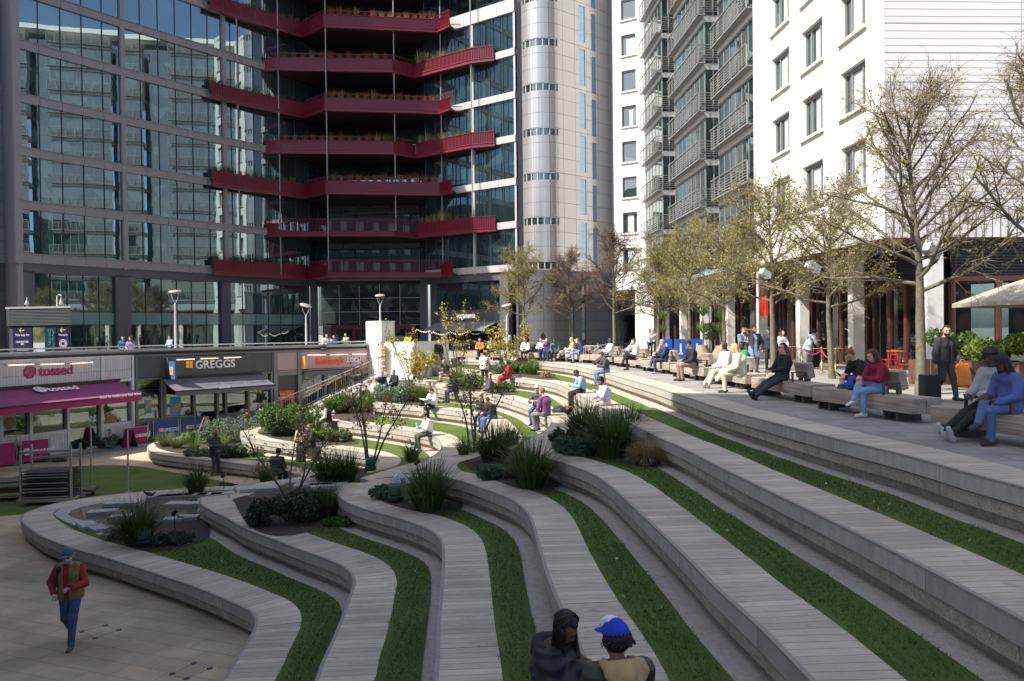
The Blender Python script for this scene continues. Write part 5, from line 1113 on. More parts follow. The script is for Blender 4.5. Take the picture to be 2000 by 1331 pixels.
# ---------------------------------------------------------------- benches
M_BWOOD = mat('weathered_oak_bench', (0.34, 0.28, 0.225), 0.7)
def _grain():
    N, L, p = nodes(M_BWOOD); tc = N.new('ShaderNodeTexCoord'); out = None
    for sc, lo, hi in (((1.2, 45, 45), 0.62, 1.25), ((0.8, 7, 7), 0.75, 1.15)):
        mp = N.new('ShaderNodeMapping'); mp.inputs['Scale'].default_value = sc; L.new(tc.outputs['Object'], mp.inputs[0]); n = N.new('ShaderNodeTexNoise'); n.inputs['Scale'].default_value = 1; n.inputs['Detail'].default_value = 6; L.new(mp.outputs[0], n.inputs['Vector'])
        r = N.new('ShaderNodeMapRange'); r.inputs[1].default_value = 0.33; r.inputs[2].default_value = 0.67; r.inputs[3].default_value = lo; r.inputs[4].default_value = hi; L.new(n.outputs[0], r.inputs[0]); out = mixc(N, L, 1.0, out or (0.34, 0.285, 0.23), r.outputs[0], 'MULTIPLY')
        if sc[1] == 45: b = N.new('ShaderNodeBump'); b.inputs['Distance'].default_value = 0.006; L.new(n.outputs[0], b.inputs['Height']); L.new(b.outputs[0], p.inputs['Normal'])
    L.new(out, p.inputs['Base Color'])
_grain()
M_BDARK = mat('dark_steel_foot', (0.05, 0.05, 0.048), 0.5)
def bench(p0, p1, label, backs=(0.72,), w=0.62, g='heavy timber benches along the terrace edge'):
    """p0 near end, p1 far end of the long edge facing the bowl"""
    p0, p1 = Vector(p0), Vector(p1); d = (p1-p0); L = d.length; a = math.atan2(d.y, d.x); t = thing('timber_bench', label, 'bench', (p0.x, p0.y, 0), a, g)
    # local x along the bench, local -y away from the bowl (bowl lies to the left of travel)
    for y in (-0.155, -0.465):
        mb = MB(); mb.box((L/2, y*w/0.62, 0.31), (L, 0.30*w/0.62, 0.28)); mb.build('seat_beam', M_BWOOD, t, bevel=0.012)
    for x in (0.45, L-0.5):
        mb = MB(); mb.box((x, -0.31, 0.085), (0.05, 0.5, 0.17)); mb.box((x+0.35, -0.31, 0.085), (0.05, 0.5, 0.17)); mb.box((x+0.175, -0.31, 0.012), (0.35, 0.5, 0.02)); mb.build('foot', M_BDARK, t)
    for f in backs:
        x = L*f; mb = MB(); M = Matrix.Rotation(-0.2, 3, 'X'); mb.box((x, -0.60, 0.70), (0.62, 0.17, 0.36), M=M); b = mb.build('backrest', M_BWOOD, t, bevel=0.01)
        mb = MB()
        for e in (-0.18, 0.18): mb.box((x+e, -0.60, 0.50), (0.05, 0.10, 0.14))
        mb.build('bracket', M_BDARK, b)
        for e in (-0.42, 0.42): mb = MB(); mb.box((x+e, -0.40, 0.56), (0.025, 0.06, 0.24)); mb.box((x+e, -0.24, 0.67), (0.03, 0.40, 0.025)); mb.box((x+e, -0.08, 0.56), (0.025, 0.05, 0.24)); mb.build('armrest', M_BDARK, t)
    return t
BN = [((7.30, 9.6), (6.72, 12.35), 'nearest timber bench at the right edge with the couple in denim and grey', (0.62,)),
      ((7.02, 13.5), (6.40, 16.4), 'timber bench in shade with the woman in a maroon sweatshirt', (0.42,)),
      ((6.62, 17.1), (6.25, 20.1), 'timber bench with the reclining man in black and sunglasses', (0.45,)),
      ((6.45, 21.3), (6.2, 24.3), 'timber bench under the blonde woman in a pale green knit', (0.4,)),
      ((6.22, 25.0), (5.75, 28.0), 'timber bench with the man in black blazer and cap', (0.35,)),
      ((5.92, 29.1), (5.35, 32.1), 'timber bench with the man in a navy jumper', (0.3,)),
      ((5.62, 33.2), (4.8, 36.2), 'timber bench with the woman in white blouse and black skirt', (0.35,)),
      ((4.98, 37.0), (4.0, 39.6), 'timber bench with the man in white hoodie stretching his legs', (0.35,)),
      ((3.98, 39.6), (2.9, 42.0), 'timber bench with the couple in navy jacket and beige coat', (0.4,)),
      ((2.95, 42.4), (1.2, 44.4), 'timber bench with the men in purple and teal shirts', ()),
      ((0.95, 44.0), (-1.3, 45.6), 'timber bench behind the yellow leaved small tree', ()),
      ((-1.5, 45.9), (-3.6, 47.0), 'farthest timber bench beside the restaurant terrace', ())]
for p0, p1, l, b in BN: bench(p0, p1, l, b)

# ---------------------------------------------------------------- plants
def leafmat(name, c1, c2, rough=0.55):
    m = mat(name, c1, rough); N, L, p = nodes(m); g = N.new('ShaderNodeNewGeometry'); r = N.new('ShaderNodeValToRGB')
    r.color_ramp.elements[0].color = tuple(c1)+(1,); r.color_ramp.elements[1].color = tuple(c2)+(1,); L.new(g.outputs['Random Per Island'], r.inputs[0]); L.new(r.outputs[0], p.inputs['Base Color'])
    p.inputs['Subsurface Weight'].default_value = 0.0
    t = N.new('ShaderNodeBsdfTranslucent'); L.new(r.outputs[0], t.inputs['Color']); mx = N.new('ShaderNodeMixShader'); mx.inputs[0].default_value = 0.3
    out = N['Material Output']; L.new(p.outputs[0], mx.inputs[1]); L.new(t.outputs[0], mx.inputs[2]); L.new(mx.outputs[0], out.inputs[0]); return m
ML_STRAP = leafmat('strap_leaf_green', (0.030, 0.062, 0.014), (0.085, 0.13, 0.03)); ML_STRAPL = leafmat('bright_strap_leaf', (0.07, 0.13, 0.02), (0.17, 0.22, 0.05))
ML_DARK = leafmat('dark_shrub_leaf', (0.026, 0.050, 0.022), (0.065, 0.095, 0.05)); ML_GREY = leafmat('grey_green_leaf', (0.10, 0.15, 0.09), (0.20, 0.25, 0.17)); ML_MID = leafmat('mid_green_leaf', (0.045, 0.10, 0.018), (0.13, 0.20, 0.04))
ML_LIME = leafmat('lime_green_leaf', (0.11, 0.18, 0.02), (0.24, 0.31, 0.05)); ML_BROAD = leafmat('blue_green_broad_leaf', (0.030, 0.075, 0.045), (0.07, 0.13, 0.08)); ML_TAN = leafmat('tan_grass_blade', (0.20, 0.15, 0.06), (0.36, 0.28, 0.13))
ML_BUD = leafmat('spring_bud_leaf', (0.17, 0.17, 0.022), (0.40, 0.36, 0.055)); ML_BRONZE = leafmat('bronze_young_leaf', (0.20, 0.12, 0.03), (0.36, 0.26, 0.06)); ML_YEL = leafmat('yellow_young_leaf', (0.30, 0.26, 0.03), (0.50, 0.43, 0.06)); ML_RUST = leafmat('rusty_leaf', (0.22, 0.07, 0.03), (0.3, 0.12, 0.05))
ML_WHITE = mat('white_flower', (0.75, 0.75, 0.72), 0.6); ML_YFLOW = mat('yellow_flower', (0.7, 0.5, 0.02), 0.6)
M_BARK = mat('lime_tree_bark', (0.085, 0.072, 0.05), 0.9, 6, 0.35, 0.012, 30, col2=(0.19, 0.175, 0.12)); M_TWIG = mat('brown_twig', (0.19, 0.15, 0.10), 0.85); M_TWIGD = mat('dark_brown_twig', (0.12, 0.075, 0.055), 0.85)
M_STEM = mat('grey_stem', (0.10, 0.085, 0.07), 0.85)
def blades(n, r0, ln, w, seed, droop=0.9, spread=0.9, lo=0.6):
    g = np.random.default_rng(seed); a = g.uniform(0, 2*np.pi, n); rr_ = r0*np.sqrt(g.uniform(0, 1, n)); tilt = g.uniform(0.05, 1, n)**0.8*spread; L = ln*g.uniform(lo, 1.0, n); K = 5
    bx = rr_*np.cos(a); by = rr_*np.sin(a); dx, dy = np.cos(a+g.normal(0, 0.35, n)), np.sin(a+g.normal(0, 0.35, n)); V = np.zeros((n, K, 2, 3)); x = bx.copy(); y = by.copy(); z = np.zeros(n); th = tilt*0.45
    for k in range(K):
        ww = w*(1-(k/(K-1))**1.5*0.92)*g.uniform(0.8, 1.2, n)*0.5
        V[:, k, 0] = np.stack([x-dy*ww, y+dx*ww, z], 1); V[:, k, 1] = np.stack([x+dy*ww, y-dx*ww, z], 1)
        st = L/(K-1); x = x+dx*np.sin(th)*st; y = y+dy*np.sin(th)*st; z = z+np.cos(th)*st; th = th+tilt*droop*0.42
    V[..., 2] = np.maximum(V[..., 2], 0.005)
    idx = np.arange(n*K*2).reshape(n, K, 2); Fq = np.stack([idx[:, :-1, 0], idx[:, :-1, 1], idx[:, 1:, 1], idx[:, 1:, 0]], -1).reshape(-1, 4)
    return V.reshape(-1, 3), Fq
def leaves(C, size, seed, elong=1.7, up=0.3):
    g = np.random.default_rng(seed); n = len(C); d = g.normal(0, 1, (n, 3)); d[:, 2] += up; d /= np.linalg.norm(d, axis=1)[:, None]; s = g.normal(0, 1, (n, 3)); s -= (s*d).sum(1)[:, None]*d; s /= np.linalg.norm(s, axis=1)[:, None]
    L = size*g.uniform(0.6, 1.3, n)[:, None]; a = C-d*L*0.5*elong; b = C+s*L*0.5; c = C+d*L*0.5*elong; e = C-s*L*0.5
    V = np.stack([a, b, c, e], 1).reshape(-1, 3); return V, np.arange(4*n).reshape(n, 4)
def lumps(n, rx, ry, h, seed, nl=9, fill=0.55):
    g = np.random.default_rng(seed); c = np.stack([g.uniform(-0.62, 0.62, nl)*rx, g.uniform(-0.62, 0.62, nl)*ry, g.uniform(0.3, 0.66, nl)*h], 1); r = g.uniform(0.28, 0.46, nl)*min(rx, ry, h*1.4); i = g.integers(0, nl, n)
    d = g.normal(0, 1, (n, 3)); d /= np.linalg.norm(d, axis=1)[:, None]; q = c[i]+d*(r[i]*g.uniform(fill, 1.08, n))[:, None]*np.array([1.1, 1.1, 1.0]); q[:, 2] = np.clip(q[:, 2], 0.01, h*1.15); return q
PC = {}
def strap(key, n, r0, ln, w, m, seed, spread=0.9, droop=0.9):
    k = ('s', key)
    if k not in PC: PC[k] = (npmesh, blades(n, r0, ln, w, seed, droop, spread), m)
    return PC[k]
def plant_strap(px, py, z, size, label, m=None, var=0, group='strap leaved plants in the terrace beds', n=170, spread=1.0):
    q = G(px, py, z) if px is not None else py; V, Fq = blades(int(n*(2.2 if size > 0.7 else 1.4)), 0.27*size, size*1.28, 0.020*size+0.008, 11+var, 0.95, spread*1.12)
    t = thing('strap_leaf_plant', label, 'plant', tuple(q), R.uniform(0, 6), group); npmesh('foliage', V, Fq, m or ML_STRAP, t); mb = MB(); mb.lathe((0, 0, -0.02), [(0.2*size, 0), (0.16*size, 0.03), (0, 0.04)], 8); mb.build('crown_base', M_SOIL, t); return t
def plant_shrub(px, py, z, rx, ry, h, label, m, n=1800, ls=0.06, seed=1, flowers=None, group=None, name='shrub', rz=0, nl=10):
    q = G(px, py, z) if px is not None else Vector(py); t = thing(name, label, 'shrub', tuple(q), rz, group); C = lumps(n, rx, ry, h, seed, nl); V, Fq = leaves(C, ls, seed); npmesh('foliage', V, Fq, m, t)
    mb = MB(); g = random.Random(seed)
    for i in range(7): a = g.uniform(0, 6.3); e = (math.cos(a)*rx*0.6, math.sin(a)*ry*0.6, h*0.6); mb.tube([(0, 0, -0.02), (e[0]*0.4, e[1]*0.4, e[2]*0.5), e], [0.014, 0.01, 0.005], 4)
    mb.build('stems', M_STEM, t)
    if flowers:
        fm, fn = flowers; C2 = C[np.random.default_rng(seed+5).choice(len(C), fn)]; C2[:, 2] += 0.03; V, Fq = leaves(C2, 0.05, seed+3, 1.0); npmesh('flowers', V, Fq, fm, t)
    return t
T = [None]+[ZT(k) for k in range(1, 8)]
# near bowl beds
plant_strap(270, 1062, T[1], 0.95, 'large strap leaf clump on the lowest tier behind a green speaker', var=1, n=220)
plant_strap(383, 962, T[1], 0.80, 'strap leaf clump between the lower lawn and the pool stones', var=2)
plant_strap(836, 996, T[3], 1.0, 'big dark strap leaf clump on the third tier below the fountain', var=3, n=240)
plant_strap(1036, 952, T[4], 1.0, 'front strap leaf clump on the fourth tier overhanging the deck', var=4, n=230)
plant_strap(965, 905, T[4], 1.0, 'left strap leaf clump on the fourth tier beside the thin tree', var=5, n=230)
plant_strap(1192, 893, T[5], 1.05, 'tall strap leaf clump in half sun on the fifth tier', var=6, n=260); plant_strap(1140, 862, T[5], 1.0, 'left sunlit strap leaf clump on the fifth tier', ML_STRAP, 7, n=240); plant_strap(1228, 862, T[5], 0.9, 'right sunlit strap leaf clump against the fifth tier riser', var=8, n=200)
plant_strap(640, 944, T[2], 0.95, 'left strap leaf clump in front of the sunlit lawn', var=9); plant_strap(676, 940, T[2], 0.9, 'right strap leaf clump beside the green cylinder speaker', var=10)
plant_strap(520, 944, ZP+0.5, 0.7, 'low strap leaf clump below the seated man in dark jacket', var=11); plant_strap(728, 1000+0, T[2], 0.01, 'x', n=4) if False else None
plant_strap(805, 902, T[3], 0.62, 'strap leaf tuft at the foot of the sunlit deck', var=12, n=140); plant_strap(1000, 868, T[4], 0.62, 'strap leaf tuft in the corner below the sunlit lawn', var=13, n=140); plant_strap(905, 888, T[4], 0.5, 'small dark strap tuft beside the bridge deck', var=14, n=110)
plant_strap(640, 1010, T[2], 0.75, 'strap leaf clump at right end of the dark shrub bed', var=15, n=150)
plant_shrub(562, 1018, T[2], 1.15, 0.75, 0.75, 'large dark evergreen shrub around the multi stemmed tree', ML_DARK, 5200, 0.055, 21, rz=0.2)
plant_shrub(336, 1062, T[1], 0.5, 0.35, 0.28, 'low bushy plant right of the green speaker on the lowest tier', ML_BROAD, 700, 0.06, 22); plant_shrub(232, 1052, T[1], 0.45, 0.3, 0.22, 'feathery low plant at the pool rim', ML_GREY, 600, 0.04, 23)
plant_shrub(745, 974, T[3], 0.38, 0.3, 0.35, 'small leafy plant left of the fountain clump', ML_BROAD, 500, 0.06, 24); plant_shrub(980, 935, T[4], 0.65, 0.4, 0.3, 'low blue green ground cover between two strap clumps', ML_BROAD, 1100, 0.08, 25)
plant_shrub(1128, 888, T[5], 0.75, 0.5, 0.34, 'broad leaved ground cover on the fifth tier deck edge', ML_BROAD, 1500, 0.09, 26); plant_shrub(1100, 866, T[5], 0.42, 0.35, 0.4, 'round dark leafed shrub at the left of the fifth tier bed', ML_DARK, 900, 0.05, 27)
plant_strap(1262, 908, T[5], 0.5, 'tawny fine grass mound on the fifth tier', ML_TAN, 28, n=420, spread=1.25); plant_shrub(1262, 884, T[5], 0.4, 0.3, 0.35, 'small white flowering plant behind the tawny grass', ML_MID, 500, 0.035, 29, flowers=(ML_WHITE, 60))
plant_shrub(445, 955, T[1]-0.1, 0.45, 0.3, 0.16, 'flat leafy ground cover beside the concrete block', ML_MID, 500, 0.07, 30); plant_shrub(700, 960, T[2]-0.0, 0.01, 0.01, 0.01, 'x', ML_MID, 4, 0.01) if False else None
plant_shrub(660, 1026, T[2], 0.4, 0.25, 0.16, 'low green plant at the edge of the second lawn', ML_MID, 350, 0.06, 31)
# far bowl beds
plant_strap(345, 876, T[1], 0.6, 'leftmost sunlit strap leaf clump on the curved bench bed', ML_STRAPL, 32); plant_strap(380, 880, T[1], 0.55, 'sunlit strap leaf clump in front of the blue barrier', ML_STRAPL, 33)
plant_shrub(400, 866, T[1], 1.5, 0.8, 0.5, 'mixed green shrubs behind the walking man in dark puffer', ML_MID, 2600, 0.075, 34, flowers=(ML_YFLOW, 20)); plant_shrub(445, 862, T[1], 1.0, 1.2, 1.2, 'grey green fine leaved bush beside the bakery doorway', ML_GREY, 2600, 0.06, 35); plant_shrub(452, 893, T[1], 0.8, 0.6, 0.6, 'dark glossy shrub beside the walking man', ML_DARK, 1500, 0.07, 36); plant_strap(322, 872, T[1], 0.7, 'small sunlit strap tuft at the tip of the curved bench', ML_STRAPL, 132); plant_strap(360, 868, T[1], 0.55, 'strap leaf clump at the back of the curved bench bed', ML_STRAPL, 133); plant_strap(425, 884, T[1], 0.8, 'strap leaf clump right behind the walking man', ML_STRAPL, 134); plant_shrub(392, 891, T[1], 0.9, 0.4, 0.35, 'silvery low plants along the curved bench', ML_GREY, 900, 0.06, 37); plant_shrub(492, 892, T[1], 0.7, 0.3, 0.22, 'small green ground cover at the start of the sunlit lawn', ML_MID, 450, 0.06, 38)
plant_shrub(562, 850, T[2], 1.75, 1.1, 1.4, 'large rounded olive green bush at the foot of the stairs', ML_MID, 7000, 0.07, 39, nl=16); plant_shrub(528, 846, T[2], 0.85, 0.8, 1.1, 'left part olive green bush leaning over the tier end', ML_GREY, 2400, 0.065, 40)
plant_shrub(640, 862, T[2], 1.3, 0.5, 0.5, 'bright lime green shrub left of the green speaker', ML_LIME, 1800, 0.09, 41); plant_strap(622, 850, T[2], 0.7, 'strap leaf tuft behind the seated women', ML_STRAPL, 42)
plant_shrub(690, 806, T[3], 1.9, 1.0, 1.0, 'wide mixed green bush on the third tier in front of the steps', ML_MID, 4200, 0.075, 43, nl=14); plant_strap(668, 806, T[3], 1.1, 'bright strap leaf clump at the left of the third tier bush', ML_STRAPL, 44); plant_strap(720, 800, T[3], 1.0, 'sunlit strap leaf clump in the middle of the third tier bed', ML_STRAPL, 45)
plant_shrub(779, 784, T[4], 1.6, 0.9, 0.78, 'dense green shrub in front of the white hoarding', ML_GREY, 4200, 0.07, 46, nl=14); plant_strap(822, 786, T[4], 0.9, 'bright strap leaf clump behind the woman reading a newspaper', ML_STRAPL, 47, n=220)
plant_shrub(912, 760, T[5], 1.2, 0.7, 0.7, 'green shrub behind the man in grey suit', ML_MID, 2200, 0.07, 48); plant_strap(893, 752, T[5], 0.9, 'strap leaf clump right of the man in black hooded coat', ML_STRAPL, 49, n=200); plant_shrub(983, 766, T[5], 0.65, 0.45, 0.55, 'compact round green shrub on the fifth tier', ML_MID, 1300, 0.055, 50)
plant_shrub(1010, 730, T[6], 1.5, 0.8, 0.75, 'flowering green shrubs behind the woman in red', ML_MID, 3000, 0.07, 51, flowers=(ML_WHITE, 40)); plant_shrub(975, 730, T[6], 0.9, 0.5, 0.6, 'grey green bush left of the woman in red', ML_GREY, 1200, 0.06, 52); plant_strap(1040, 732, T[6], 0.8, 'bright strap clump at the right end of the sixth tier bed', ML_STRAPL, 53, n=200); plant_shrub(1070, 738, T[6], 0.5, 0.3, 0.3, 'tawny low plant at the tip of the sixth tier lawn', ML_TAN, 500, 0.05, 54)
plant_shrub(760, 786, T[4], 0.01, 0.01, 0.01, 'x', ML_MID, 4) if False else None
# bed in front of the salad shop
for i, (px, py, s, l) in enumerate(((8, 905, 1.0, 'dark strap leaf clump at the left photo edge by the salad shop'), (38, 900, 0.95, 'strap leaf clump below the magenta banner'), (112, 885, 0.8, 'strap leaf clump at the foot of the white shop post'))): plant_strap(px, py, ZP, s, l, var=60+i, n=200)
for i, (px, py, rx, h, l) in enumerate(((100, 900, 1.2, 0.25, 'pale blue green ground cover behind the steel stillage'), (155, 880, 0.8, 0.5, 'dark bush at the left of the shop doorway'), (197, 876, 1.1, 0.65, 'grey green bush at the right of the shop doorway'), (245, 868, 0.7, 0.3, 'broad leaved low plant below the black cafe chair'), (285, 863, 0.7, 0.15, 'thin line of ground cover by the magenta barrier'))): plant_shrub(px, py, ZP, rx, 0.6, h, l, ML_GREY if i in (0, 2) else ML_DARK if i == 1 else ML_MID, 1200, 0.07, 70+i)

# ---------------------------------------------------------------- trees
def tube_np(branches, n):
    V = []; Fq = []; k = 0
    for P, r in branches:
        P = np.asarray(P); m = len(P); d = np.gradient(P, axis=0); d /= (np.linalg.norm(d, axis=1)[:, None]+1e-9); u = np.array([0.3, 0.9, 0.31]); a = np.cross(d, u); a /= (np.linalg.norm(a, axis=1)[:, None]+1e-9); b = np.cross(d, a)
        t = np.arange(n)*2*np.pi/n; ring = P[:, None]+(a[:, None]*np.cos(t)[None, :, None]+b[:, None]*np.sin(t)[None, :, None])*np.asarray(r)[:, None, None]; V.append(ring.reshape(-1, 3))
        i = k+np.arange(m*n).reshape(m, n); j = np.roll(i, -1, 1); Fq.append(np.stack([i[:-1], j[:-1], j[1:], i[1:]], -1).reshape(-1, 4)); k += m*n
    return np.concatenate(V), np.concatenate(Fq)
def branch(g, p, d, L, r0, r1, k, wob=0.12, lift=0.0):
    P = [p]; d = d/np.linalg.norm(d)
    for i in range(k):
        d = d+g.normal(0, wob, 3)+np.array([0, 0, lift]); d /= np.linalg.norm(d); P.append(P[-1]+d*L/k)
    return np.array(P), np.linspace(r0, r1, k+1)
def tree_mesh(seed, h, fork, rt, spread, nl, n2, n3, leaf, lsize, lpt, droop=-0.05, tr=0.008, top=0.75):
    g = np.random.default_rng(seed); trunk, rr_ = branch(g, np.zeros(3), np.array([g.normal(0, .02), g.normal(0, .02), 1.0]), h*0.93, rt, rt*0.13, 14, 0.035, 0.06)
    rr_ = rt*(1-np.linspace(0, 1, 15)**1.15*0.86); rr_[0] *= 1.25; big = [(trunk, rr_)]; tw = []; ends = []
    for i in range(nl):
        f = (fork+(h*0.9-fork)*((i+0.5)/nl)**0.9)/(h*0.93); f = min(f, 0.985); ix = f*14; a_ = int(ix); p = trunk[a_]+(trunk[min(a_+1, 14)]-trunk[a_])*(ix-a_); az = i*2.399+g.normal(0, .3); el = 0.30+0.70*(i/nl)+g.normal(0, .14)
        L = spread*(1-0.50*(i/nl)**1.6)*g.uniform(0.75, 1.15); d = np.array([math.cos(az)*math.cos(el), math.sin(az)*math.cos(el), math.sin(el)]); r = rt*0.42*(1-0.6*i/nl)
        P, rb = branch(g, p, d, L, r, r*0.28, 8, 0.13, 0.035); big.append((P, rb))
        for j in range(n2):
            t_ = 0.22+0.76*(j+g.uniform(0, 1))/n2; q = P[min(8, int(t_*8))]; dd = (P[min(8, int(t_*8)+1)]-P[max(0, int(t_*8)-1)]); dd = dd/(np.linalg.norm(dd)+1e-9)+g.normal(0, 0.62, 3); dd[2] += 0.12; L2 = spread*0.42*g.uniform(0.5, 1.1)*(1.15-t_*0.6)
            P2, r2 = branch(g, q, dd, L2, max(r*0.30, tr*1.6), tr, 5, 0.2, 0.02); tw.append((P2, r2))
            for k in range(n3):
                t3 = g.uniform(0.15, 1.0); q3 = P2[min(5, int(t3*5))]; d3 = P2[-1]-P2[0]; d3 = d3/(np.linalg.norm(d3)+1e-9)+g.normal(0, 0.75, 3); d3[2] += droop; L3 = spread*0.2*g.uniform(0.4, 1.1)
                P3, r3 = branch(g, q3, d3, L3, tr*0.9, tr*0.45, 3, 0.25, droop); tw.append((P3, r3)); ends.append(P3)
    C = []
    if leaf:
        for P3 in ends:
            for _ in range(lpt): i = g.integers(0, 3); C.append(P3[i]+(P3[i+1]-P3[i])*g.uniform()+g.normal(0, 0.03, 3))
    return big, tw, (np.array(C) if C else None)
def tree_make(name, label, seed, loc, h, fork, rt, spread, nl, n2, n3, leafm, lsize, lpt, twm, group='lime trees along the terrace', bark=None, tr=0.008, droop=-0.05, rz=0):
    big, tw, C = tree_mesh(seed, h, fork, rt, spread, nl, n2, n3, leafm is not None, lsize, lpt, droop, tr)
    t = thing(name, label, 'tree', loc, rz, group); V, Fq = tube_np(big, 8); npmesh('trunk', V, Fq, bark or M_BARK, t, True); V, Fq = tube_np(tw, 3); c = npmesh('crown', V, Fq, twm, t)
    if C is not None: V, Fq = leaves(C, lsize, seed, 1.2); npmesh('leaves', V, Fq, leafm, c)
    return t
TREES = [(10.27, 19.27), (10.75, 25.8), (10.48, 30.8), (9.9, 36.0), (9.75, 42.0), (9.1, 48.0), (7.2, 54.0), (4.35, 58.0), (0.95, 58.5)]
t1 = tree_make('lime_tree', 'largest nearest lime tree with lichened trunk beside the man carrying an orange bag', 5, (10.27, 19.27, 0), 7.3, 2.5, 0.135, 3.1, 30, 12, 10, ML_BUD, 0.042, 1, M_TWIG, tr=0.006, droop=-0.12)
t2 = tree_make('lime_tree', 'lime tree with slender pale trunk behind the reclining man in sunglasses', 8, (10.75, 25.8, 0), 6.0, 2.3, 0.105, 2.8, 24, 11, 9, ML_BUD, 0.05, 2, M_TWIG, tr=0.0065, droop=-0.12)
t3 = tree_make('lime_tree', 'lime tree standing by the man in a long dark coat on the phone', 12, (10.48, 30.8, 0), 7.2, 2.5, 0.12, 2.9, 24, 12, 9, ML_BUD, 0.058, 3, M_TWIG, tr=0.008, droop=-0.12)
dup(t2, (9.9, 36.0, 0), 1.3, 1.05, 'lime tree with double trunk outline left of the red shop sign')
dup(t3, (9.75, 42.0, 0), 2.2, 0.98, 'lime tree behind the man in black blazer and cap'); t6 = dup(t3, (9.1, 48.0, 0), 4.1, 1.0, 'sunlit lime tree in front of the far white wall'); dup(t1, (11.35, 14.4, 0), 3.4, 1.06, 'lime tree at the right edge whose branches reach into the photo')
t7 = tree_make('bare_tree', 'taller bare brown tree behind the man in white hoodie', 15, (7.2, 54.0, 0), 8.4, 2.7, 0.14, 3.1, 24, 11, 10, None, 0, 0, M_TWIGD, group='bare trees by the silver tower', tr=0.014)
dup(t7, (4.35, 58.0, 0), 2.0, 0.88, 'smaller bare brown tree behind the seated blonde woman', 'bare trees by the silver tower')
dup(t3, (0.95, 56.5, 0), 0.7, 1.02, 'leftmost lime tree in fresh leaf before the silver tower'); dup(t7, (11.2, 56.5, 0), 3.3, 0.85, 'bare brown tree half hidden at the dark passage', 'bare trees by the silver tower')
def small_tree(px, py, z, h, sp, label, leafm, seed, ns=5, lp=9, ls=0.06, twm=None):
    g = np.random.default_rng(seed); q = G(px, py, z); t = thing('multi_stem_tree', label, 'tree', tuple(q), 0, 'thin multi stemmed trees in the beds'); st = []; tw = []; C = []
    for i in range(ns):
        az = i*6.28/ns+g.normal(0, .4); el = g.uniform(0.95, 1.35); d = np.array([math.cos(az)*math.cos(el), math.sin(az)*math.cos(el), math.sin(el)]); P, r = branch(g, np.array([math.cos(az)*0.06, math.sin(az)*0.06, 0]), d, h*g.uniform(0.8, 1.0), 0.032*h/2.6, 0.01, 9, 0.09, 0.02); st.append((P, r))
        for j in range(9):
            f = g.integers(4, 10); dd = (P[min(9, f)]-P[f-2])/1.0; dd = dd/np.linalg.norm(dd)+g.normal(0, 0.6, 3); P2, r2 = branch(g, P[min(9, f)], dd, sp*g.uniform(0.3, 0.9), 0.009, 0.004, 4, 0.22, 0.02); tw.append((P2, r2))
            for k in range(4):
                f2 = g.integers(1, 5); P3, r3 = branch(g, P2[f2], (P2[f2]-P2[0])+g.normal(0, .25, 3)*1.0, sp*g.uniform(0.12, 0.4), 0.005, 0.003, 3, 0.3, -0.02); tw.append((P3, r3))
                for _ in range(lp): C.append(P3[g.integers(1, 4)]+g.normal(0, 0.055, 3))
    V, Fq = tube_np(st, 6); npmesh('stems', V, Fq, M_STEM, t, True); V, Fq = tube_np(tw, 3); c = npmesh('crown', V, Fq, twm or M_TWIGD, t)
    if leafm: V, Fq = leaves(np.array(C), ls, seed, 1.4); npmesh('leaves', V, Fq, leafm, c)
    return t
small_tree(572, 990, T[2], 2.5, 0.75, 'thin bronze leaved tree rising from the large dark shrub', ML_BRONZE, 3, 4, 5, 0.05); small_tree(722, 918, T[2], 3.1, 1.0, 'thin bronze leaved tree by the green cylinder speaker', ML_BRONZE, 4, 5, 6, 0.055); small_tree(925, 884, T[4], 2.9, 0.95, 'thin tree with sparse bronze leaves left of the sunlit lawn corner', ML_BRONZE, 6, 4, 4, 0.05)
small_tree(800, 762, T[5], 2.7, 0.9, 'small golden leaved tree in front of the white hoarding', ML_YEL, 7, 4, 4, 0.07); small_tree(897, 746, T[5], 4.2, 1.2, 'tall golden leaved thin tree behind the man in black hooded coat', ML_YEL, 8, 4, 6, 0.07); small_tree(988, 725, T[6], 2.6, 1.0, 'spreading yellow leaved small tree behind the woman in red', ML_YEL, 9, 6, 9, 0.07); small_tree(820, 748, T[5], 1.7, 0.7, 'dense golden small bush tree by the crouching workers', ML_YEL, 10, 5, 12, 0.07)
small_tree(73, 890, ZP, 3.0, 1.0, 'leafless pale stemmed shrub tree before the magenta banner', None, 11, 4, 2, 0.04, mat('pale_bare_twig', (0.22, 0.19, 0.17), 0.8))
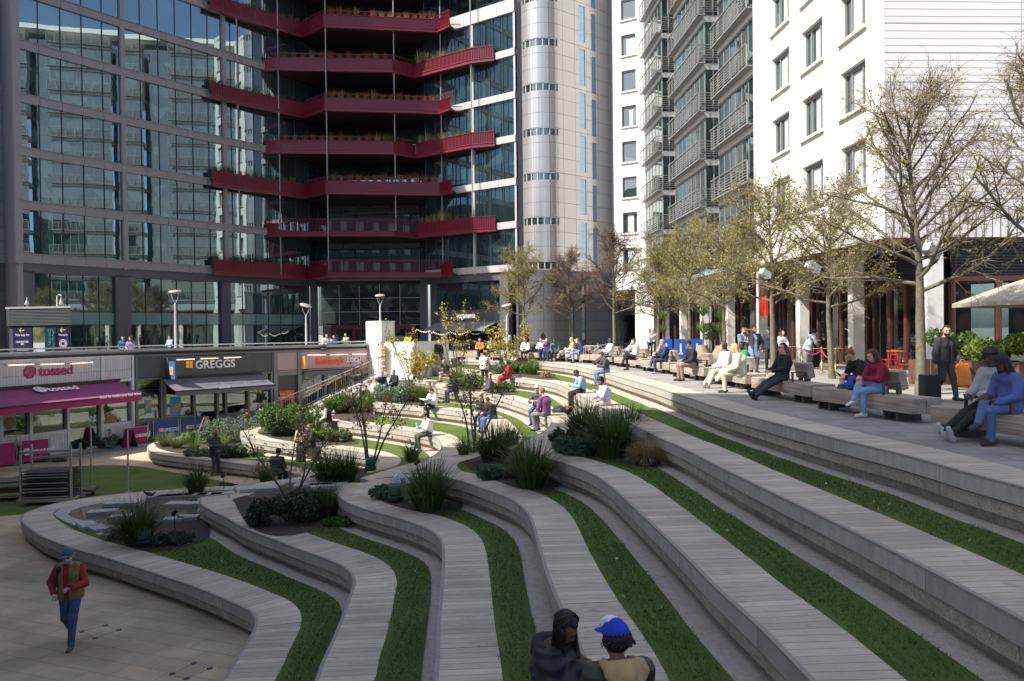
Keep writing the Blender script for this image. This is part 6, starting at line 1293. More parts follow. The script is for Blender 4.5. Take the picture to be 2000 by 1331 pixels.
# grasses in the crimson balcony planters
gV, gF = blades(60, 0.22, 0.75, 0.03, 91, 0.8, 0.9); gm = [npmesh('grass_clump', gV, gF, m_) for m_ in (ML_MID, ML_TAN, ML_RUST, ML_DARK)]
for o in gm: COL.objects.unlink(o)
def clump(kind, p, s, label, group):
    o = gm[kind].copy(); COL.objects.link(o); s *= 1.35; o.location = p; o.scale = (s, s, s); o.rotation_euler = (0, 0, R.uniform(0, 6)); tag(o, label, 'plant', group)
ORD = ['first', 'second', 'third', 'fourth', 'fifth', 'sixth', 'seventh', 'eighth', 'ninth', 'tenth', 'eleventh', 'twelfth', 'thirteenth']
FLN = ['first', 'second', 'third', 'fourth', 'fifth']
for j, z in enumerate(ZA[:4]):
    for i in range(12): a_, b_ = (Vector(PA[0]), Vector(PA[1])) if i < 3 else (Vector(PA[1]), Vector(PA[2])); f = (i+0.5)/3 if i < 3 else (i-2.5)/9; q = a_+(b_-a_)*f; n_ = (b_-a_).normalized(); q += Vector((-n_.y, n_.x))*0.3; clump(R.choice((0, 3, 3)), (q.x, q.y, z+1.3), R.uniform(0.5, 1.0), f'{ORD[i]} green tuft from the left in the {FLN[j]} low left planter', f'planter tufts left side {FLN[j]} level')
    if j:
        for i in range(13): a_, b_ = Vector((-16.9, 72.1)), Vector((-6.9, 73.6)); q = a_+(b_-a_)*(i+0.4)/13; clump(R.choice((0, 1, 2, 2)), (q.x, q.y, z+1.3), R.uniform(0.55, 0.95), f'{ORD[i]} reddish tuft from the left on the {FLN[j]} low central railing', f'railing tufts centre {FLN[j]} level')
for j, z in enumerate(ZBB[:4]):
    for i in range(8): a_, b_ = Vector(PB[3]), Vector(PB[4]); q = a_+(b_-a_)*(i+0.5)/8; n_ = (b_-a_).normalized(); q += Vector((-n_.y, n_.x))*0.3; clump(1 if i < 4 else 0, (q.x, q.y, z+1.3), R.uniform(0.8, 1.45) if i < 4 else R.uniform(0.5, 0.8), f'{ORD[i]} grass clump from the left in the {FLN[j]} upper right planter', f'right planter grasses {FLN[j]} level')
    if j:
        for i in range(12): a_, b_ = Vector((-21.4, 72.3)), Vector((-11.2, 73.2)); q = a_+(b_-a_)*(i+0.4)/12; clump(R.choice((0, 1, 2, 2)), (q.x, q.y, z+1.3), R.uniform(0.55, 0.95), f'{ORD[i]} tuft from the left on the {FLN[j]} upper central railing', f'railing tufts {FLN[j]} upper level')
# short grass blades on the nearest lawns
g = np.random.default_rng(4)
BV = []; 
for k in range(1, 7):
    f = np.minimum(SD[k]-DW, -SD[k+1]-GW); f = np.where(POOL, -1, f) if k == 1 else f
    ok = (f > 0.07) & (GYY < 17.5); ii = np.argwhere(ok)
    for i, j in ii:
        y = gy[j]; nb_ = int(26*min(1.0, (9.0/y)**1.3))+3
        xs = gx[i]+g.uniform(-.8*GS, .8*GS, nb_); ys = y+g.uniform(-.8*GS, .8*GS, nb_); BV.append(np.stack([xs, ys, np.full(nb_, ZT(k)-0.004)], 1))
BV = np.concatenate(BV); n_ = len(BV); a = g.uniform(0, 6.28, n_); w_ = 0.0035*np.clip(BV[:, 1]/6, 1, 3); hgt = g.uniform(0.015, 0.04, n_); lx = g.normal(0, 0.016, n_); ly = g.normal(0, 0.016, n_)
V = np.stack([BV-np.stack([np.cos(a)*w_, np.sin(a)*w_, 0*a], 1), BV+np.stack([np.cos(a)*w_, np.sin(a)*w_, 0*a], 1), BV+np.stack([lx, ly, hgt], 1)], 1).reshape(-1, 3)
o = npmesh('grass', V, np.arange(3*n_).reshape(-1, 3), leafmat('lawn_blade', (0.055, 0.092, 0.018), (0.125, 0.165, 0.042))); tag(o, 'short green grass blades covering the curved lawn strips', 'grass', kind='stuff')
# ---------------------------------------------------------------- people: one continuous body each, clothing as shells over it
class SDF:
    def __init__(s, h): s.h = h; s.p = []
    def cap(s, a, b, ra, rb=None, k=None): s.p.append(('c', np.array(a, float), np.array(b, float), ra, rb if rb is not None else ra, k))
    def ell(s, c, r, M=None, k=None): s.p.append(('e', np.array(c, float), np.array(r, float), np.eye(3) if M is None else np.array(M), 0, k))
    def mesh(s, off=0.0, k=0.025, cut=None, minr=0.0):
        h = s.h; lo = np.full(3, 1e9); hi = -lo
        for q in s.p:
            if q[0] == 'c': r = max(q[3], q[4], minr)+off; pts = np.array([q[1], q[2]]); lo = np.minimum(lo, pts.min(0)-r); hi = np.maximum(hi, pts.max(0)+r)
            else: r = q[2].max()+off; lo = np.minimum(lo, q[1]-r); hi = np.maximum(hi, q[1]+r)
        lo -= 2.5*h; hi += 2.5*h; n = np.ceil((hi-lo)/h).astype(int)+1; ax = [lo[i]+h*np.arange(n[i]) for i in range(3)]; D = np.full(n, 0.5, np.float32)
        for q in s.p:
            if q[0] == 'c': r = max(q[3], q[4], minr)+off; a = np.minimum(q[1], q[2])-r-k-2.5*h; b = np.maximum(q[1], q[2])+r+k+2.5*h
            else: r = q[2].max()+off; a = q[1]-r-k-2.5*h; b = q[1]+r+k+2.5*h
            i0 = np.clip(((a-lo)/h).astype(int), 0, n-1); i1 = np.clip(((b-lo)/h).astype(int)+2, 1, n)
            X = ax[0][i0[0]:i1[0], None, None]; Y = ax[1][None, i0[1]:i1[1], None]; Z = ax[2][None, None, i0[2]:i1[2]]; sl = tuple(slice(i0[i], i1[i]) for i in range(3))
            if q[0] == 'c':
                v = q[2]-q[1]; L2 = v.dot(v)+1e-9; dx, dy, dz = X-q[1][0], Y-q[1][1], Z-q[1][2]; t = np.clip((dx*v[0]+dy*v[1]+dz*v[2])/L2, 0, 1)
                d = np.sqrt((dx-t*v[0])**2+(dy-t*v[1])**2+(dz-t*v[2])**2)-(np.maximum(q[3]+(q[4]-q[3])*t, minr)+off)
            else:
                P = np.stack(np.broadcast_arrays(X-q[1][0], Y-q[1][1], Z-q[1][2]), -1) @ q[3]; rr_ = q[2]+off; k0 = np.sqrt(((P/rr_)**2).sum(-1)); k1 = np.sqrt(((P/rr_**2)**2).sum(-1))+1e-9; d = k0*(k0-1)/k1
            kk = q[5] or k; o = D[sl]; hh = np.clip(0.5+0.5*(o-d)/kk, 0, 1); D[sl] = o*(1-hh)+d*hh-kk*hh*(1-hh)
        if cut is not None:
            P = np.stack(np.meshgrid(*ax, indexing='ij'), -1); D = np.maximum(D, cut(P))
        return surfnet(D, lo, h)
def surfnet(D, lo, h):
    S = D < 0; c = np.zeros(tuple(np.array(D.shape)-1), int)
    cor = [(i, j, k) for i in (0, 1) for j in (0, 1) for k in (0, 1)]; nx, ny, nz = c.shape
    for i, j, k in cor: c += S[i:nx+i, j:ny+j, k:nz+k]
    A = (c > 0) & (c < 8); ids = np.full(c.shape, -1); cells = np.argwhere(A); ids[A] = np.arange(len(cells)); acc = np.zeros((len(cells), 3)); cnt = np.zeros(len(cells))
    I, J, K = cells.T
    for a in cor:
        for ax_ in range(3):
            if a[ax_] == 1: continue
            b = list(a); b[ax_] = 1; da = D[I+a[0], J+a[1], K+a[2]]; db = D[I+b[0], J+b[1], K+b[2]]; m = (da < 0) != (db < 0); t = np.where(m, da/(da-db+1e-12), 0); p = np.tile(np.array(a, float), (len(cells), 1)); p[:, ax_] += t; acc += p*m[:, None]; cnt += m
    V = (cells+acc/np.maximum(cnt, 1)[:, None])*h+lo; F = []
    for ax_ in range(3):
        s0 = [slice(1, -1)]*3; s0[ax_] = slice(0, -1); s1 = list(s0); s1[ax_] = slice(1, None); a = S[tuple(s0)]; b = S[tuple(s1)]
        for flip in (0, 1):
            m = (a & ~b) if not flip else (~a & b); q = np.argwhere(m)
            if not len(q): continue
            q = q+np.array([0 if i == ax_ else 1 for i in range(3)]); u, v = [i for i in range(3) if i != ax_]; r = []
            for du, dv in ((0, 0), (-1, 0), (-1, -1), (0, -1)): w = q.copy(); w[:, u] += du; w[:, v] += dv; r.append(ids[w[:, 0], w[:, 1], w[:, 2]])
            r = np.stack(r, 1)
            if (ax_ == 1) ^ bool(flip): r = r[:, ::-1]
            F.append(r)
    F = np.concatenate(F) if F else np.zeros((0, 4), int); F = F[(F >= 0).all(1)]; return V, F
def v3(*a): return np.array(a, float)
def nrm(v): return v/(np.linalg.norm(v)+1e-9)
def ik(a, b, l1, l2, pole):
    d = b-a; L = np.linalg.norm(d); mx = (l1+l2)*0.995
    if L > mx: b = a+d*mx/L; d = b-a; L = mx
    t = (l1*l1-l2*l2+L*L)/(2*L); hgt = math.sqrt(max(l1*l1-t*t, 1e-6)); u = d/L; p = pole-u*pole.dot(u); return a+u*t+nrm(p)*hgt, b
SKIN = {'pale': (0.62, 0.38, 0.29), 'mid': (0.42, 0.24, 0.16), 'brown': (0.20, 0.10, 0.062), 'dark': (0.075, 0.038, 0.026)}
HAIRC = {'black': (0.010, 0.008, 0.007), 'brown': (0.06, 0.03, 0.018), 'grey': (0.30, 0.29, 0.28), 'blonde': (0.50, 0.34, 0.14), 'ginger': (0.20, 0.075, 0.03), 'white': (0.6, 0.6, 0.58)}
def cmat(c, kind='cloth'):
    if kind == 'quilt':
        nm = 'quilt_'+'_'.join('%02d' % int(x*99) for x in c); m = mat(nm, c, 0.6, 7, 0.12)
        if not m.get('q'):
            m['q'] = 1; N, L, p = nodes(m); tc = N.new('ShaderNodeTexCoord'); w = N.new('ShaderNodeTexWave'); w.wave_type = 'BANDS'; w.bands_direction = 'Z'; w.inputs['Scale'].default_value = 2.6; w.inputs['Distortion'].default_value = 2.0; w.inputs['Detail'].default_value = 2; L.new(tc.outputs['Object'], w.inputs['Vector']); b = N.new('ShaderNodeBump'); b.inputs['Distance'].default_value = 0.018; L.new(w.outputs[1], b.inputs['Height']); L.new(b.outputs[0], p.inputs['Normal'])
        return m
    nm = kind+'_'+'_'.join('%02d' % int(x*99) for x in c); return mat(nm, c, 0.85 if kind == 'cloth' else 0.6, 7, 0.13, 0.022 if kind == 'cloth' else 0, 9)
PN = [0]
def person(label, loc, fwd, pose='stand', H=1.74, seat=0.45, reach=0.38, lean=0.0, arms='lap', hp=0.1, hy=0.0, legs=None, skin='pale', hair=('short', 'brown'), top=(0.1, 0.1, 0.1), hem=0.0, sleeve=1.0, bottom=(0.05, 0.05, 0.06), shoes=(0.03, 0.03, 0.03),
           coat=None, h=0.02, skirt=False, cap=None, glasses=False, beard=False, female=False, foot_h=0.0, extra=None, group=None, puffy=0.0, roll=0.0, vest=None, twist=0.0):
    s = H/1.75; g = 0.9 if female else 1.0
    sit = pose == 'sit'
    P = v3(0, 0, seat+0.095*s) if sit else v3(0, 0, 0.93*s)
    if pose == 'bend': P = v3(0, -0.12, 0.80*s)
    if pose == 'crouch': P = v3(0, -0.05, 0.45*s)
    t = v3(math.sin(roll), math.sin(lean), math.cos(lean)); t = nrm(t); X = v3(1, 0, 0); X = nrm(X-t*t.dot(X)); Fw = np.cross(t, X); 
    if twist: X2 = X*math.cos(twist)+Fw*math.sin(twist); Fw2 = -X*math.sin(twist)+Fw*math.cos(twist)
    else: X2, Fw2 = X, Fw
    slump = 0.05 if sit else 0.0
    C = P+t*0.30*s+Fw*(-slump); Nk = P+t*0.505*s; tn = nrm(t+v3(0, 0.35*slump, 0)); 
    a_ = hp; hd = nrm(t*math.cos(a_)+Fw2*math.sin(a_)); HC = Nk+nrm(t*0.8+Fw2*(0.28+0.3*math.sin(a_)))*0.165*s
    hx = nrm(X2*math.cos(hy)+Fw2*math.sin(hy)*1.0); hz = nrm(hd-hx*hd.dot(hx)); hyv = np.cross(hz, hx); HM = np.stack([hx, hyv, hz], 1)   # columns: right, forward, up
    def hl(x, y, z): return HC+HM @ (v3(x, y, z)*s)
    sh = [Nk-t*0.065*s+X2*(e*0.178*s*g) for e in (-1, 1)]; hip = [P+X*(e*0.092*s) for e in (-1, 1)]
    AN = []
    L = legs or ('sit' if sit else 'stand')
    if L == 'sit': AN = [(v3(-0.11, reach, 0.085+foot_h)), (v3(0.11, reach+0.03, 0.085+foot_h))]
    elif L == 'cross': AN = [v3(-0.08, reach, 0.085), v3(-0.06, reach+0.20, seat-0.12)]
    elif L == 'ankle': AN = [v3(-0.05, reach, 0.085), v3(0.03, reach+0.1, 0.10)]
    elif L == 'tuck': AN = [v3(-0.1, 0.18, 0.085), v3(0.1, 0.12, 0.085)]
    elif L == 'out': AN = [v3(-0.07, reach, 0.09), v3(0.05, reach+0.08, 0.10)]
    elif L == 'walk': AN = [v3(-0.08, 0.24, 0.09), v3(0.08, -0.26, 0.17)]
    elif L == 'wide': AN = [v3(-0.17, 0.22, 0.085), v3(0.17, -0.15, 0.085)]
    elif L == 'crouch': AN = [v3(-0.12, 0.12, 0.085), v3(0.12, -0.05, 0.10)]
    else: AN = [v3(-0.10, 0.02, 0.085), v3(0.11, -0.03, 0.085)]
    kn = []; an = []
    for i in (0, 1):
        pole = v3(0, 0.6, 1) if sit else v3(0.02*(i*2-1), 1, 0.1); k_, q = ik(hip[i], AN[i]*v3(1, 1, 1), 0.43*s, 0.43*s, pole); kn.append(k_); an.append(q)
    def arm(i, tgt, pole):
        e, w = ik(sh[i], tgt, 0.29*s, 0.26*s, pole); return e, w
    def tp(x, y, z): return P+X2*x*s+Fw2*y*s+t*z*s
    tg = {'lap': (tp(-0.10, 0.30, 0.10), tp(0.10, 0.30, 0.10)), 'phone': (tp(-0.06, 0.34, 0.24), tp(0.07, 0.34, 0.25)), 'side': (sh[0]+v3(-0.07, 0.02, -0.54)*s, sh[1]+v3(0.07, 0.04, -0.54)*s), 'cross': (tp(0.10, 0.19, 0.27), tp(-0.10, 0.21, 0.31)), 'knee': (kn[0]*0.8+hip[0]*0.2+v3(0, 0, 0.08), kn[1]*0.8+hip[1]*0.2+v3(0, 0, 0.08)),
          'back': (P+v3(-0.26, -0.25, -0.02), P+v3(0.26, -0.25, -0.02)), 'eat': (tp(-0.05, 0.27, 0.36), tp(0.06, 0.30, 0.18)), 'ear': (tp(-0.22, 0.1, 0.02), hl(0.09, 0.03, -0.03)), 'onehand': (sh[0]+v3(-0.08, 0.05, -0.52)*s, tp(0.12, 0.32, 0.22)), 'reach': (tp(-0.25, 0.45, 0.45), tp(0.1, 0.35, 0.2)), 'down': (P+v3(-0.12, 0.5, -0.35), P+v3(0.12, 0.5, -0.35)),
          'carry': (sh[0]+v3(-0.10, 0.16, -0.45)*s, sh[1]+v3(0.10, 0.02, -0.54)*s), 'chin': (tp(0.02, 0.2, 0.14), hl(0.03, 0.11, -0.10))}[arms if isinstance(arms, str) else 'lap']
    if not isinstance(arms, str): tg = arms
    ar = [arm(i, tg[i], v3((i*2-1)*0.75, -0.5, -0.8)) for i in (0, 1)]
    # --- primitives
    def torso(S, extra_r=0.0):
        w = 0.92 if female else 1.0
        for e in (-1, 1):
            S.cap(P+X*e*0.065*s-t*0.02*s, P*0.45+C*0.55+X*e*0.052*s*w, 0.108*s+extra_r, 0.098*s+extra_r); S.cap(P*0.45+C*0.55+X*e*0.055*s*w, C+X2*e*0.075*s+t*0.03*s, 0.098*s+extra_r, 0.108*s+extra_r)
            S.cap(C+X2*e*0.075*s+t*0.03*s, Nk-t*0.085*s+X2*e*0.115*s*g, 0.105*s+extra_r, 0.070*s+extra_r)
        S.cap(Nk-t*0.09*s, Nk-t*0.02*s, 0.085*s+extra_r, 0.06*s)
    def armp(S, i, f=1.0, er=0.0):
        e, w = ar[i]; S.cap(sh[i], e, 0.056*s+er, 0.044*s+er)
        if f >= 1: S.cap(e, w, 0.043*s+er, 0.030*s+er)
        elif f > 0.5: S.cap(e, e+(w-e)*(f-0.5)*2, 0.043*s+er, 0.038*s+er)
    def legp(S, i, er=0.0, foot=True):
        S.cap(hip[i], kn[i], 0.086*s+er, 0.060*s+er); S.cap(kn[i], an[i], 0.058*s+er, 0.040*s+er)
    def footv(i):
        sh_ = an[i]-kn[i]; f = v3(an[i][0]*0.6, 1.0, 0) if True else 0; f = nrm(f)
        if L in ('cross',) and i == 1: f = nrm(v3(-0.2, 0.9, -0.25))
        if L == 'out': f = nrm(v3(0.15*(i*2-1), 0.5, 0.85))
        if L == 'walk' and i == 1: f = nrm(v3(0, 0.8, -0.55))
        return f
    B = SDF(h); torso(B); 
    for i in (0, 1):
        armp(B, i); legp(B, i); f = footv(i); B.cap(an[i]-f*0.03*s-v3(0, 0, 0.035)*s, an[i]+f*0.15*s-v3(0, 0, 0.05)*s, 0.032*s, 0.026*s)
        e, w = ar[i]; hf = nrm(w-e+v3(0, 0.02, -0.01)); side = nrm(np.cross(hf, v3(0, 0.3, 1))); pn = nrm(np.cross(side, hf)); pn = -pn if i else -pn; fr = max(0.0095*s, h*0.42)
        B.cap(w, w+hf*0.075*s, 0.028*s, 0.030*s, 0.012)
        for j in range(4):
            o = (j-1.5)*0.021*s; ln = (0.074, 0.082, 0.077, 0.062)[j]*s; b0 = w+hf*0.085*s+side*o; m_ = b0+nrm(hf+pn*0.35)*ln*0.5; B.cap(b0, m_, fr, fr*0.95, 0.006); B.cap(m_, m_+nrm(hf*0.5+pn)*ln*0.5, fr*0.95, fr*0.8, 0.006)
        sd_ = side*(1 if i == 0 else -1); B.cap(w+hf*0.02*s+sd_*0.02*s, w+hf*0.06*s+sd_*0.048*s+pn*0.01, fr*1.15, fr, 0.008); B.cap(w+hf*0.06*s+sd_*0.048*s+pn*0.01, w+hf*0.085*s+sd_*0.045*s+pn*0.025*s, fr, fr*0.9, 0.006)
    B.cap(Nk-t*0.03*s, HC-hz*0.03*s, 0.054*s, 0.052*s)
    B.ell(hl(0, -0.012, 0.025), v3(0.076, 0.094, 0.098)*s, HM); B.ell(hl(0, 0.02, -0.045), v3(0.060, 0.070, 0.072)*s, HM); B.cap(hl(0, 0.05, -0.092), hl(0, 0.062, -0.088), 0.028*s, 0.026*s)
    B.cap(hl(0, 0.082, 0.01), hl(0, 0.103, -0.028), 0.011*s, 0.015*s, 0.012); B.cap(hl(-0.03, 0.078, 0.028), hl(0.03, 0.078, 0.028), 0.013*s, None, 0.015)
    for e in (-1, 1): B.cap(hl(e*0.076, -0.005, 0.012), hl(e*0.078, -0.008, -0.022), 0.013*s, 0.010*s, 0.008)
    B.cap(hl(-0.018, 0.088, -0.058), hl(0.018, 0.088, -0.058), 0.010*s, None, 0.01)
    V, Fq = B.mesh(k=0.022); body = npmesh('person', V, Fq, cmat(SKIN[skin], 'skin'), None, True)
    tag(body, label, 'person', group); body.location = tuple(loc); body.rotation_euler = (0, 0, math.atan2(fwd[1], fwd[0])-math.pi/2)
    def shell(nm, S, off, m, cut=None, k=0.03): V, Fq = S.mesh(off, k, cut); return npmesh(nm, V, Fq, m, body, True) if len(Fq) else None
    # trousers / skirt
    o_ = 0.013+puffy*0.1
    if not skirt:
        S = SDF(h); 
        for e in (-1, 1): S.cap(P+X*e*0.065*s-t*0.03*s, P+X*e*0.06*s+t*0.09*s, 0.108*s, 0.100*s)
        for i in (0, 1): legp(S, i)
        shell('trousers', S, o_, cmat(bottom), lambda Q: np.maximum((Q-P) @ t-0.15*s, np.minimum(*[((Q-an[i]) @ nrm(an[i]-kn[i]))-0.005+np.where(np.linalg.norm(Q-an[i], axis=-1) < 0.11, 0, -1) for i in (0, 1)])))
    else:
        S = SDF(h); kz = (kn[0]+kn[1])/2; az = (an[0]+an[1])/2; S.cap(P, kz+(az-kz)*0.02, 0.15*s, 0.15*s); S.cap(kz, kz+(az-kz)*(0.55 if skirt != 'short' else 0.05), 0.12*s, 0.13*s)
        for i in (0, 1): S.cap(hip[i], kn[i], 0.1*s, 0.085*s)
        shell('skirt', S, 0.0, cmat(bottom), lambda Q: (Q-P) @ t-0.15*s)
        if skirt == 'short':
            S = SDF(h)
            for i in (0, 1): legp(S, i)
            shell('tights', S, 0.006, cmat((0.015, 0.015, 0.018)))
    # top
    S = SDF(h); torso(S)
    for i in (0, 1): armp(S, i, sleeve)
    hm = -0.07-hem
    if hem > 0.05:
        for i in (0, 1): S.cap(hip[i], hip[i]+(kn[i]-hip[i])*min(1, hem/0.43), 0.10*s, 0.105*s)
        S.cap(P, P-v3(0, 0, 1)*0.0 if sit else P-t*hem*0.9, 0.13*s, 0.15*s)
    cutf = (lambda Q: np.maximum(-((Q-P) @ t)+hm*s, (Q-Nk) @ t-0.012)) if not (sit and hem > 0.05) else (lambda Q: (Q-Nk) @ t-0.012)
    shell('top', S, 0.020+puffy, cmat(top, 'quilt' if puffy > 0.015 and sum(top) < 0.3 else 'cloth'), cutf)
    if coat is not None:      # open jacket over the top: leave the front middle clear
        S = SDF(h); torso(S)
        for i in (0, 1): armp(S, i, 1.0)
        if hem > 0.05 and not sit: S.cap(P, P-t*hem*0.9, 0.13*s, 0.15*s)
        shell('jacket', S, 0.034+puffy, cmat(coat), lambda Q: np.maximum(cutf(Q), np.minimum(0.055*s-np.abs((Q-P) @ X2), (Q-P) @ Fw2)*0.9 if True else 0))
    if vest is not None:
        S = SDF(h); torso(S); shell('gilet', S, 0.045, cmat(vest), lambda Q: np.maximum(np.maximum(-((Q-P) @ t)-0.10*s, (Q-Nk) @ t-0.02), np.minimum(0.045*s-np.abs((Q-P) @ X2-0.02), (Q-P) @ Fw2)))
    # shoes
    for i in (0, 1):
        f = footv(i); S = SDF(min(h, 0.015)); S.cap(an[i]-f*0.05*s-v3(0, 0, 0.035)*s, an[i]+f*0.16*s-v3(0, 0, 0.048)*s, 0.042*s, 0.034*s); S.cap(an[i]+v3(0, 0, 0.0), an[i]-v3(0, 0, 0.03)*s, 0.042*s); shell('shoe', S, 0.0, cmat(shoes, 'shoe'), (lambda Q: -Q[..., 2]+0.0) if not sit or True and foot_h == 0 else None)
    # hair, hats
    st, hc = hair; hm_ = cmat(HAIRC[hc], 'hair')
    def hq(Q): q = (Q-HC) @ HM/s; return q[..., 0], q[..., 1], q[..., 2]
    if st != 'bald':
        S = SDF(min(h, 0.016)); r = {'short': 0.010, 'long': 0.016, 'bun': 0.012, 'curly': 0.028, 'afro': 0.045, 'cap': 0.008}[st]; S.ell(hl(0, -0.014, 0.025), (v3(0.076, 0.094, 0.098)+r)*s, HM)
        if st in ('long',):
            S.cap(hl(-0.05, -0.05, 0.0), hl(-0.075, -0.045, -0.22), 0.05*s, 0.035*s); S.cap(hl(0.05, -0.05, 0.0), hl(0.075, -0.045, -0.22), 0.05*s, 0.035*s); S.cap(hl(0, -0.08, 0.0), hl(0, -0.115, -0.24), 0.06*s, 0.045*s)
            S.cap(hl(-0.072, 0.02, 0.0), hl(-0.085, 0.035, -0.2), 0.022*s, 0.022*s); S.cap(hl(0.072, 0.02, 0.0), hl(0.085, 0.035, -0.2), 0.022*s, 0.022*s)
        if st == 'bun': S.cap(hl(0, -0.10, 0.07), hl(0, -0.12, 0.07), 0.035*s)
        shell('hair', S, 0, hm_, lambda Q: (lambda x, y, z: np.where((y > 0.015+0.25*np.clip(z-0.0, -0.1, 0.3)) & (z < 0.075) & (np.abs(x) < 0.07), (y-0.015), -1)+np.where(False, 0, 0))(*hq(Q)) if st in ('long',) else (lambda x, y, z: np.maximum(np.maximum(np.minimum(y-0.01, 0.078-z), -z-(0.05 if st != 'curly' else 0.12)), (z-0.03) if cap is not None else -1))(*hq(Q)), k=0.012)
    pass
    if beard:
        S = SDF(min(h, 0.015)); S.ell(hl(0, 0.02, -0.055), v3(0.064, 0.078, 0.072)*s, HM); shell('beard', S, 0, hm_ if st != 'bald' else cmat(HAIRC[hc], 'hair'), lambda Q: (lambda x, y, z: np.maximum(z+0.045-0.2*np.abs(x)*0, -y-0.005))(*hq(Q)), k=0.01)
    if cap is not None:
        S = SDF(min(h, 0.014)); S.ell(hl(0, -0.014, 0.03), (v3(0.076, 0.094, 0.098)+0.020)*s, HM); shell('cap', S, 0, cmat(cap[0]), lambda Q: (lambda x, y, z: 0.035-z)(*hq(Q)), k=0.01)
        if len(cap) < 2 or cap[1] != 'beanie':
            S = SDF(0.010); sg = -1 if (len(cap) > 1 and cap[1] == 'back') else 1; S.ell(hl(0, sg*0.11, 0.045), v3(0.07, 0.085, 0.010)*s, HM); shell('cap_brim', S, 0, cmat(cap[0]), None, 0.005)
    if glasses:
        S = SDF(0.009); 
        for e in (-1, 1): S.ell(hl(e*0.031, 0.092, 0.012), v3(0.026, 0.008, 0.018)*s, HM); S.cap(hl(e*0.055, 0.085, 0.02), hl(e*0.078, 0.0, 0.018), 0.004)
        S.cap(hl(-0.01, 0.096, 0.016), hl(0.01, 0.096, 0.016), 0.004); shell('sunglasses', S, 0.002, mat('black_lens', (0.01, 0.01, 0.012), 0.15), None, 0.003)
    if h <= 0.013 and not glasses:
        for e in (-1, 1): mb = MB(); c_ = hl(e*0.031, 0.084, 0.008); mb.lathe(tuple(c_), [(0, -0.008), (0.009, -0.004), (0.010, 0), (0.009, 0.004), (0, 0.008)], 8); mb.build('eye', mat('dark_eye', (0.03, 0.02, 0.015), 0.2), body, smooth=True)
        S = SDF(0.008)
        for e in (-1, 1): S.cap(hl(e*0.016, 0.093, 0.030), hl(e*0.048, 0.083, 0.030), 0.005)
        shell('eyebrows', S, 0, hm_, None, 0.003)
    body['_J'] = 0; del body['_J']
    return body, dict(P=P, hands=[ar[0][1], ar[1][1]], el=[ar[0][0], ar[1][0]], sh=sh, an=an, kn=kn, HC=HC, HM=HM, t=t, X=X2, F=Fw2, Nk=Nk, C=C, s=s)
def w2(body, p): return Matrix.Translation(body.location) @ Matrix.Rotation(body.rotation_euler.z, 4, 'Z') @ Vector(tuple(p))
def gadget(body, J, label, hand=1, size=(0.075, 0.15, 0.01), col=(0.012, 0.012, 0.014), name='phone', cat='phone', dz=0.03, dy=0.07, tilt=0.7):
    q = J['hands'][hand]+v3(0, dy, dz); mb = MB(); mb.box((0, 0, 0), size, M=Matrix.Rotation(tilt, 3, 'X')); o = mb.build(name, mat('held_'+'%02d%02d%02d' % tuple(int(c*99) for c in col), col, 0.3), bevel=0.004); p = w2(body, q); o.location = p; o.rotation_euler = body.rotation_euler; return tag(o, label, cat)
def bag(loc, rz, label, col=(0.02, 0.02, 0.022), size=(0.34, 0.22, 0.46), name='backpack', cat='backpack', h=0.02, lie=False):
    t = thing(name, label, cat, loc, rz); S = SDF(h); w, d, hh = size
    if lie: hh, d = d, hh
    S.cap((-w*0.28, 0, d*0 + hh*0.28), (w*0.28, 0, hh*0.28), min(d, hh)*0.42, None, 0.05); S.cap((-w*0.22, 0, hh*0.72), (w*0.22, 0, hh*0.70), min(d, hh)*0.36, None, 0.05); S.cap((0, d*0.3, hh*0.3), (0, d*0.32, hh*0.45), min(w, hh)*0.2, None, 0.04)
    if lie: S.cap((0, -d*0.25, hh*0.4), (0, d*0.3, hh*0.4), hh*0.45, None, 0.05)
    V, Fq = S.mesh(k=0.05); npmesh('body', V, Fq, cmat(col), t, True); mb = MB(); mb.tube([(-0.05, -d*0.3, hh*0.92), (-0.04, -d*0.3, hh*1.02), (0.04, -d*0.3, hh*1.02), (0.05, -d*0.3, hh*0.92)], 0.012, 5); mb.build('handle', M_BLACK, t); return t
def sitter(label, sp, sz_, fp, fz, **kw):
    """seat point and foot point in the photo, each on its own level"""
    a = G(sp[0], sp[1], sz_); b = G(fp[0], fp[1], fz) if fp is not None else None
    fw = kw.pop('fw', None) or ((-0.3, -1) if sp[0] < 1095 and fz == 0 else (-1, -0.22)); d = Vector(fw).normalized()
    rch = kw.pop('reach', None) or (0.72 if kw.get('legs') == 'out' else 0.40)
    a2 = a.xy
    return person(label, (a2.x, a2.y, fz), (d.x, d.y), 'sit', seat=sz_-fz, reach=rch, **kw)
W_ = (0.72, 0.72, 0.72); BK_ = (0.016, 0.016, 0.018); NV = (0.02, 0.026, 0.055); DN = (0.05, 0.085, 0.17); LD = (0.16, 0.25, 0.38); BG = (0.46, 0.37, 0.26); GR = (0.10, 0.10, 0.105)
# ---------------------------------------------------------------- the people of the photograph
GT = 'people sitting on the terrace benches'; GB = 'people sitting on the bowl tiers'; GS_ = 'people standing on the terrace'
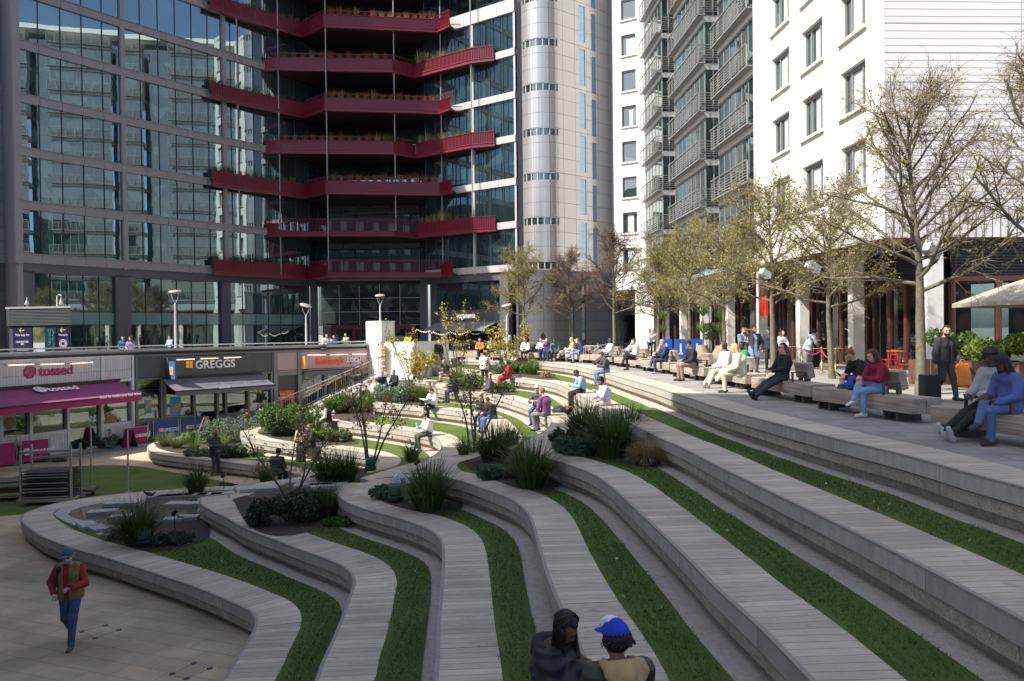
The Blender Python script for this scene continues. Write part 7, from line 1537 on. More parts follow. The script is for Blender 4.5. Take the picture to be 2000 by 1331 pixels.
# nearest pair, standing between the tiers just below the camera
b, J = person('woman with long dark wavy hair in black padded jacket looking down at her phone', (0.30, 6.05, T[3]-0.03), (0.9, -0.5), 'stand', H=1.66, arms=(v3(-0.16, 0.20, 1.12), v3(0.05, 0.25, 1.20)), hp=0.62, hair=('short', 'black'), top=(0.013, 0.013, 0.016), hem=0.05, puffy=0.045, skin='brown', bottom=BK_, h=0.010, female=True, lean=0.05)
gadget(b, J, 'black phone held by the woman in black padded jacket', 1, (0.075, 0.155, 0.012), dy=0.09, dz=0.02, tilt=0.5)
def locks(b, J, n, ln, seed, az0, az1, m, rad=0.0075, wav=0.016, name='hair_locks', t0=(0.05, 0.5)):
    g = np.random.default_rng(seed); br = []; s = J['s']
    for i in range(n):
        az = math.radians(g.uniform(az0, az1)); P = []; ph = g.uniform(0, 6.3); th0 = g.uniform(*t0); k = 14; sc = g.uniform(1.03, 1.20)
        for j in range(k):
            f = j/(k-1)
            if f < 0.45: th = th0+(1.75-th0)*f/0.45; q = v3(0.078*math.sin(th)*math.sin(az), 0.096*math.sin(th)*math.cos(az)-0.014, 0.10*math.cos(th)+0.028)*sc; zl = q
            else: dz = (f-0.45)/0.55*ln*g.uniform(0.95, 1.05); q = zl+v3(0.25*zl[0]*dz*2, 0.25*zl[1]*dz*2-0.0*dz, -dz)
            q = q+v3(math.sin(ph+f*11), math.cos(ph*1.3+f*9), 0)*wav*max(0.15, f); P.append(J['HC']+J['HM'] @ (q*s) if f < 0.45 else None)
            if f >= 0.45: w_ = J['HM'] @ (zl*s)+v3(0, 0, -(f-0.45)/0.55*ln)+v3(math.sin(ph+f*11), math.cos(ph*1.3+f*9), 0)*wav*f+v3(w0[0] if j > 99 else 0, 0, 0); P[-1] = J['HC']+w_+(J['HM'] @ v3(zl[0]*0.5, zl[1]*0.5, 0))*(f-0.45)
        br.append((np.array(P), np.linspace(rad, rad*0.35, k)))
    V, Fq = tube_np(br, 5); npmesh(name, V, Fq, m, b, True)
HAIRM = mat('glossy_dark_brown_hair', (0.014, 0.010, 0.009), 0.42, 60, 0.5)
locks(b, J, 620, 0.34, 3, 78, 300, HAIRM, 0.0048, 0.026)
HDm = SDF(0.012); [HDm.cap((0.15*math.sin(a_), 0.0-0.12*math.cos(a_), 1.36-0.02*abs(a_)), (0.15*math.sin(a_+0.35), 0.0-0.12*math.cos(a_+0.35), 1.36-0.02*abs(a_+0.35)), 0.040-0.004*abs(a_), None, 0.05) for a_ in [-1.75+0.35*i for i in range(10)]]; HDm.cap((-0.05, -0.13, 1.28), (0.05, -0.13, 1.28), 0.045, None, 0.05); V, Fq = HDm.mesh(k=0.05); npmesh('hood', V, Fq, cmat((0.013, 0.013, 0.016)), b, True)
b, J = person('person in bright blue and white cap seen from behind with tan hood over dark jacket', (0.745, 5.45, T[3]-0.03), (-0.25, 1), 'stand', H=1.76, arms='phone', hp=0.12, hy=0.35, hair=('curly', 'black'), top=(0.030, 0.034, 0.022), hem=0.05, puffy=0.02, skin='brown', bottom=(0.03, 0.03, 0.05), cap=((0.012, 0.045, 0.50), 'x'), h=0.010, lean=0.05)
locks(b, J, 150, 0.05, 8, 70, 290, HAIRM, 0.006, 0.02, t0=(1.35, 1.5)); S = SDF(0.010); S.cap((-0.10, -0.10, 1.47), (0.10, -0.10, 1.47), 0.05, None, 0.03); S.cap((-0.12, -0.13, 1.44), (0.0, -0.17, 1.26), 0.045, 0.04, 0.04); S.cap((0.12, -0.13, 1.44), (0.0, -0.17, 1.26), 0.045, 0.04, 0.04); S.cap((0, -0.15, 1.42), (0, -0.16, 1.28), 0.06, 0.05, 0.04); S.cap((-0.13, -0.06, 1.47), (-0.10, 0.06, 1.44), 0.035, None, 0.03); S.cap((0.13, -0.06, 1.47), (0.10, 0.06, 1.44), 0.035, None, 0.03); V, Fq = S.mesh(k=0.04); npmesh('hood', V, Fq, cmat((0.42, 0.30, 0.14)), b, True)
S = SDF(0.011)
for i in (0, 1): S.cap(J['sh'][i]*0.9+J['el'][i]*0.1, J['el'][i], 0.062, 0.05)
V, Fq = S.mesh(0.026, k=0.02, cut=lambda Q: Q[..., 2]-1.33); npmesh('tan_sleeves', V, Fq, cmat((0.38, 0.27, 0.13)), b, True)
S = SDF(0.010); S.ell(J['HC']+J['HM'] @ v3(0, 0.03, 0.06), v3(0.075, 0.085, 0.085)+0.016, J['HM']); V, Fq = S.mesh(0, cut=lambda Q: (lambda q: np.maximum(np.maximum(0.085-q[..., 2], np.abs(q[..., 0])-0.055), -0.02-q[..., 1]))((Q-J['HC']) @ J['HM'])); npmesh('cap_front_panel', V, Fq, cmat((0.70, 0.74, 0.85)), b, True)
mb = MB(); cc = w2(b, J['HC']+J['HM'] @ v3(0, -0.095, -0.025)); ccl = J['HC']+J['HM'] @ v3(0, -0.108, -0.028); mb.box(tuple(ccl), (0.085, 0.012, 0.022), M=Matrix(J['HM'].tolist())); mb.build('cap_strap', cmat((0.6, 0.6, 0.62)), b)
# plaza
b, J = person('man in tan padded gilet and red sleeves walking across the lower plaza', tuple(G(140, 1262, ZP)), (0.16, -1), 'walk', legs='walk', H=1.75, arms=(v3(-0.14, 0.34, 1.12), v3(0.21, 0.16, 0.98)), hair=('short', 'grey'), top=(0.30, 0.028, 0.022), vest=(0.25, 0.155, 0.055), bottom=DN, shoes=(0.05, 0.055, 0.07), cap=((0.085, 0.095, 0.14),), glasses=True, beard=True, h=0.0125, lean=0.06, hp=0.12, hem=0.03)
gadget(b, J, 'dark phone in the hand of the man in tan gilet', 0, (0.07, 0.14, 0.01), dy=0.06, dz=0.03, tilt=0.6); bp = w2(b, v3(0.10, -0.20, 0.93)); bag(tuple(bp), b.rotation_euler.z+math.pi, 'black backpack worn by the man in tan gilet', h=0.018)
S = SDF(0.012); S.cap((0.13, 0.15, 1.38), (0.18, 0.12, 1.10), 0.022, None); S.cap((0.13, 0.15, 1.38), (0.14, -0.08, 1.44), 0.024); V, Fq = S.mesh(0.012); npmesh('shoulder_strap', V, Fq, cmat(BK_), b, True)
b, J = person('man in dark quilted jacket standing on the plaza beside the curved bench', tuple(G(420, 929, ZP)), (1, -0.35), 'stand', H=1.76, arms='onehand', hair=('bald', 'black'), skin='brown', top=(0.016, 0.02, 0.032), hem=0.08, puffy=0.02, bottom=(0.05, 0.055, 0.065), shoes=(0.22, 0.09, 0.03), h=0.016, beard=True)
person('woman in green jumper with cream shoulder bag strap outside the bakery', tuple(G(483, 863, ZP)), (-0.3, 1), 'stand', H=1.66, arms='phone', hair=('bun', 'brown'), top=(0.045, 0.075, 0.03), bottom=LD, female=True)
person('man in dark suit seen from behind outside the bakery', tuple(G(509, 858, ZP)), (-0.2, 1), 'stand', H=1.78, arms='phone', hair=('short', 'black'), top=(0.012, 0.014, 0.022), bottom=BK_)
# right terrace, on benches
def S_(label, sp, fp, **kw): kw.setdefault('group', GT); return sitter(label, sp, 0.46, fp, 0.0, **kw)
b, J = S_('man in pale grey jacket leaning back with outstretched legs in black trousers', (1938, 800), (1818, 848), legs='out', reach=0.84, lean=-0.08, hy=0.3, arms='lap', hair=('afro', 'black'), skin='dark', top=(0.30, 0.34, 0.36), bottom=BK_, shoes=(0.45, 0.48, 0.52), h=0.0125, puffy=0.012, hp=0.3, H=1.82)
b, J = S_('woman in blue denim shirt and jeans with black cap on the nearest bench', (1972, 806), (1893, 853), legs='cross', arms='lap', hair=('long', 'black'), skin='dark', top=(0.07, 0.105, 0.30), bottom=(0.075, 0.125, 0.27), cap=(BK_, 'x'), female=True, h=0.0125, hp=0.35, lean=0.1, H=1.7)
b, J = S_('woman in black jacket with auburn hair bending over a phone behind the maroon sweatshirt', (1683, 757), (1640, 800), legs='cross', lean=0.3, hp=0.6, arms='phone', hair=('bun', 'ginger'), top=BK_, bottom=(0.05, 0.07, 0.12), female=True, shoes=(0.35, 0.4, 0.45), h=0.015); gadget(b, J, 'black phone of the woman with auburn hair')
b, J = S_('woman in maroon sweatshirt with very long brown hair and light jeans', (1716, 767), (1662, 806), legs='cross', lean=0.12, hp=0.3, arms='phone', hair=('long', 'brown'), top=(0.20, 0.012, 0.035), bottom=(0.20, 0.32, 0.50), female=True, shoes=(0.6, 0.6, 0.6), h=0.0125, H=1.7); gadget(b, J, 'black phone of the woman in maroon sweatshirt')
q = G(1668, 757, 0.5); bag((q.x, q.y, 0.46), 0.5, 'bright blue bag on the lap beside the maroon sweatshirt', (0.02, 0.07, 0.42), (0.30, 0.24, 0.26), 'holdall', 'bag')
b, J = S_('reclining man in black jacket and dark trousers wearing sunglasses', (1527, 743), (1452, 772), legs='out', reach=0.75, lean=-0.12, arms='lap', hair=('short', 'black'), top=BK_, bottom=(0.04, 0.045, 0.045), shoes=BK_, glasses=True, h=0.014, H=1.8); q = G(1492, 772, 0); bag((q.x, q.y, 0), 0.3, 'black backpack under the knees of the reclining man', size=(0.36, 0.26, 0.36))
S_('blonde woman in pale green knitted coat seen from behind', (1446, 734), (1402, 760), lean=0.15, legs='cross', arms='lap', hair=('long', 'blonde'), top=(0.56, 0.60, 0.44), bottom=(0.62, 0.52, 0.40), puffy=0.04, hem=0.02, female=True, h=0.015, fw=(-0.75, 0.2)); S_('curly haired man in white and pink shirt with cream trousers', (1418, 727), (1375, 757), lean=0.05, hy=-0.7, legs='out', reach=0.6, hair=('curly', 'brown'), top=(0.70, 0.60, 0.62), bottom=(0.56, 0.47, 0.36), h=0.015, shoes=(0.25, 0.25, 0.25)); S_('person in green top half hidden behind the pale green coat', (1452, 723), (1400, 745), hair=('bun', 'black'), skin='dark', top=(0.02, 0.22, 0.08), bottom=BK_, female=True)
S_('man in black blazer and dark cap with beige trousers', (1352, 717), (1318, 741), lean=0.12, hair=('short', 'black'), top=BK_, bottom=(0.24, 0.18, 0.14), cap=((0.02, 0.022, 0.026),), h=0.016, H=1.8); S_('grey haired man in navy jumper with crossed legs reading his phone', (1297, 707), (1262, 727), legs='cross', hp=0.5, hair=('short', 'grey'), arms='phone', top=(0.018, 0.03, 0.085), bottom=(0.03, 0.045, 0.09), shoes=(0.35, 0.35, 0.35), h=0.016)
S_('woman in white blouse and short black skirt with dark tights', (1241, 702), (1212, 718), legs='cross', arms='chin', hair=('bun', 'brown'), top=W_, bottom=BK_, skirt='short', female=True, h=0.018, lean=0.05); S_('bald man in white hooded top stretching his legs out', (1190, 696), (1146, 711), legs='out', reach=0.8, lean=-0.15, hair=('bald', 'black'), skin='dark', top=(0.70, 0.70, 0.68), bottom=(0.05, 0.05, 0.08), h=0.018, puffy=0.02)
S_('man in navy jacket and light jeans holding hand to his face', (1133, 692), (1107, 706), legs='cross', arms='ear', lean=0.12, hair=('short', 'brown'), top=(0.025, 0.035, 0.085), bottom=LD, h=0.018); S_('blonde woman in beige coat beside the man in navy jacket', (1118, 690), (1092, 703), legs='cross', hair=('long', 'blonde'), top=(0.46, 0.37, 0.24), bottom=(0.5, 0.52, 0.55), female=True, h=0.018)
S_('bald man in purple jumper leaning forward', (1070, 690), (1062, 704), lean=0.3, hair=('bald', 'grey'), top=(0.13, 0.05, 0.20), bottom=(0.03, 0.045, 0.12), h=0.018); S_('man in teal shirt turning towards the purple jumper', (1085, 690.5), (1078, 704), lean=0.35, hy=0.6, hair=('short', 'black'), skin='brown', top=(0.055, 0.12, 0.13), bottom=BK_, h=0.018); S_('person in white shirt and dark trousers crossing legs left of the purple jumper', (1057, 690), (1036, 702), legs='cross', hair=('short', 'black'), top=W_, bottom=(0.02, 0.025, 0.05), h=0.02, arms='phone')
S_('person in white shirt partly behind the yellow leaved tree', (1027, 690), (1012, 702), hair=('short', 'brown'), top=W_, bottom=BK_, h=0.02, arms='lap', lean=0.1); S_('woman in olive top and dark trousers eating on the far bench', (960, 688), (950, 699), hair=('bun', 'brown'), top=(0.32, 0.30, 0.22), bottom=(0.03, 0.035, 0.05), female=True, h=0.02, arms='eat'); S_('person in orange jacket on the far bench behind golden leaves', (938, 689), (922, 700), legs='cross', hair=('short', 'brown'), top=(0.55, 0.17, 0.03), bottom=BK_, h=0.02)
q = G(1071, 704, 0); bag((q.x, q.y, 0), 0.2, 'grey backpack on the ground between the purple jumper and teal shirt', (0.12, 0.115, 0.11))
# tiers of the bowl
def B_(label, k, sp, fp, **kw): kw.setdefault('group', GB); return sitter(label, sp, T[k], fp, T[k-1] if k > 1 else ZP, **kw)
B_('man in dark grey hoodie and blue jeans on the top tier edge', 7, (1184, 728), (1163, 749), arms='phone', hp=0.55, lean=0.2, hair=('short', 'brown'), top=(0.055, 0.05, 0.065), bottom=(0.12, 0.21, 0.34), h=0.014, shoes=(0.2, 0.18, 0.16)); b, J = B_('man in light denim jacket and black trousers holding a phone', 6, (1137, 768), (1108, 789), arms='phone', hp=0.55, lean=0.2, hair=('short', 'black'), skin='brown', top=(0.23, 0.37, 0.50), bottom=(0.02, 0.02, 0.02), shoes=(0.34, 0.09, 0.03), h=0.0125, hem=0.04); gadget(b, J, 'black phone of the man in light denim jacket')
b, J = B_('bearded man in pale blue shirt and cream trousers eating from a tub', 6, (1183, 792), (1150, 815), arms='eat', hp=0.45, lean=0.12, hair=('curly', 'black'), skin='mid', beard=True, top=(0.50, 0.53, 0.72), bottom=(0.56, 0.47, 0.38), shoes=(0.03, 0.03, 0.035), h=0.0125); gadget(b, J, 'clear food tub held by the man in pale blue shirt', 0, (0.12, 0.09, 0.06), (0.6, 0.6, 0.62), 'food_tub', 'food tub', tilt=0)
B_('man in purple polo shirt and grey trousers seen from behind', 5, (1066, 812), (1046, 828), fw=(-0.75, 0.55), hair=('short', 'ginger'), top=(0.16, 0.055, 0.16), bottom=(0.17, 0.165, 0.16), sleeve=0.7, h=0.0125, beard=True, lean=0.12, reach=0.35, H=1.82); B_('pale bearded man in grey t-shirt facing the purple polo shirt', 5, (1050, 801), (1036, 816), fw=(-0.35, -0.8), reach=0.3, hair=('bald', 'white'), cap=((0.62, 0.5, 0.45), 'beanie'), glasses=True, beard=False, top=(0.08, 0.078, 0.08), bottom=(0.06, 0.12, 0.28), sleeve=0.7, arms='phone', h=0.014)
q = G(1092, 806, T[5]); bag((q.x, q.y, T[5]), 0.2, 'dark grey bag lying on the deck beside the purple polo shirt', (0.045, 0.045, 0.055), (0.62, 0.2, 0.3), 'bag', 'bag', lie=True)
b, J = B_('man in sunglasses and black jacket beside his neighbour on the fourth tier', 4, (945, 814), (934, 828), lean=0.2, arms='eat', hair=('short', 'brown'), glasses=True, top=(0.03, 0.032, 0.03), bottom=(0.04, 0.05, 0.10), fw=(-0.5, -0.75), h=0.0135, hy=0.2); B_('man in black fleece and blue jeans sharing lunch on the fourth tier', 4, (964, 818), (946, 834), lean=0.3, arms='phone', hair=('short', 'brown'), top=BK_, bottom=(0.09, 0.16, 0.30), h=0.0135, fw=(-0.8, -0.3), hy=-0.5)
B_('man in grey suit jacket and beige trousers on the fifth tier', 5, (958, 768), (944, 782), lean=0.15, hp=0.5, hair=('short', 'black'), skin='mid', top=(0.085, 0.085, 0.085), bottom=(0.33, 0.28, 0.23), h=0.015, coat=(0.085, 0.085, 0.085)); b, J = B_('man in black hooded coat and navy trousers reading his phone', 5, (889, 764), (872, 780), lean=0.18, hp=0.6, arms='phone', hair=('bald', 'brown'), skin='brown', top=BK_, bottom=(0.045, 0.05, 0.085), puffy=0.02, hem=0.03, h=0.015, fw=(-0.8, -0.45)); gadget(b, J, 'pale phone of the man in black hooded coat', col=(0.5, 0.5, 0.5))
B_('blonde woman in dark jacket leaning behind the black hooded coat', 6, (880, 742), (866, 752), lean=0.3, hair=('bun', 'blonde'), top=(0.02, 0.022, 0.03), bottom=(0.42, 0.36, 0.30), female=True, fw=(-0.8, -0.3), h=0.018) if False else None
q = G(872, 748, T[5]); person('blonde woman in dark jacket leaning forward behind the black hooded coat', (q.x, q.y+0.8, T[5]-0.0), (-0.8, -0.3), 'sit', seat=0.42, H=1.64, lean=0.3, hair=('bun', 'blonde'), top=(0.02, 0.022, 0.03), bottom=(0.42, 0.36, 0.30), female=True, h=0.018, group=GB)
B_('woman in long red dress with brown hair on the sixth tier', 6, (994, 738), (968, 752), lean=0.05, legs='ankle', arms='lap', hair=('long', 'brown'), top=(0.33, 0.018, 0.03), bottom=(0.33, 0.018, 0.03), skirt=True, female=True, shoes=(0.4, 0.25, 0.18), h=0.014, reach=0.5)
q = G(1003, 738, T[6]); mb = MB(); mb.lathe((0, 0, 0), [(0.10, 0), (0.13, 0.05), (0.13, 0.06), (0, 0.06)], 12); o = mb.build('salad_bowl', M_WTRIM); o.location = tuple(q); tag(o, 'white bowl on the deck beside the woman in red', 'bowl'); q = G(1014, 738, T[6]); bag(tuple(q), 0, 'folded navy cloth bag beside the white bowl', (0.05, 0.05, 0.15), (0.4, 0.1, 0.2), 'bag', 'bag', lie=True)
b, J = B_('woman in white cardigan and dark glasses reading a newspaper', 4, (846, 797), (836, 817), lean=0.1, hp=0.45, arms='phone', legs='cross', hair=('bun', 'brown'), glasses=True, top=(0.75, 0.75, 0.75), bottom=BK_, female=True, h=0.014, fw=(-0.6, -0.8), puffy=0.02)
NP = MB(); 
for i in range(6): x0, x1 = -0.30+i*0.1, -0.20+i*0.1; NP.quad((x0, -0.16, 0.03*abs(i-3)), (x1, -0.16, 0.03*abs(i-2)), (x1, 0.18, 0.03*abs(i-2)+0.04), (x0, 0.18, 0.03*abs(i-3)+0.04))
o = NP.build('newspaper', mat('newsprint', (0.55, 0.53, 0.50), 0.8, 14, 0.35)); o.location = w2(b, (J['hands'][0]+J['hands'][1])/2+v3(0, 0.05, 0.02)); o.rotation_euler = b.rotation_euler; m_ = o.modifiers.new('thickness', 'SOLIDIFY'); m_.thickness = 0.004; tag(o, 'open newspaper on the lap of the woman in white cardigan', 'newspaper')
q = G(826, 796, T[4]); bag(tuple(q), 0.3, 'black backpack standing left of the newspaper reader'); q = G(855, 797, T[4]); mb = MB(); mb.lathe((0, 0, 0), [(0.03, 0), (0.04, 0.11), (0.043, 0.115), (0, 0.12)], 12); o = mb.build('paper_cup', M_WHITEP); o.location = tuple(q); tag(o, 'white paper cup right of the newspaper reader', 'cup')
b, J = B_('man in white t-shirt olive cap and headphones holding a snack packet', 3, (837, 851), (815, 872), lean=0.12, hp=0.3, arms='phone', sleeve=0.7, hair=('short', 'brown'), cap=((0.30, 0.27, 0.18),), top=(0.75, 0.74, 0.72), bottom=(0.09, 0.09, 0.07), shoes=(0.7, 0.68, 0.66), h=0.0125, H=1.82, fw=(-0.88, -0.45)); gadget(b, J, 'blue and white snack packet held by the man in white t-shirt', 0, (0.17, 0.24, 0.04), (0.30, 0.52, 0.75), 'snack_packet', 'packet', dz=0.08, tilt=1.3)
S = SDF(0.009); 
for e in (-1, 1): S.ell(J['HC']+J['HM'] @ v3(e*0.085, -0.01, -0.01), v3(0.02, 0.035, 0.045), J['HM'])
for i in range(6): a0, a1 = math.pi*i/6, math.pi*(i+1)/6; S.cap(J['HC']+J['HM'] @ v3(0.10*math.cos(a0), -0.01, 0.04+0.115*math.sin(a0)), J['HC']+J['HM'] @ v3(0.10*math.cos(a1), -0.01, 0.04+0.115*math.sin(a1)), 0.011)
V, Fq = S.mesh(k=0.01); npmesh('headphones', V, Fq, cmat(BK_), b, True); q = G(806, 868, T[2]); bag(tuple(q), 0.4, 'grey backpack on the ground by the feet of the man in white t-shirt', (0.13, 0.13, 0.14), (0.38, 0.26, 0.52))
b, J = B_('grey haired man in black gilet with white patterned sleeves', 3, (642, 824), (630, 838), lean=0.3, hp=0.45, hair=('short', 'grey'), top=(0.60, 0.60, 0.65), vest=BK_, bottom=(0.05, 0.05, 0.055), h=0.0135, fw=(-0.9, -0.25), arms='knee'); gadget(b, J, 'light blue drinks can held by the grey haired man', 1, (0.07, 0.07, 0.14), (0.10, 0.40, 0.55), 'drinks_can', 'can', dz=-0.06, tilt=0)
B_('woman in beige coat and sunglasses seated by the olive bush', 2, (590, 871), (592, 886), lean=0.05, hair=('long', 'brown'), glasses=True, top=(0.42, 0.33, 0.22), bottom=BK_, female=True, h=0.014, fw=(0.15, -1), arms='eat', hem=0.03); B_('woman in black coat with pale socks turned towards the beige coat', 2, (609, 873), (597, 888), lean=0.05, hair=('bun', 'ginger'), glasses=True, top=BK_, bottom=BK_, female=True, h=0.014, fw=(-0.75, -0.6), arms='eat', hem=0.02, shoes=BK_)
B_('man in dark jacket and dark cap seen from behind through bronze leaves', 1, (540, 926), (530, 946), lean=0.12, hp=0.3, fw=(0.25, 0.9), reach=0.3, hair=('short', 'black'), cap=((0.02, 0.02, 0.025), 'back'), skin='brown', top=(0.022, 0.024, 0.034), bottom=BK_, puffy=0.02, h=0.0135)
# people on the steps
def ST_(label, px, py, z, fw, **kw): q = G(px, py, z); return person(label, (q.x, q.y, z-0.40), fw, 'sit', seat=0.40, group='people sitting on the side steps', h=0.018, **kw)
ST_('man in navy sweatshirt with white print at the top of the steps', 746, 757, -1.35, (0.3, -1), hair=('short', 'black'), skin='mid', top=(0.03, 0.03, 0.07), bottom=(0.1, 0.16, 0.28), lean=0.2); ST_('man in sage green shirt leaning forward on the steps', 742, 768, -1.65, (-0.9, -0.5), hair=('short', 'ginger'), top=(0.24, 0.30, 0.22), bottom=(0.2, 0.28, 0.24), lean=0.3); ST_('person in black with dark hair above the steps', 771, 756, -1.05, (-0.6, -0.8), hair=('short', 'black'), top=BK_, bottom=BK_)
ST_('person in dark jacket seen from behind on the middle steps', 713, 785, -1.9, (0.4, -1), hair=('curly', 'brown'), top=BK_, bottom=BK_, lean=0.15); ST_('white haired person half hidden by the third tier bush', 669, 792, -2.3, (0.3, -1), hair=('short', 'white'), top=(0.2, 0.18, 0.16), bottom=BK_); ST_('blonde woman in black seen behind the man in gilet', 646, 802, -2.6, (0.2, -1), hair=('bun', 'blonde'), top=BK_, bottom=BK_, female=True)
# standing on the terrace
def U_(label, px, py, z, fw, **kw): q = G(px, py, z); kw.setdefault('group', GS_); return person(label, tuple(q), fw, 'stand', **kw)
b, J = U_('man in black jacket and glasses carrying an orange bag beside a black suitcase', 1845, 784, 0, (0.35, -1), H=1.78, legs='walk', arms='carry', hair=('short', 'black'), skin='mid', beard=True, top=(0.014, 0.014, 0.015), coat=(0.028, 0.028, 0.03), bottom=(0.04, 0.04, 0.04), h=0.0125, hy=-0.5)
hand = w2(b, J['hands'][0]); OB = MB(); S = SDF(0.014); [S.cap((-0.12-0.02*(i%2), 0, -0.10-i*0.055), (0.12+0.02*(i%2), 0, -0.10-i*0.055), 0.03+0.006*i, None, 0.03) for i in range(9)]; V, Fq = S.mesh(k=0.08); o = npmesh('carrier_bag', V, Fq, mat('orange_plastic_bag', (0.70, 0.20, 0.01), 0.35, 5, 0.15, 0.03, 6), None, True); o.location = (hand.x+0.02, hand.y-0.06, hand.z+0.0); o.rotation_euler = (0, 0, 0.1); tag(o, 'bright orange carrier bag in the hand of the man by the big tree', 'bag'); mb = MB(); mb.tube([(-0.1, 0, -0.1), (-0.03, 0, 0.02), (0.03, 0, 0.02), (0.1, 0, -0.1)], 0.012, 5); mb.build('handles', mat('orange_plastic_bag', (0.7, 0.2, 0.01)), o)
text3d('DND', (-0.09, -0.075, -0.36), (1, 0), 0.12, cmat((0.85, 0.6, 0.35)), 'print', o, ext=0.003) if False else None
def suitcase(px, py, z, label, rz=0.3, s=1.0):
    q = G(px, py, z); t = thing('suitcase', label, 'suitcase', tuple(q), rz); mb = MB(); mb.box((0, 0, 0.34*s), (0.42*s, 0.25*s, 0.58*s)); mb.build('shell', mat('ribbed_black_case', (0.02, 0.02, 0.022), 0.4), t, bevel=0.03); mb = MB()
    for i in range(7): mb.box((-0.15*s+i*0.05*s, -0.126*s, 0.34*s), (0.012, 0.012, 0.5*s))
    mb.build('ribs', M_BLACK, t); mb = MB(); mb.tube([(-0.08, 0.08, 0.6*s), (-0.08, 0.08, 1.0*s), (0.08, 0.08, 1.0*s), (0.08, 0.08, 0.6*s)], 0.01, 5); mb.build('handle', M_STEEL, t)
    for x in (-0.15, 0.15):
        for y in (-0.08, 0.08): mb = MB(); mb.lathe((0, 0, 0), [(0.0, -0.012), (0.025, -0.012), (0.025, 0.012), (0, 0.012)], 10, Matrix.Rotation(math.pi/2, 3, 'Y')); w = mb.build('wheel', M_BLACK, t); w.location = (x*s, y*s, 0.026)
suitcase(1816, 785, 0, 'black ribbed suitcase standing between the big tree and the walking man', 0.1, 1.0); suitcase(1590, 720, 0, 'small black suitcase beside the rope barrier posts', 0.5, 1.0)
b, J = U_('tall man in long dark coat holding a phone to his ear', 1473, 728, 0, (0.1, -1), H=1.84, arms='ear', hair=('short', 'black'), skin='brown', top=(0.20, 0.24, 0.40), coat=(0.035, 0.033, 0.035), hem=0.30, bottom=(0.07, 0.07, 0.085), h=0.0135, beard=True); U_('bearded man in blue grey shirt jacket over white t-shirt', 1450, 722, 0, (0.6, -0.8), H=1.80, arms='eat', hair=('short', 'brown'), beard=True, top=W_, coat=(0.15, 0.20, 0.28), hem=0.08, bottom=BK_, h=0.014); U_('man in navy jacket and cap standing left of a slender tree', 1503, 724, 0, (-0.4, -1), H=1.80, arms='side', hair=('short', 'black'), skin='mid', top=(0.02, 0.03, 0.06), bottom=BK_, cap=(BK_,), hem=0.05, h=0.016)
U_('long haired woman in white top behind the tree', 1528, 715, 0, (0.3, -1), H=1.66, hair=('long', 'brown'), top=W_, bottom=BK_, female=True, h=0.018); q = G(1578, 718, 0); person('waiter in pale apron bending over an outdoor table', tuple(q), (1, 0.2), 'stand', legs='wide', H=1.78, lean=0.45, arms='reach', hair=('curly', 'black'), top=(0.50, 0.55, 0.62), bottom=(0.02, 0.03, 0.05), hem=0.15, sleeve=0.7, h=0.016, group=GS_)
U_('man in white shirt with folded arms by the white column', 1269, 696, 0, (0.4, -1), H=1.78, arms='cross', hair=('short', 'black'), skin='brown', top=W_, bottom=(0.02, 0.025, 0.05), h=0.018); U_('person in white half hidden behind the man with folded arms', 1276, 692, 0, (-0.3, -1), H=1.74, arms='cross', hair=('short', 'brown'), top=(0.6, 0.6, 0.6), bottom=BK_); U_('man in burgundy polo shirt standing behind the far benches', 1027, 692, 0, (0.4, -1), H=1.80, arms='side', hair=('short', 'black'), skin='mid', top=(0.22, 0.012, 0.035), bottom=BK_, sleeve=0.7, h=0.018); U_('ginger haired person in grey top beside the lamp post', 992, 693, 0, (0.2, 1), H=1.72, hair=('curly', 'ginger'), top=(0.4, 0.42, 0.46), bottom=BK_)
q = G(946, 752, T[5]); person('person in white jacket seen from behind among the shrubs', (q.x, q.y, T[5]), (0.2, 1), 'stand', H=1.74, arms='phone', hair=('short', 'black'), top=(0.62, 0.60, 0.56), bottom=(0.04, 0.04, 0.04), hem=0.06, h=0.015, puffy=0.015, group=GB); b, J = person('slim man in navy clothes with black backpack stepping down by the hoarding', tuple(G(857, 718, T[6]-0.0)), (0.4, -1), 'stand', H=1.80, legs='wide', arms='side', hair=('bald', 'white'), top=(0.018, 0.02, 0.03), bottom=(0.025, 0.035, 0.06), h=0.016, group=GB, lean=0.1); bp = w2(b, v3(0, -0.24, 1.05)); bag(tuple(bp), b.rotation_euler.z+math.pi, 'black backpack worn by the slim man in navy')
b, J = person('workman in khaki top and cream trousers bending against the hoarding', tuple(G(832, 741, T[5])), (-0.9, 0.4), 'bend', legs='wide', H=1.78, lean=0.75, arms='down', hair=('short', 'white'), top=(0.26, 0.21, 0.13), bottom=(0.5, 0.42, 0.31), h=0.016, group='workmen at the white hoarding'); person('crouching workman in black at the corner of the hoarding', tuple(G(812, 742, T[5])), (0.5, -0.9), 'crouch', legs='crouch', H=1.75, lean=0.5, arms='eat', hair=('short', 'brown'), top=BK_, bottom=BK_, h=0.018, group='workmen at the white hoarding')
q = DY(797, 660, 50.5); person('workman in yellow and black high visibility jacket behind the hoarding', (q.x, q.y, 0), (-0.4, -1), 'stand', H=1.70, arms='eat', hair=('short', 'black'), skin='dark', cap=(BK_,), top=(0.75, 0.55, 0.02), bottom=BK_, hp=0.4)
RG = 'people by the terrace guard rail'
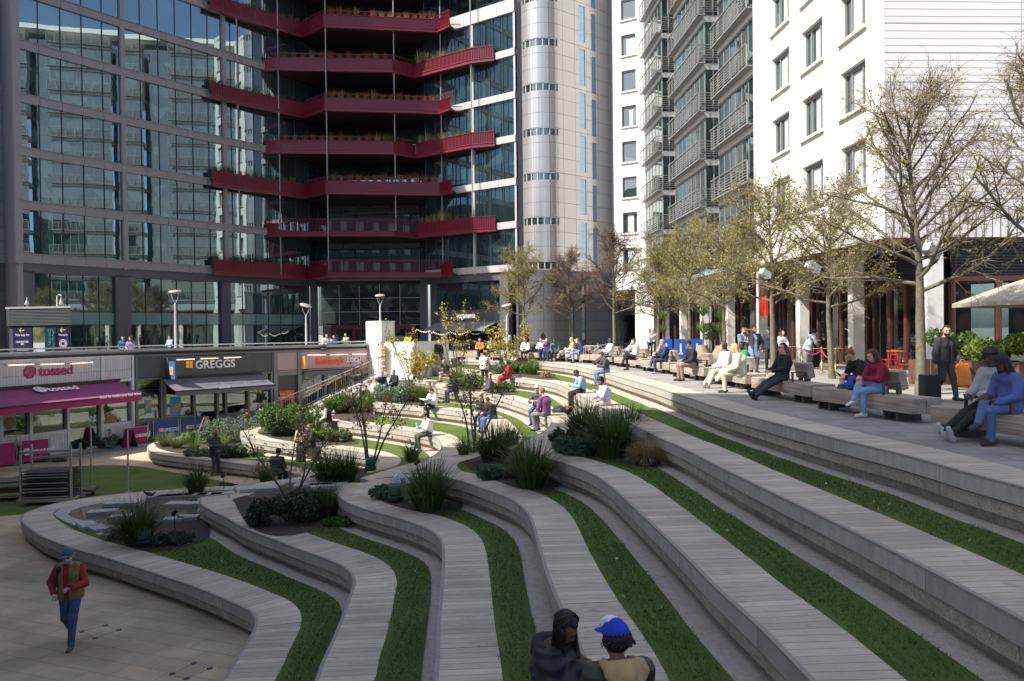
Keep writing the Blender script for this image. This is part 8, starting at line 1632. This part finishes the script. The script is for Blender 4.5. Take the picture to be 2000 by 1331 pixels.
for px, Y, lb, kw in ((637, 46.8, 'man in white t-shirt with a dark backpack leaning on the guard rail', dict(top=(0.55, 0.58, 0.66), hair=('short', 'black'), sleeve=0.7, lean=0.15, arms='reach')), (653, 49.0, 'person in navy top sitting back beyond the guard rail', dict(top=(0.03, 0.045, 0.12), hair=('short', 'brown'), H=1.62)), (676, 49.5, 'man in beige jumper with folded arms beyond the guard rail', dict(top=(0.38, 0.32, 0.29), hair=('short', 'brown'), arms='cross', beard=True)), (241, 42.5, 'person in blue jacket talking beyond the guard rail', dict(top=(0.04, 0.08, 0.28), hair=('short', 'black'), H=1.72)), (255, 42.0, 'woman in lilac top facing the blue jacket', dict(top=(0.26, 0.24, 0.36), hair=('long', 'brown'), female=True, H=1.68)), (332, 52.0, 'distant person in white and blue top before the shaded glass', dict(top=(0.35, 0.40, 0.75), hair=('short', 'black'), H=1.7))):
    q = DY(px, 660, Y); person(lb, (q.x, q.y, 0), (R.uniform(-0.6, 0.6), -1), 'stand', group=RG, h=0.022, bottom=BK_, **kw)
q = DY(632, 690, 46.2); bag((q.x, q.y, 0.62), 0, 'dark bag hanging over the guard rail', (0.03, 0.04, 0.05))
# cafe terrace on the right
def table(px, py, label, w=0.7, l=0.7, col=(0.20, 0.10, 0.05), leg=(0.02, 0.02, 0.02), rz=0.0):
    q = G(px, py, 0); t = thing('cafe_table', label, 'table', tuple(q), rz, 'cafe tables on the right terrace'); mb = MB(); mb.box((0, 0, 0.74), (l, w, 0.035)); mb.build('table_top', mat('cafe_wood_top', col, 0.5, 9, 0.25), t, bevel=0.005)
    for sx in (-1, 1):
        for sy in (-1, 1): mb = MB(); mb.bar((sx*(l/2-0.05), sy*(w/2-0.05), 0), (sx*(l/2-0.06), sy*(w/2-0.06), 0.72), 0.03); mb.build('leg', mat('cafe_leg_%02d' % int(leg[0]*99), leg, 0.4), t)
    return t
def chair(px, py, label, col, rz=0.0, g='red metal chairs on the right terrace', z=0):
    q = G(px, py, z); t = thing('metal_chair', label, 'chair', tuple(q), rz, g); m = mat('chair_paint_%02d' % int(col[0]*99), col, 0.35); mb = MB(); mb.box((0, 0, 0.45), (0.38, 0.38, 0.02)); mb.build('seat', m, t, bevel=0.005)
    for sx in (-1, 1): mb = MB(); mb.tube([(sx*0.18, 0.2, 0), (sx*0.17, 0.17, 0.45)], 0.012, 6); mb.build('leg', m, t); mb = MB(); mb.tube([(sx*0.18, -0.22, 0), (sx*0.17, -0.17, 0.45), (sx*0.17, -0.22, 0.84)], 0.012, 6); mb.build('leg', m, t)
    mb = MB(); mb.bar((-0.17, -0.215, 0.82), (0.17, -0.215, 0.82), 0.03); mb.bar((-0.17, -0.20, 0.64), (0.17, -0.20, 0.64), 0.02)
    for x in (-0.06, 0.06): mb.bar((x, -0.205, 0.64), (x, -0.215, 0.82), 0.015)
    mb.build('backrest', m, t); return t
CR = (0.50, 0.02, 0.03)
table(1757, 722, 'small cafe table at which the child in red sits', rz=0.1, col=(0.35, 0.2, 0.08), leg=CR); chair(1770, 738, 'red metal chair in front of the child in red', CR, 2.9); chair(1735, 725, 'red metal chair left of the table of the child in red', CR, 1.6); chair(1740, 703, 'red metal chair seen through the doorway', CR, 0.4)
table(1655, 702, 'long dark cafe table with two guests beside the column', 0.8, 1.6, rz=0.1); table(1700, 690, 'dark cafe table behind the long one', 0.8, 1.4); table(1560, 705, 'dark cafe bench table beside the waiter', 0.5, 1.4); table(1620, 712, 'dark bench table in front of the bending waiter', 0.45, 1.5, rz=0.05)
for px, py, lb, kw in ((1750, 716, 'child in red tracksuit with white sleeve stripes at the cafe table', dict(top=(0.55, 0.015, 0.025), bottom=(0.55, 0.015, 0.025), hair=('short', 'brown'), H=1.55, fw=(-0.3, -1), arms='eat')), (1625, 704, 'guest in olive coat bending over the cafe table', dict(top=(0.11, 0.085, 0.05), bottom=BK_, hair=('short', 'brown'), lean=0.5, fw=(1, 0))), (1668, 700, 'guest in black at the right end of the long cafe table', dict(top=BK_, bottom=BK_, hair=('bun', 'black'), fw=(-1, -0.2), lean=0.25)), (1725, 689, 'guest in maroon checked shirt inside the open restaurant front', dict(top=(0.16, 0.03, 0.04), bottom=BK_, hair=('short', 'brown'), fw=(0.2, -1))), (1756, 688, 'guest in black cap and grey hood inside the restaurant front', dict(top=(0.14, 0.14, 0.15), bottom=BK_, hair=('short', 'black'), cap=(BK_,), fw=(-0.7, 0.6))), (1690, 688, 'dark dressed guest deep inside the restaurant front', dict(top=BK_, bottom=BK_, hair=('short', 'brown'), fw=(0.5, -1)))):
    f = kw.pop('fw'); q = G(px, py, 0); person(lb, tuple(q), f, 'sit', seat=0.46, group='guests of the right hand cafe', h=0.018, **kw)
for i, (px, py) in enumerate(((1566, 715), (1605, 728), (1632, 735))):
    q = G(px, py, 0); t = thing('rope_post', ('left', 'middle', 'right')[i]+' brass post of the pink rope barrier', 'barrier post', tuple(q), 0, 'brass rope posts'); mb = MB(); mb.lathe((0, 0, 0), [(0.15, 0), (0.15, 0.02), (0.03, 0.04), (0.025, 0.9), (0.045, 0.94), (0.0, 1.0)], 12); mb.build('post', mat('polished_brass', (0.60, 0.38, 0.10), 0.25, metal=0.9), t, smooth=True)
def rope(a, b, lb): a, b = G(*a, 0), G(*b, 0); o = MB(); o.tube([(a.x+(b.x-a.x)*i/8, a.y+(b.y-a.y)*i/8, 0.86-0.26*math.sin(math.pi*i/8)) for i in range(9)], 0.02, 6); tag(o.build('rope', mat('hot_pink_rope', (0.55, 0.01, 0.16), 0.7)), lb, 'rope', 'pink ropes')
rope((1538, 705), (1566, 715), 'pink rope hanging left of the left brass post'); rope((1566, 715), (1605, 728), 'pink rope hanging between left and middle brass posts'); rope((1605, 728), (1632, 735), 'pink rope hanging between middle and right brass posts')
# planters, parasol, hedge at the right edge
for i, (x, y, w, lb, rx, ry, hh, lm, seed) in enumerate(((12.95, 22.9, 1.9, 'rusty steel planter with dark leafy hedge behind the man with the orange bag', 1.1, 0.6, 1.25, ML_MID, 201), (13.35, 21.5, 1.5, 'rusty steel planter with clipped lime green bush at the right', 0.85, 0.65, 0.95, ML_LIME, 202), (14.2, 20.6, 1.8, 'rusty steel planter with broad tropical leaves at the right edge', 1.1, 0.7, 1.1, ML_LIME, 203))):
    t = thing('planter', lb, 'planter', (x, y, 0), 0.1, 'rusty steel planters'); mb = MB(); mb.prism([(-w/2, -0.3), (w/2, -0.3), (w/2+0.06, 0.3), (-w/2-0.06, 0.3)], 0, 0.72); mb.build('box', mat('corten_steel', (0.10, 0.05, 0.032), 0.75, 5, 0.3), t, bevel=0.01); mb = MB(); mb.box((0, 0, 0.73), (w-0.1, 0.5, 0.03)); mb.build('soil', M_SOIL, t)
    plant_shrub(None, (x, y, 0.6), 0, rx, ry, hh, ('dark leafy hedge plants in the left rusty planter', 'round clipped lime green bush in the middle rusty planter', 'large leaved lime plants in the right rusty planter')[i], lm, 4200, 0.06 if i < 2 else 0.10, seed)
t = thing('parasol', 'large cream canvas parasol entering at the right edge', 'parasol', (15.6, 21.8, 0)); mb = MB(); n_ = 8
for i in range(n_):
    a0, a1 = 2*math.pi*i/n_+0.2, 2*math.pi*(i+1)/n_+0.2
    for j in range(4):
        r0, r1 = 2.7*j/4, 2.7*(j+1)/4; zz = lambda r: 3.35-0.30*r-0.02*r*r
        mb.quad((r0*math.cos(a0), r0*math.sin(a0), zz(r0)), (r1*math.cos(a0), r1*math.sin(a0), zz(r1)), (r1*math.cos(a1), r1*math.sin(a1), zz(r1)), (r0*math.cos(a1), r0*math.sin(a1), zz(r0)))
    mb.quad((2.7*math.cos(a0), 2.7*math.sin(a0), zz(2.7)), (2.7*math.cos(a1), 2.7*math.sin(a1), zz(2.7)), (2.7*math.cos(a1), 2.7*math.sin(a1), zz(2.7)-0.12), (2.7*math.cos(a0), 2.7*math.sin(a0), zz(2.7)-0.12))
mb.build('canopy', mat('cream_canvas', (0.33, 0.30, 0.245), 0.85, 3, 0.06), t); mb = MB(); mb.tube([(0, 0, 0), (0, 0, 3.3)], 0.035, 8)
for i in range(8): a0 = 2*math.pi*i/8+0.2; mb.tube([(0, 0, 3.2), (2.6*math.cos(a0), 2.6*math.sin(a0), 2.42)], 0.012, 4)
mb.build('frame', M_BLACK, t)
# palms in pots, blue signs and a-boards by the far columns
def potpalm(px, Y, label, s=1.0):
    q = DY(px, 645, Y); t = thing('potted_palm', label, 'plant', (q.x, q.y, 0), R.uniform(0, 6), 'spiky palms in stone pots'); mb = MB(); mb.lathe((0, 0, 0), [(0.22, 0), (0.40, 0.30), (0.42, 0.55), (0.25, 0.85), (0.28, 0.9), (0, 0.88)], 14); mb.build('pot', mat('stone_pot', (0.30, 0.24, 0.17), 0.8), t, smooth=True); mb = MB(); mb.tube([(0, 0, 0.8), (0.05, 0, 1.4), (0.0, 0.05, 2.3*s)], [0.05, 0.04, 0.035], 6); mb.build('trunk', M_STEM, t)
    for k, (z, n) in enumerate(((1.5, 50), (2.35*s, 90))): V, Fq = blades(n, 0.05, 0.75, 0.05, 300+k, 0.6, 1.5); o = npmesh('fronds', V, Fq, ML_STRAPL, t); o.location = (0.03, 0.02, z)
potpalm(1372, 38.5, 'spiky palm in a stone pot left of a white column', 1.0); potpalm(1296, 43.5, 'spiky palm between the white columns behind blue signs', 0.95); potpalm(1408, 37.0, 'spiky palm in a dark pot behind the seated blazer man', 0.9)
plant_shrub(None, (11.3, 44.0, 0.3), 0, 0.9, 0.5, 2.6, 'tall grey green olive bush between the far columns', ML_GREY, 2600, 0.06, 207, nl=16)
for px, Y, lb in ((1301, 40.5, 'left upright blue sign panel with white arrow shape'), (1361, 39.5, 'right upright blue sign panel behind the tree trunk'), (1329, 40.0, 'narrow blue sign panel behind the capped man')):
    q = DY(px, 645, Y); t = thing('sign_panel', lb, 'sign', (q.x, q.y, 0), 0.1, 'blue sign panels'); mb = MB(); mb.box((0, 0, 0.68), (0.62, 0.05, 1.05)); mb.build('panel', mat('cobalt_panel', (0.02, 0.10, 0.50), 0.5), t); mb = MB(); mb.box((0, -0.035, 0.7), (0.09, 0.01, 0.55)); mb.box((0.02, -0.035, 0.45), (0.2, 0.01, 0.08)); mb.build('white_mark', M_WHITEP, t); mb = MB()
    for x in (-0.29, 0.29): mb.box((x, 0, 0.45), (0.03, 0.03, 0.9))
    mb.build('posts', M_STEEL, t)
q = DY(1061, 690, 47.5); t = thing('triangle_sign', 'black triangular sign board with white text behind the teal shirt', 'sign', (q.x, q.y, 0)); mb = MB(); mb.v = [(-0.5, 0, 0.7), (0.5, 0, 0.7), (0, 0, 1.65), (-0.5, 0.04, 0.7), (0.5, 0.04, 0.7), (0, 0.04, 1.65)]; mb.f = [(0, 1, 2), (5, 4, 3), (0, 3, 4, 1), (1, 4, 5, 2), (2, 5, 3, 0)]; mb.build('board', M_BLACK, t); mb = MB(); mb.box((0, -0.01, 1.1), (0.42, 0.01, 0.09)); mb.box((0, -0.01, 0.93), (0.5, 0.01, 0.09)); mb.box((0, -0.01, 0.79), (0.3, 0.01, 0.06)); mb.build('white_text_lines', M_WHITEP, t); mb = MB(); mb.tube([(0, 0.02, 0), (0, 0.02, 0.75)], 0.03, 6); mb.build('post', M_BLACK, t)
q = DY(1045, 690, 46.5); mb = MB(); mb.box((0, 0, 0.45), (1.0, 0.4, 0.9)); o = mb.build('black_bin_box', M_BLACK, bevel=0.02); o.location = (q.x, q.y, 0); tag(o, 'low black box behind the far bench', 'box')
# bicycles and racks
def bike(px, Y, label, col, rz):
    q = DY(px, 645, Y); t = thing('bicycle', label, 'bicycle', (q.x, q.y, 0), rz, 'parked bicycles by the silver tower'); m = mat('bike_paint_%02d' % int(col[0]*99), col, 0.35)
    for x in (-0.5, 0.5):
        mb = MB(); pts = [(x+0.33*math.cos(a), 0, 0.34+0.33*math.sin(a)) for a in [2*math.pi*i/16 for i in range(17)]]; mb.tube(pts, 0.018, 5, cap=False); w = mb.build('wheel', M_BLACK, t); mb = MB()
        for i in range(6): a = math.pi*i/6; mb.tube([(x+0.32*math.cos(a), 0, 0.34+0.32*math.sin(a)), (x-0.32*math.cos(a), 0, 0.34-0.32*math.sin(a))], 0.004, 3)
        mb.build('spokes', M_STEEL, w)
    mb = MB()
    for a, b_ in (((-0.5, 0, 0.34), (-0.08, 0, 0.32)), ((-0.08, 0, 0.32), (-0.2, 0, 0.85)), ((-0.18, 0, 0.78), (0.36, 0, 0.82)), ((-0.08, 0, 0.32), (0.38, 0, 0.74)), ((-0.5, 0, 0.34), (-0.18, 0, 0.78)), ((0.5, 0, 0.34), (0.34, 0, 0.95))): mb.tube([a, b_], 0.018, 5)
    mb.build('frame', m, t); mb = MB(); mb.box((-0.21, 0, 0.9), (0.24, 0.12, 0.05)); mb.build('saddle', M_BLACK, t); mb = MB(); mb.tube([(0.36, -0.25, 1.0), (0.34, 0, 0.97), (0.36, 0.25, 1.0)], 0.013, 5); mb.build('handlebar', M_BLACK, t)
for i, (px, Y, lb, col, rz) in enumerate(((1156, 44.5, 'pale framed bicycle in front of the rack left of the white hoodie', (0.5, 0.55, 0.48), 0.2), (1148, 47.5, 'dark bicycle behind the pale framed one', BK_, 0.5), (1172, 47.0, 'silver bicycle just right of the pale framed one', (0.3, 0.3, 0.32), -0.3), (1204, 46.0, 'black bicycle right of the bare tree trunk', BK_, 0.1), (1218, 49.0, 'dark bicycle near the passage', BK_, -0.2), (1236, 48.0, 'rightmost black bicycle before the dark passage', BK_, 0.3))): bike(px, Y, lb, col, rz)
for i, (px, Y) in enumerate(((1142, 43.0), (1165, 43.5), (1150, 46))): q = DY(px, 645, Y); mb = MB(); mb.tube([(-0.35, 0, 0), (-0.35, 0, 0.65), (-0.25, 0, 0.8), (0.25, 0, 0.8), (0.35, 0, 0.65), (0.35, 0, 0)], 0.025, 6); o = mb.build('bicycle_rack', M_STEEL); o.location = (q.x, q.y, 0); tag(o, ('left', 'right', 'rear')[i]+' steel hoop rack among the parked bicycles', 'bicycle rack', 'steel hoop racks')
# floodlights on the tree trunks
for i, (x, y, z, lb) in enumerate(((10.05, 25.6, 3.75, 'white floodlight fixed to the slender pale trunk'), (10.45, 19.15, 3.6, 'white floodlight fixed to the largest tree trunk'), (10.1, 30.6, 3.9, 'white floodlight on the trunk near the phone caller'))):
    t = thing('floodlight', lb, 'floodlight', (x, y, z), 0.4, 'floodlights on tree trunks'); mb = MB(); mb.box((0, 0, 0), (0.46, 0.30, 0.24), M=Matrix.Rotation(0.5, 3, 'Y')); mb.build('housing', M_WHITEP, t, bevel=0.02); mb = MB(); mb.box((0, 0, -0.128), (0.36, 0.24, 0.01), M=Matrix.Identity(3)); mb.tube([(0.15, 0, 0), (0.35, 0.1, 0)], 0.03, 5); mb.build('bracket', M_GREYP, t)
# garden speakers and spots
def gspeaker(px, py, k, label): q = G(px, py, T[k]); t = thing('garden_speaker', label, 'speaker', tuple(q), 0, 'green garden speakers'); mb = MB(); mb.lathe((0, 0, 0), [(0.17, 0), (0.185, 0.12), (0.18, 0.14)], 16); mb.build('base', mat('dark_green_plastic', (0.018, 0.045, 0.038), 0.5), t, smooth=True); mb = MB(); mb.lathe((0, 0, 0), [(0.15, 0.15), (0.165, 0.2), (0.16, 0.36), (0.12, 0.40), (0, 0.41)], 16); mb.build('cap', mat('green_plastic', (0.03, 0.075, 0.06), 0.5), t, smooth=True)
gspeaker(281, 1066, 1, 'green domed garden speaker in front of the nearest strap clump'); gspeaker(671, 864, 2, 'green garden speaker beside the lime green shrub'); gspeaker(773, 980, 3, 'green garden speaker half hidden by the fountain clump'); gspeaker(724, 919, 2, 'green garden speaker at the foot of the thin tree')
def spot(px, py, z, label, h=0.5): q = G(px, py, z); t = thing('garden_spotlight', label, 'spotlight', tuple(q), 0, 'black garden spotlights'); mb = MB(); mb.tube([(0, 0, 0), (0, 0, h)], 0.012, 5); mb.build('stake', M_BLACK, t); mb = MB(); M = Matrix.Rotation(0.8, 3, 'Y'); mb.lathe((0, 0, h), [(0.0, -0.09), (0.045, -0.08), (0.05, 0.09), (0.0, 0.085)], 10, M); mb.build('lamp_head', M_BLACK, t)
spot(342, 1050, T[1], 'black spotlight on a stake right of the nearest clump', 0.6); spot(437, 955, T[1], 'small round spotlight above the flat ground cover', 0.42); spot(1112, 862, T[5], 'spotlight on a tall stake in the fifth tier clump', 0.75); spot(397, 868, T[1], 'spotlight in the left curved bench bed', 0.5); spot(815, 930, T[3]+0.05, 'thin stake light above the fountain slabs', 0.35)
# steel stillage with stacked stage decks on the lower lawn
q = G(101, 982, ZP); t = thing('steel_stillage', 'galvanised steel frame trolley holding stacked stage deck panels', 'trolley', (q.x, q.y, ZP), 0.12); W2, H2 = 1.5, 1.85
for x in (-W2/2, W2/2):
    for y in (-0.35, 0.35): mb = MB(); mb.bar((x, y, 0.12), (x, y, H2 if x > 0 or y > 0 else H2-0.1), 0.06); mb.build('post', M_STEEL, t)
mb = MB(); mb.bar((-W2/2, -0.35, 1.68), (W2/2, -0.35, 1.72), 0.08); mb.bar((-W2/2, -0.35, 1.2), (W2/2, -0.35, 1.2), 0.05); mb.bar((-W2/2, 0.35, 1.40), (W2/2, 0.35, 1.44), 0.06); mb.build('cross_rail', M_STEEL, t); mb = MB()
mb.bar((-W2/2-0.1, -0.38, 0.16), (W2/2+0.1, -0.38, 0.16), 0.12); mb.bar((-W2/2-0.1, 0.38, 0.16), (W2/2+0.1, 0.38, 0.16), 0.12)
for x in (-0.7, 0, 0.7): mb.bar((x, -0.38, 0.14), (x, 0.38, 0.14), 0.08)
mb.build('base_frame', M_STEEL, t)
for i in range(10): mb = MB(); mb.box((R.uniform(-0.02, 0.02), R.uniform(-0.03, 0.03), 0.27+i*0.088), (W2-0.14, 0.78, 0.045)); mb.build('deck_panel', mat('dark_ply_deck', (0.045, 0.038, 0.034), 0.6, 4, 0.3), t); mb = MB(); mb.box((0, -0.40, 0.262+i*0.088), (W2-0.14, 0.02, 0.03)); mb.build('panel_edge', M_STEEL, t)
for x in (-0.6, 0.6):
    for y in (-0.3, 0.3): mb = MB(); mb.lathe((0, 0, 0), [(0, -0.02), (0.05, -0.02), (0.05, 0.02), (0, 0.02)], 10, Matrix.Rotation(math.pi/2, 3, 'X')); w = mb.build('wheel', mat('tan_wheel', (0.25, 0.18, 0.1), 0.6), t); w.location = (x, y, 0.052)
q = G(20, 975, ZP); t = thing('flat_trolley', 'low steel flat trolley with brown deck boards at the left photo edge', 'trolley', (q.x, q.y, ZP), 0.25)
for z, dx in ((0.62, 0), (0.32, 0.1)): mb = MB(); mb.box((dx, 0, z), (1.7, 0.9, 0.05)); mb.build('deck_board', mat('brown_ply_board', (0.10, 0.075, 0.065), 0.6, 4, 0.3), t)
mb = MB()
for x in (-0.8, 0.85):
    for y in (-0.42, 0.42): mb.bar((x, y, 0.05), (x, y, 0.75), 0.05)
mb.bar((-0.8, -0.42, 0.15), (0.85, -0.42, 0.15), 0.06); mb.bar((-0.8, 0.42, 0.15), (0.85, 0.42, 0.15), 0.06); mb.bar((0.85, -0.42, 0.3), (1.7, -0.42, 0.12), 0.05); mb.build('frame', M_STEEL, t)
q = G(163, 968, ZP); t = thing('low_deck_stack', 'two brown deck panels on wheels right of the steel frame trolley', 'trolley', (q.x, q.y, ZP), 0.1); mb = MB(); mb.box((0, 0, 0.2), (0.8, 0.5, 0.08)); mb.build('deck_panel', mat('brown_ply_board', (0.10, 0.075, 0.065), 0.6), t); mb = MB(); mb.box((-0.3, 0, 0.07), (0.1, 0.06, 0.14)); mb.box((0.3, 0, 0.07), (0.1, 0.06, 0.14)); mb.build('wheels', M_BLACK, t)
for px, py, h_, lb in ((179, 952, 2.2, 'left thin galvanised pole standing on the lower lawn'), (251, 962, 2.15, 'right thin galvanised pole at the edge of the lower lawn')): q = G(px, py, ZP); mb = MB(); mb.tube([(0, 0, 0), (0, 0, h_)], 0.028, 8); mb.box((0, 0, 0.01), (0.18, 0.18, 0.02)); o = mb.build('metal_pole', M_STEEL); o.location = (q.x, q.y, ZP); tag(o, lb, 'pole', 'thin poles on the lower lawn')
q = G(292, 973, T[1]); S = SDF(0.012); S.ell((0, 0, 0.12), (0.14, 0.06, 0.06), Matrix.Rotation(0.3, 3, 'Y')); S.cap((-0.11, 0, 0.13), (-0.15, 0, 0.19), 0.03, 0.025); S.cap((0.1, 0, 0.13), (0.2, 0, 0.17), 0.03, 0.015); S.cap((-0.15, 0, 0.19), (-0.19, 0, 0.185), 0.012, 0.005); S.cap((-0.01, 0.015, 0.08), (-0.01, 0.015, 0.0), 0.008); S.cap((0.02, -0.015, 0.08), (0.02, -0.015, 0.0), 0.008); V, Fq = S.mesh(k=0.02); o = npmesh('pigeon', V, Fq, mat('dark_grey_feather', (0.05, 0.05, 0.06), 0.6), None, True); o.location = tuple(q); tag(o, 'dark grey pigeon standing on the slabs at the far pool edge', 'pigeon')
# cafe chair, table and board by the salad shop
chair(224, 872, 'black wire cafe chair outside the salad shop', BK_, -1.5, 'black cafe chairs by the shops', ZP); chair(442, 858, 'black cafe chair outside the bakery, left one', BK_, 0.2, 'black cafe chairs by the shops', ZP); chair(462, 856, 'black cafe chair outside the bakery, right one', BK_, 0.2, 'black cafe chairs by the shops', ZP)
q = G(240, 866, ZP); t = thing('round_table', 'small black round table beside the wire cafe chair', 'table', tuple(q)); mb = MB(); mb.lathe((0, 0, 0), [(0.32, 0.72), (0.33, 0.735), (0.32, 0.75), (0, 0.75)], 16); mb.build('table_top', M_BLACK, t); mb = MB(); mb.lathe((0, 0, 0), [(0.2, 0), (0.2, 0.02), (0.025, 0.04), (0.025, 0.73)], 10); mb.build('pedestal', M_BLACK, t)
def aboard(px, py, label, m, rz=0.0): q = G(px, py, ZP); t = thing('a_board', label, 'sign', tuple(q), rz, 'a boards outside the shops'); 
def aboard(px, py, label, m, rz=0.0):
    q = G(px, py, ZP); t = thing('a_board', label, 'sign', tuple(q), rz, 'a boards outside the shops')
    for s in (-1, 1): mb = MB(); mb.box((0, s*0.14, 0.42), (0.5, 0.025, 0.86), M=Matrix.Rotation(s*0.28, 3, 'X')); mb.build('panel', m if s < 0 else M_BLACK, t)
aboard(253, 874, 'dark a board with magenta picture in front of the magenta barrier', M_MAG, -0.4); aboard(473, 858, 'blue a board leaning by the bakery barrier', M_BLUEB, -0.3)
# tap covers and marks on the plaza paving
for i, (cx_, cy_, lb) in enumerate(((206, 1238, 'left'), (370, 1312, 'right'))):
    P4 = [(-46+0, -4), (0, -16), (26, -7), (-20, 9)] if i == 0 else [(-34, 5), (9, -16), (40, -6), (-6, 14)]
    t = thing('pop_up_square', f'{lb} diamond of four small covers joined by dark joints in the plaza', 'ground covers', (0, 0, 0)); P4 = [G(cx_+a, cy_+b, ZP) for a, b in P4]; mb = MB()
    for p, r in zip(P4, P4[1:]+P4[:1]): d_ = (r-p).normalized(); mb.bar((p.x, p.y, ZP+0.003), (r.x, r.y, ZP+0.003), 0.007, 0.006)
    mb.build('joint', M_GREYP, t)
    for p in P4: mb = MB(); mb.lathe((p.x, p.y, ZP), [(0.05, 0.0), (0.05, 0.006), (0, 0.008)], 10); mb.build('cover', mat('blue_grey_cover', (0.06, 0.065, 0.11), 0.4), t)
# lawn litter
g = np.random.default_rng(9); LV = []
for k in range(1, 7):
    f = np.minimum(SD[k]-DW, -SD[k+1]-0.3); ii = np.argwhere((f > 0.05) & (GYY < 22)); 
    for i, j in ii[g.choice(len(ii), 16)]: LV.append((gx[i], gy[j], ZT(k)+0.025))
V, Fq = leaves(np.array(LV), 0.035, 3, 1.3); tag(npmesh('fallen_petals', V, Fq, mat('pale_petal', (0.5, 0.48, 0.4), 0.7)), 'tiny pale petals and leaves scattered over the lawn strips', 'petals', kind='stuff')
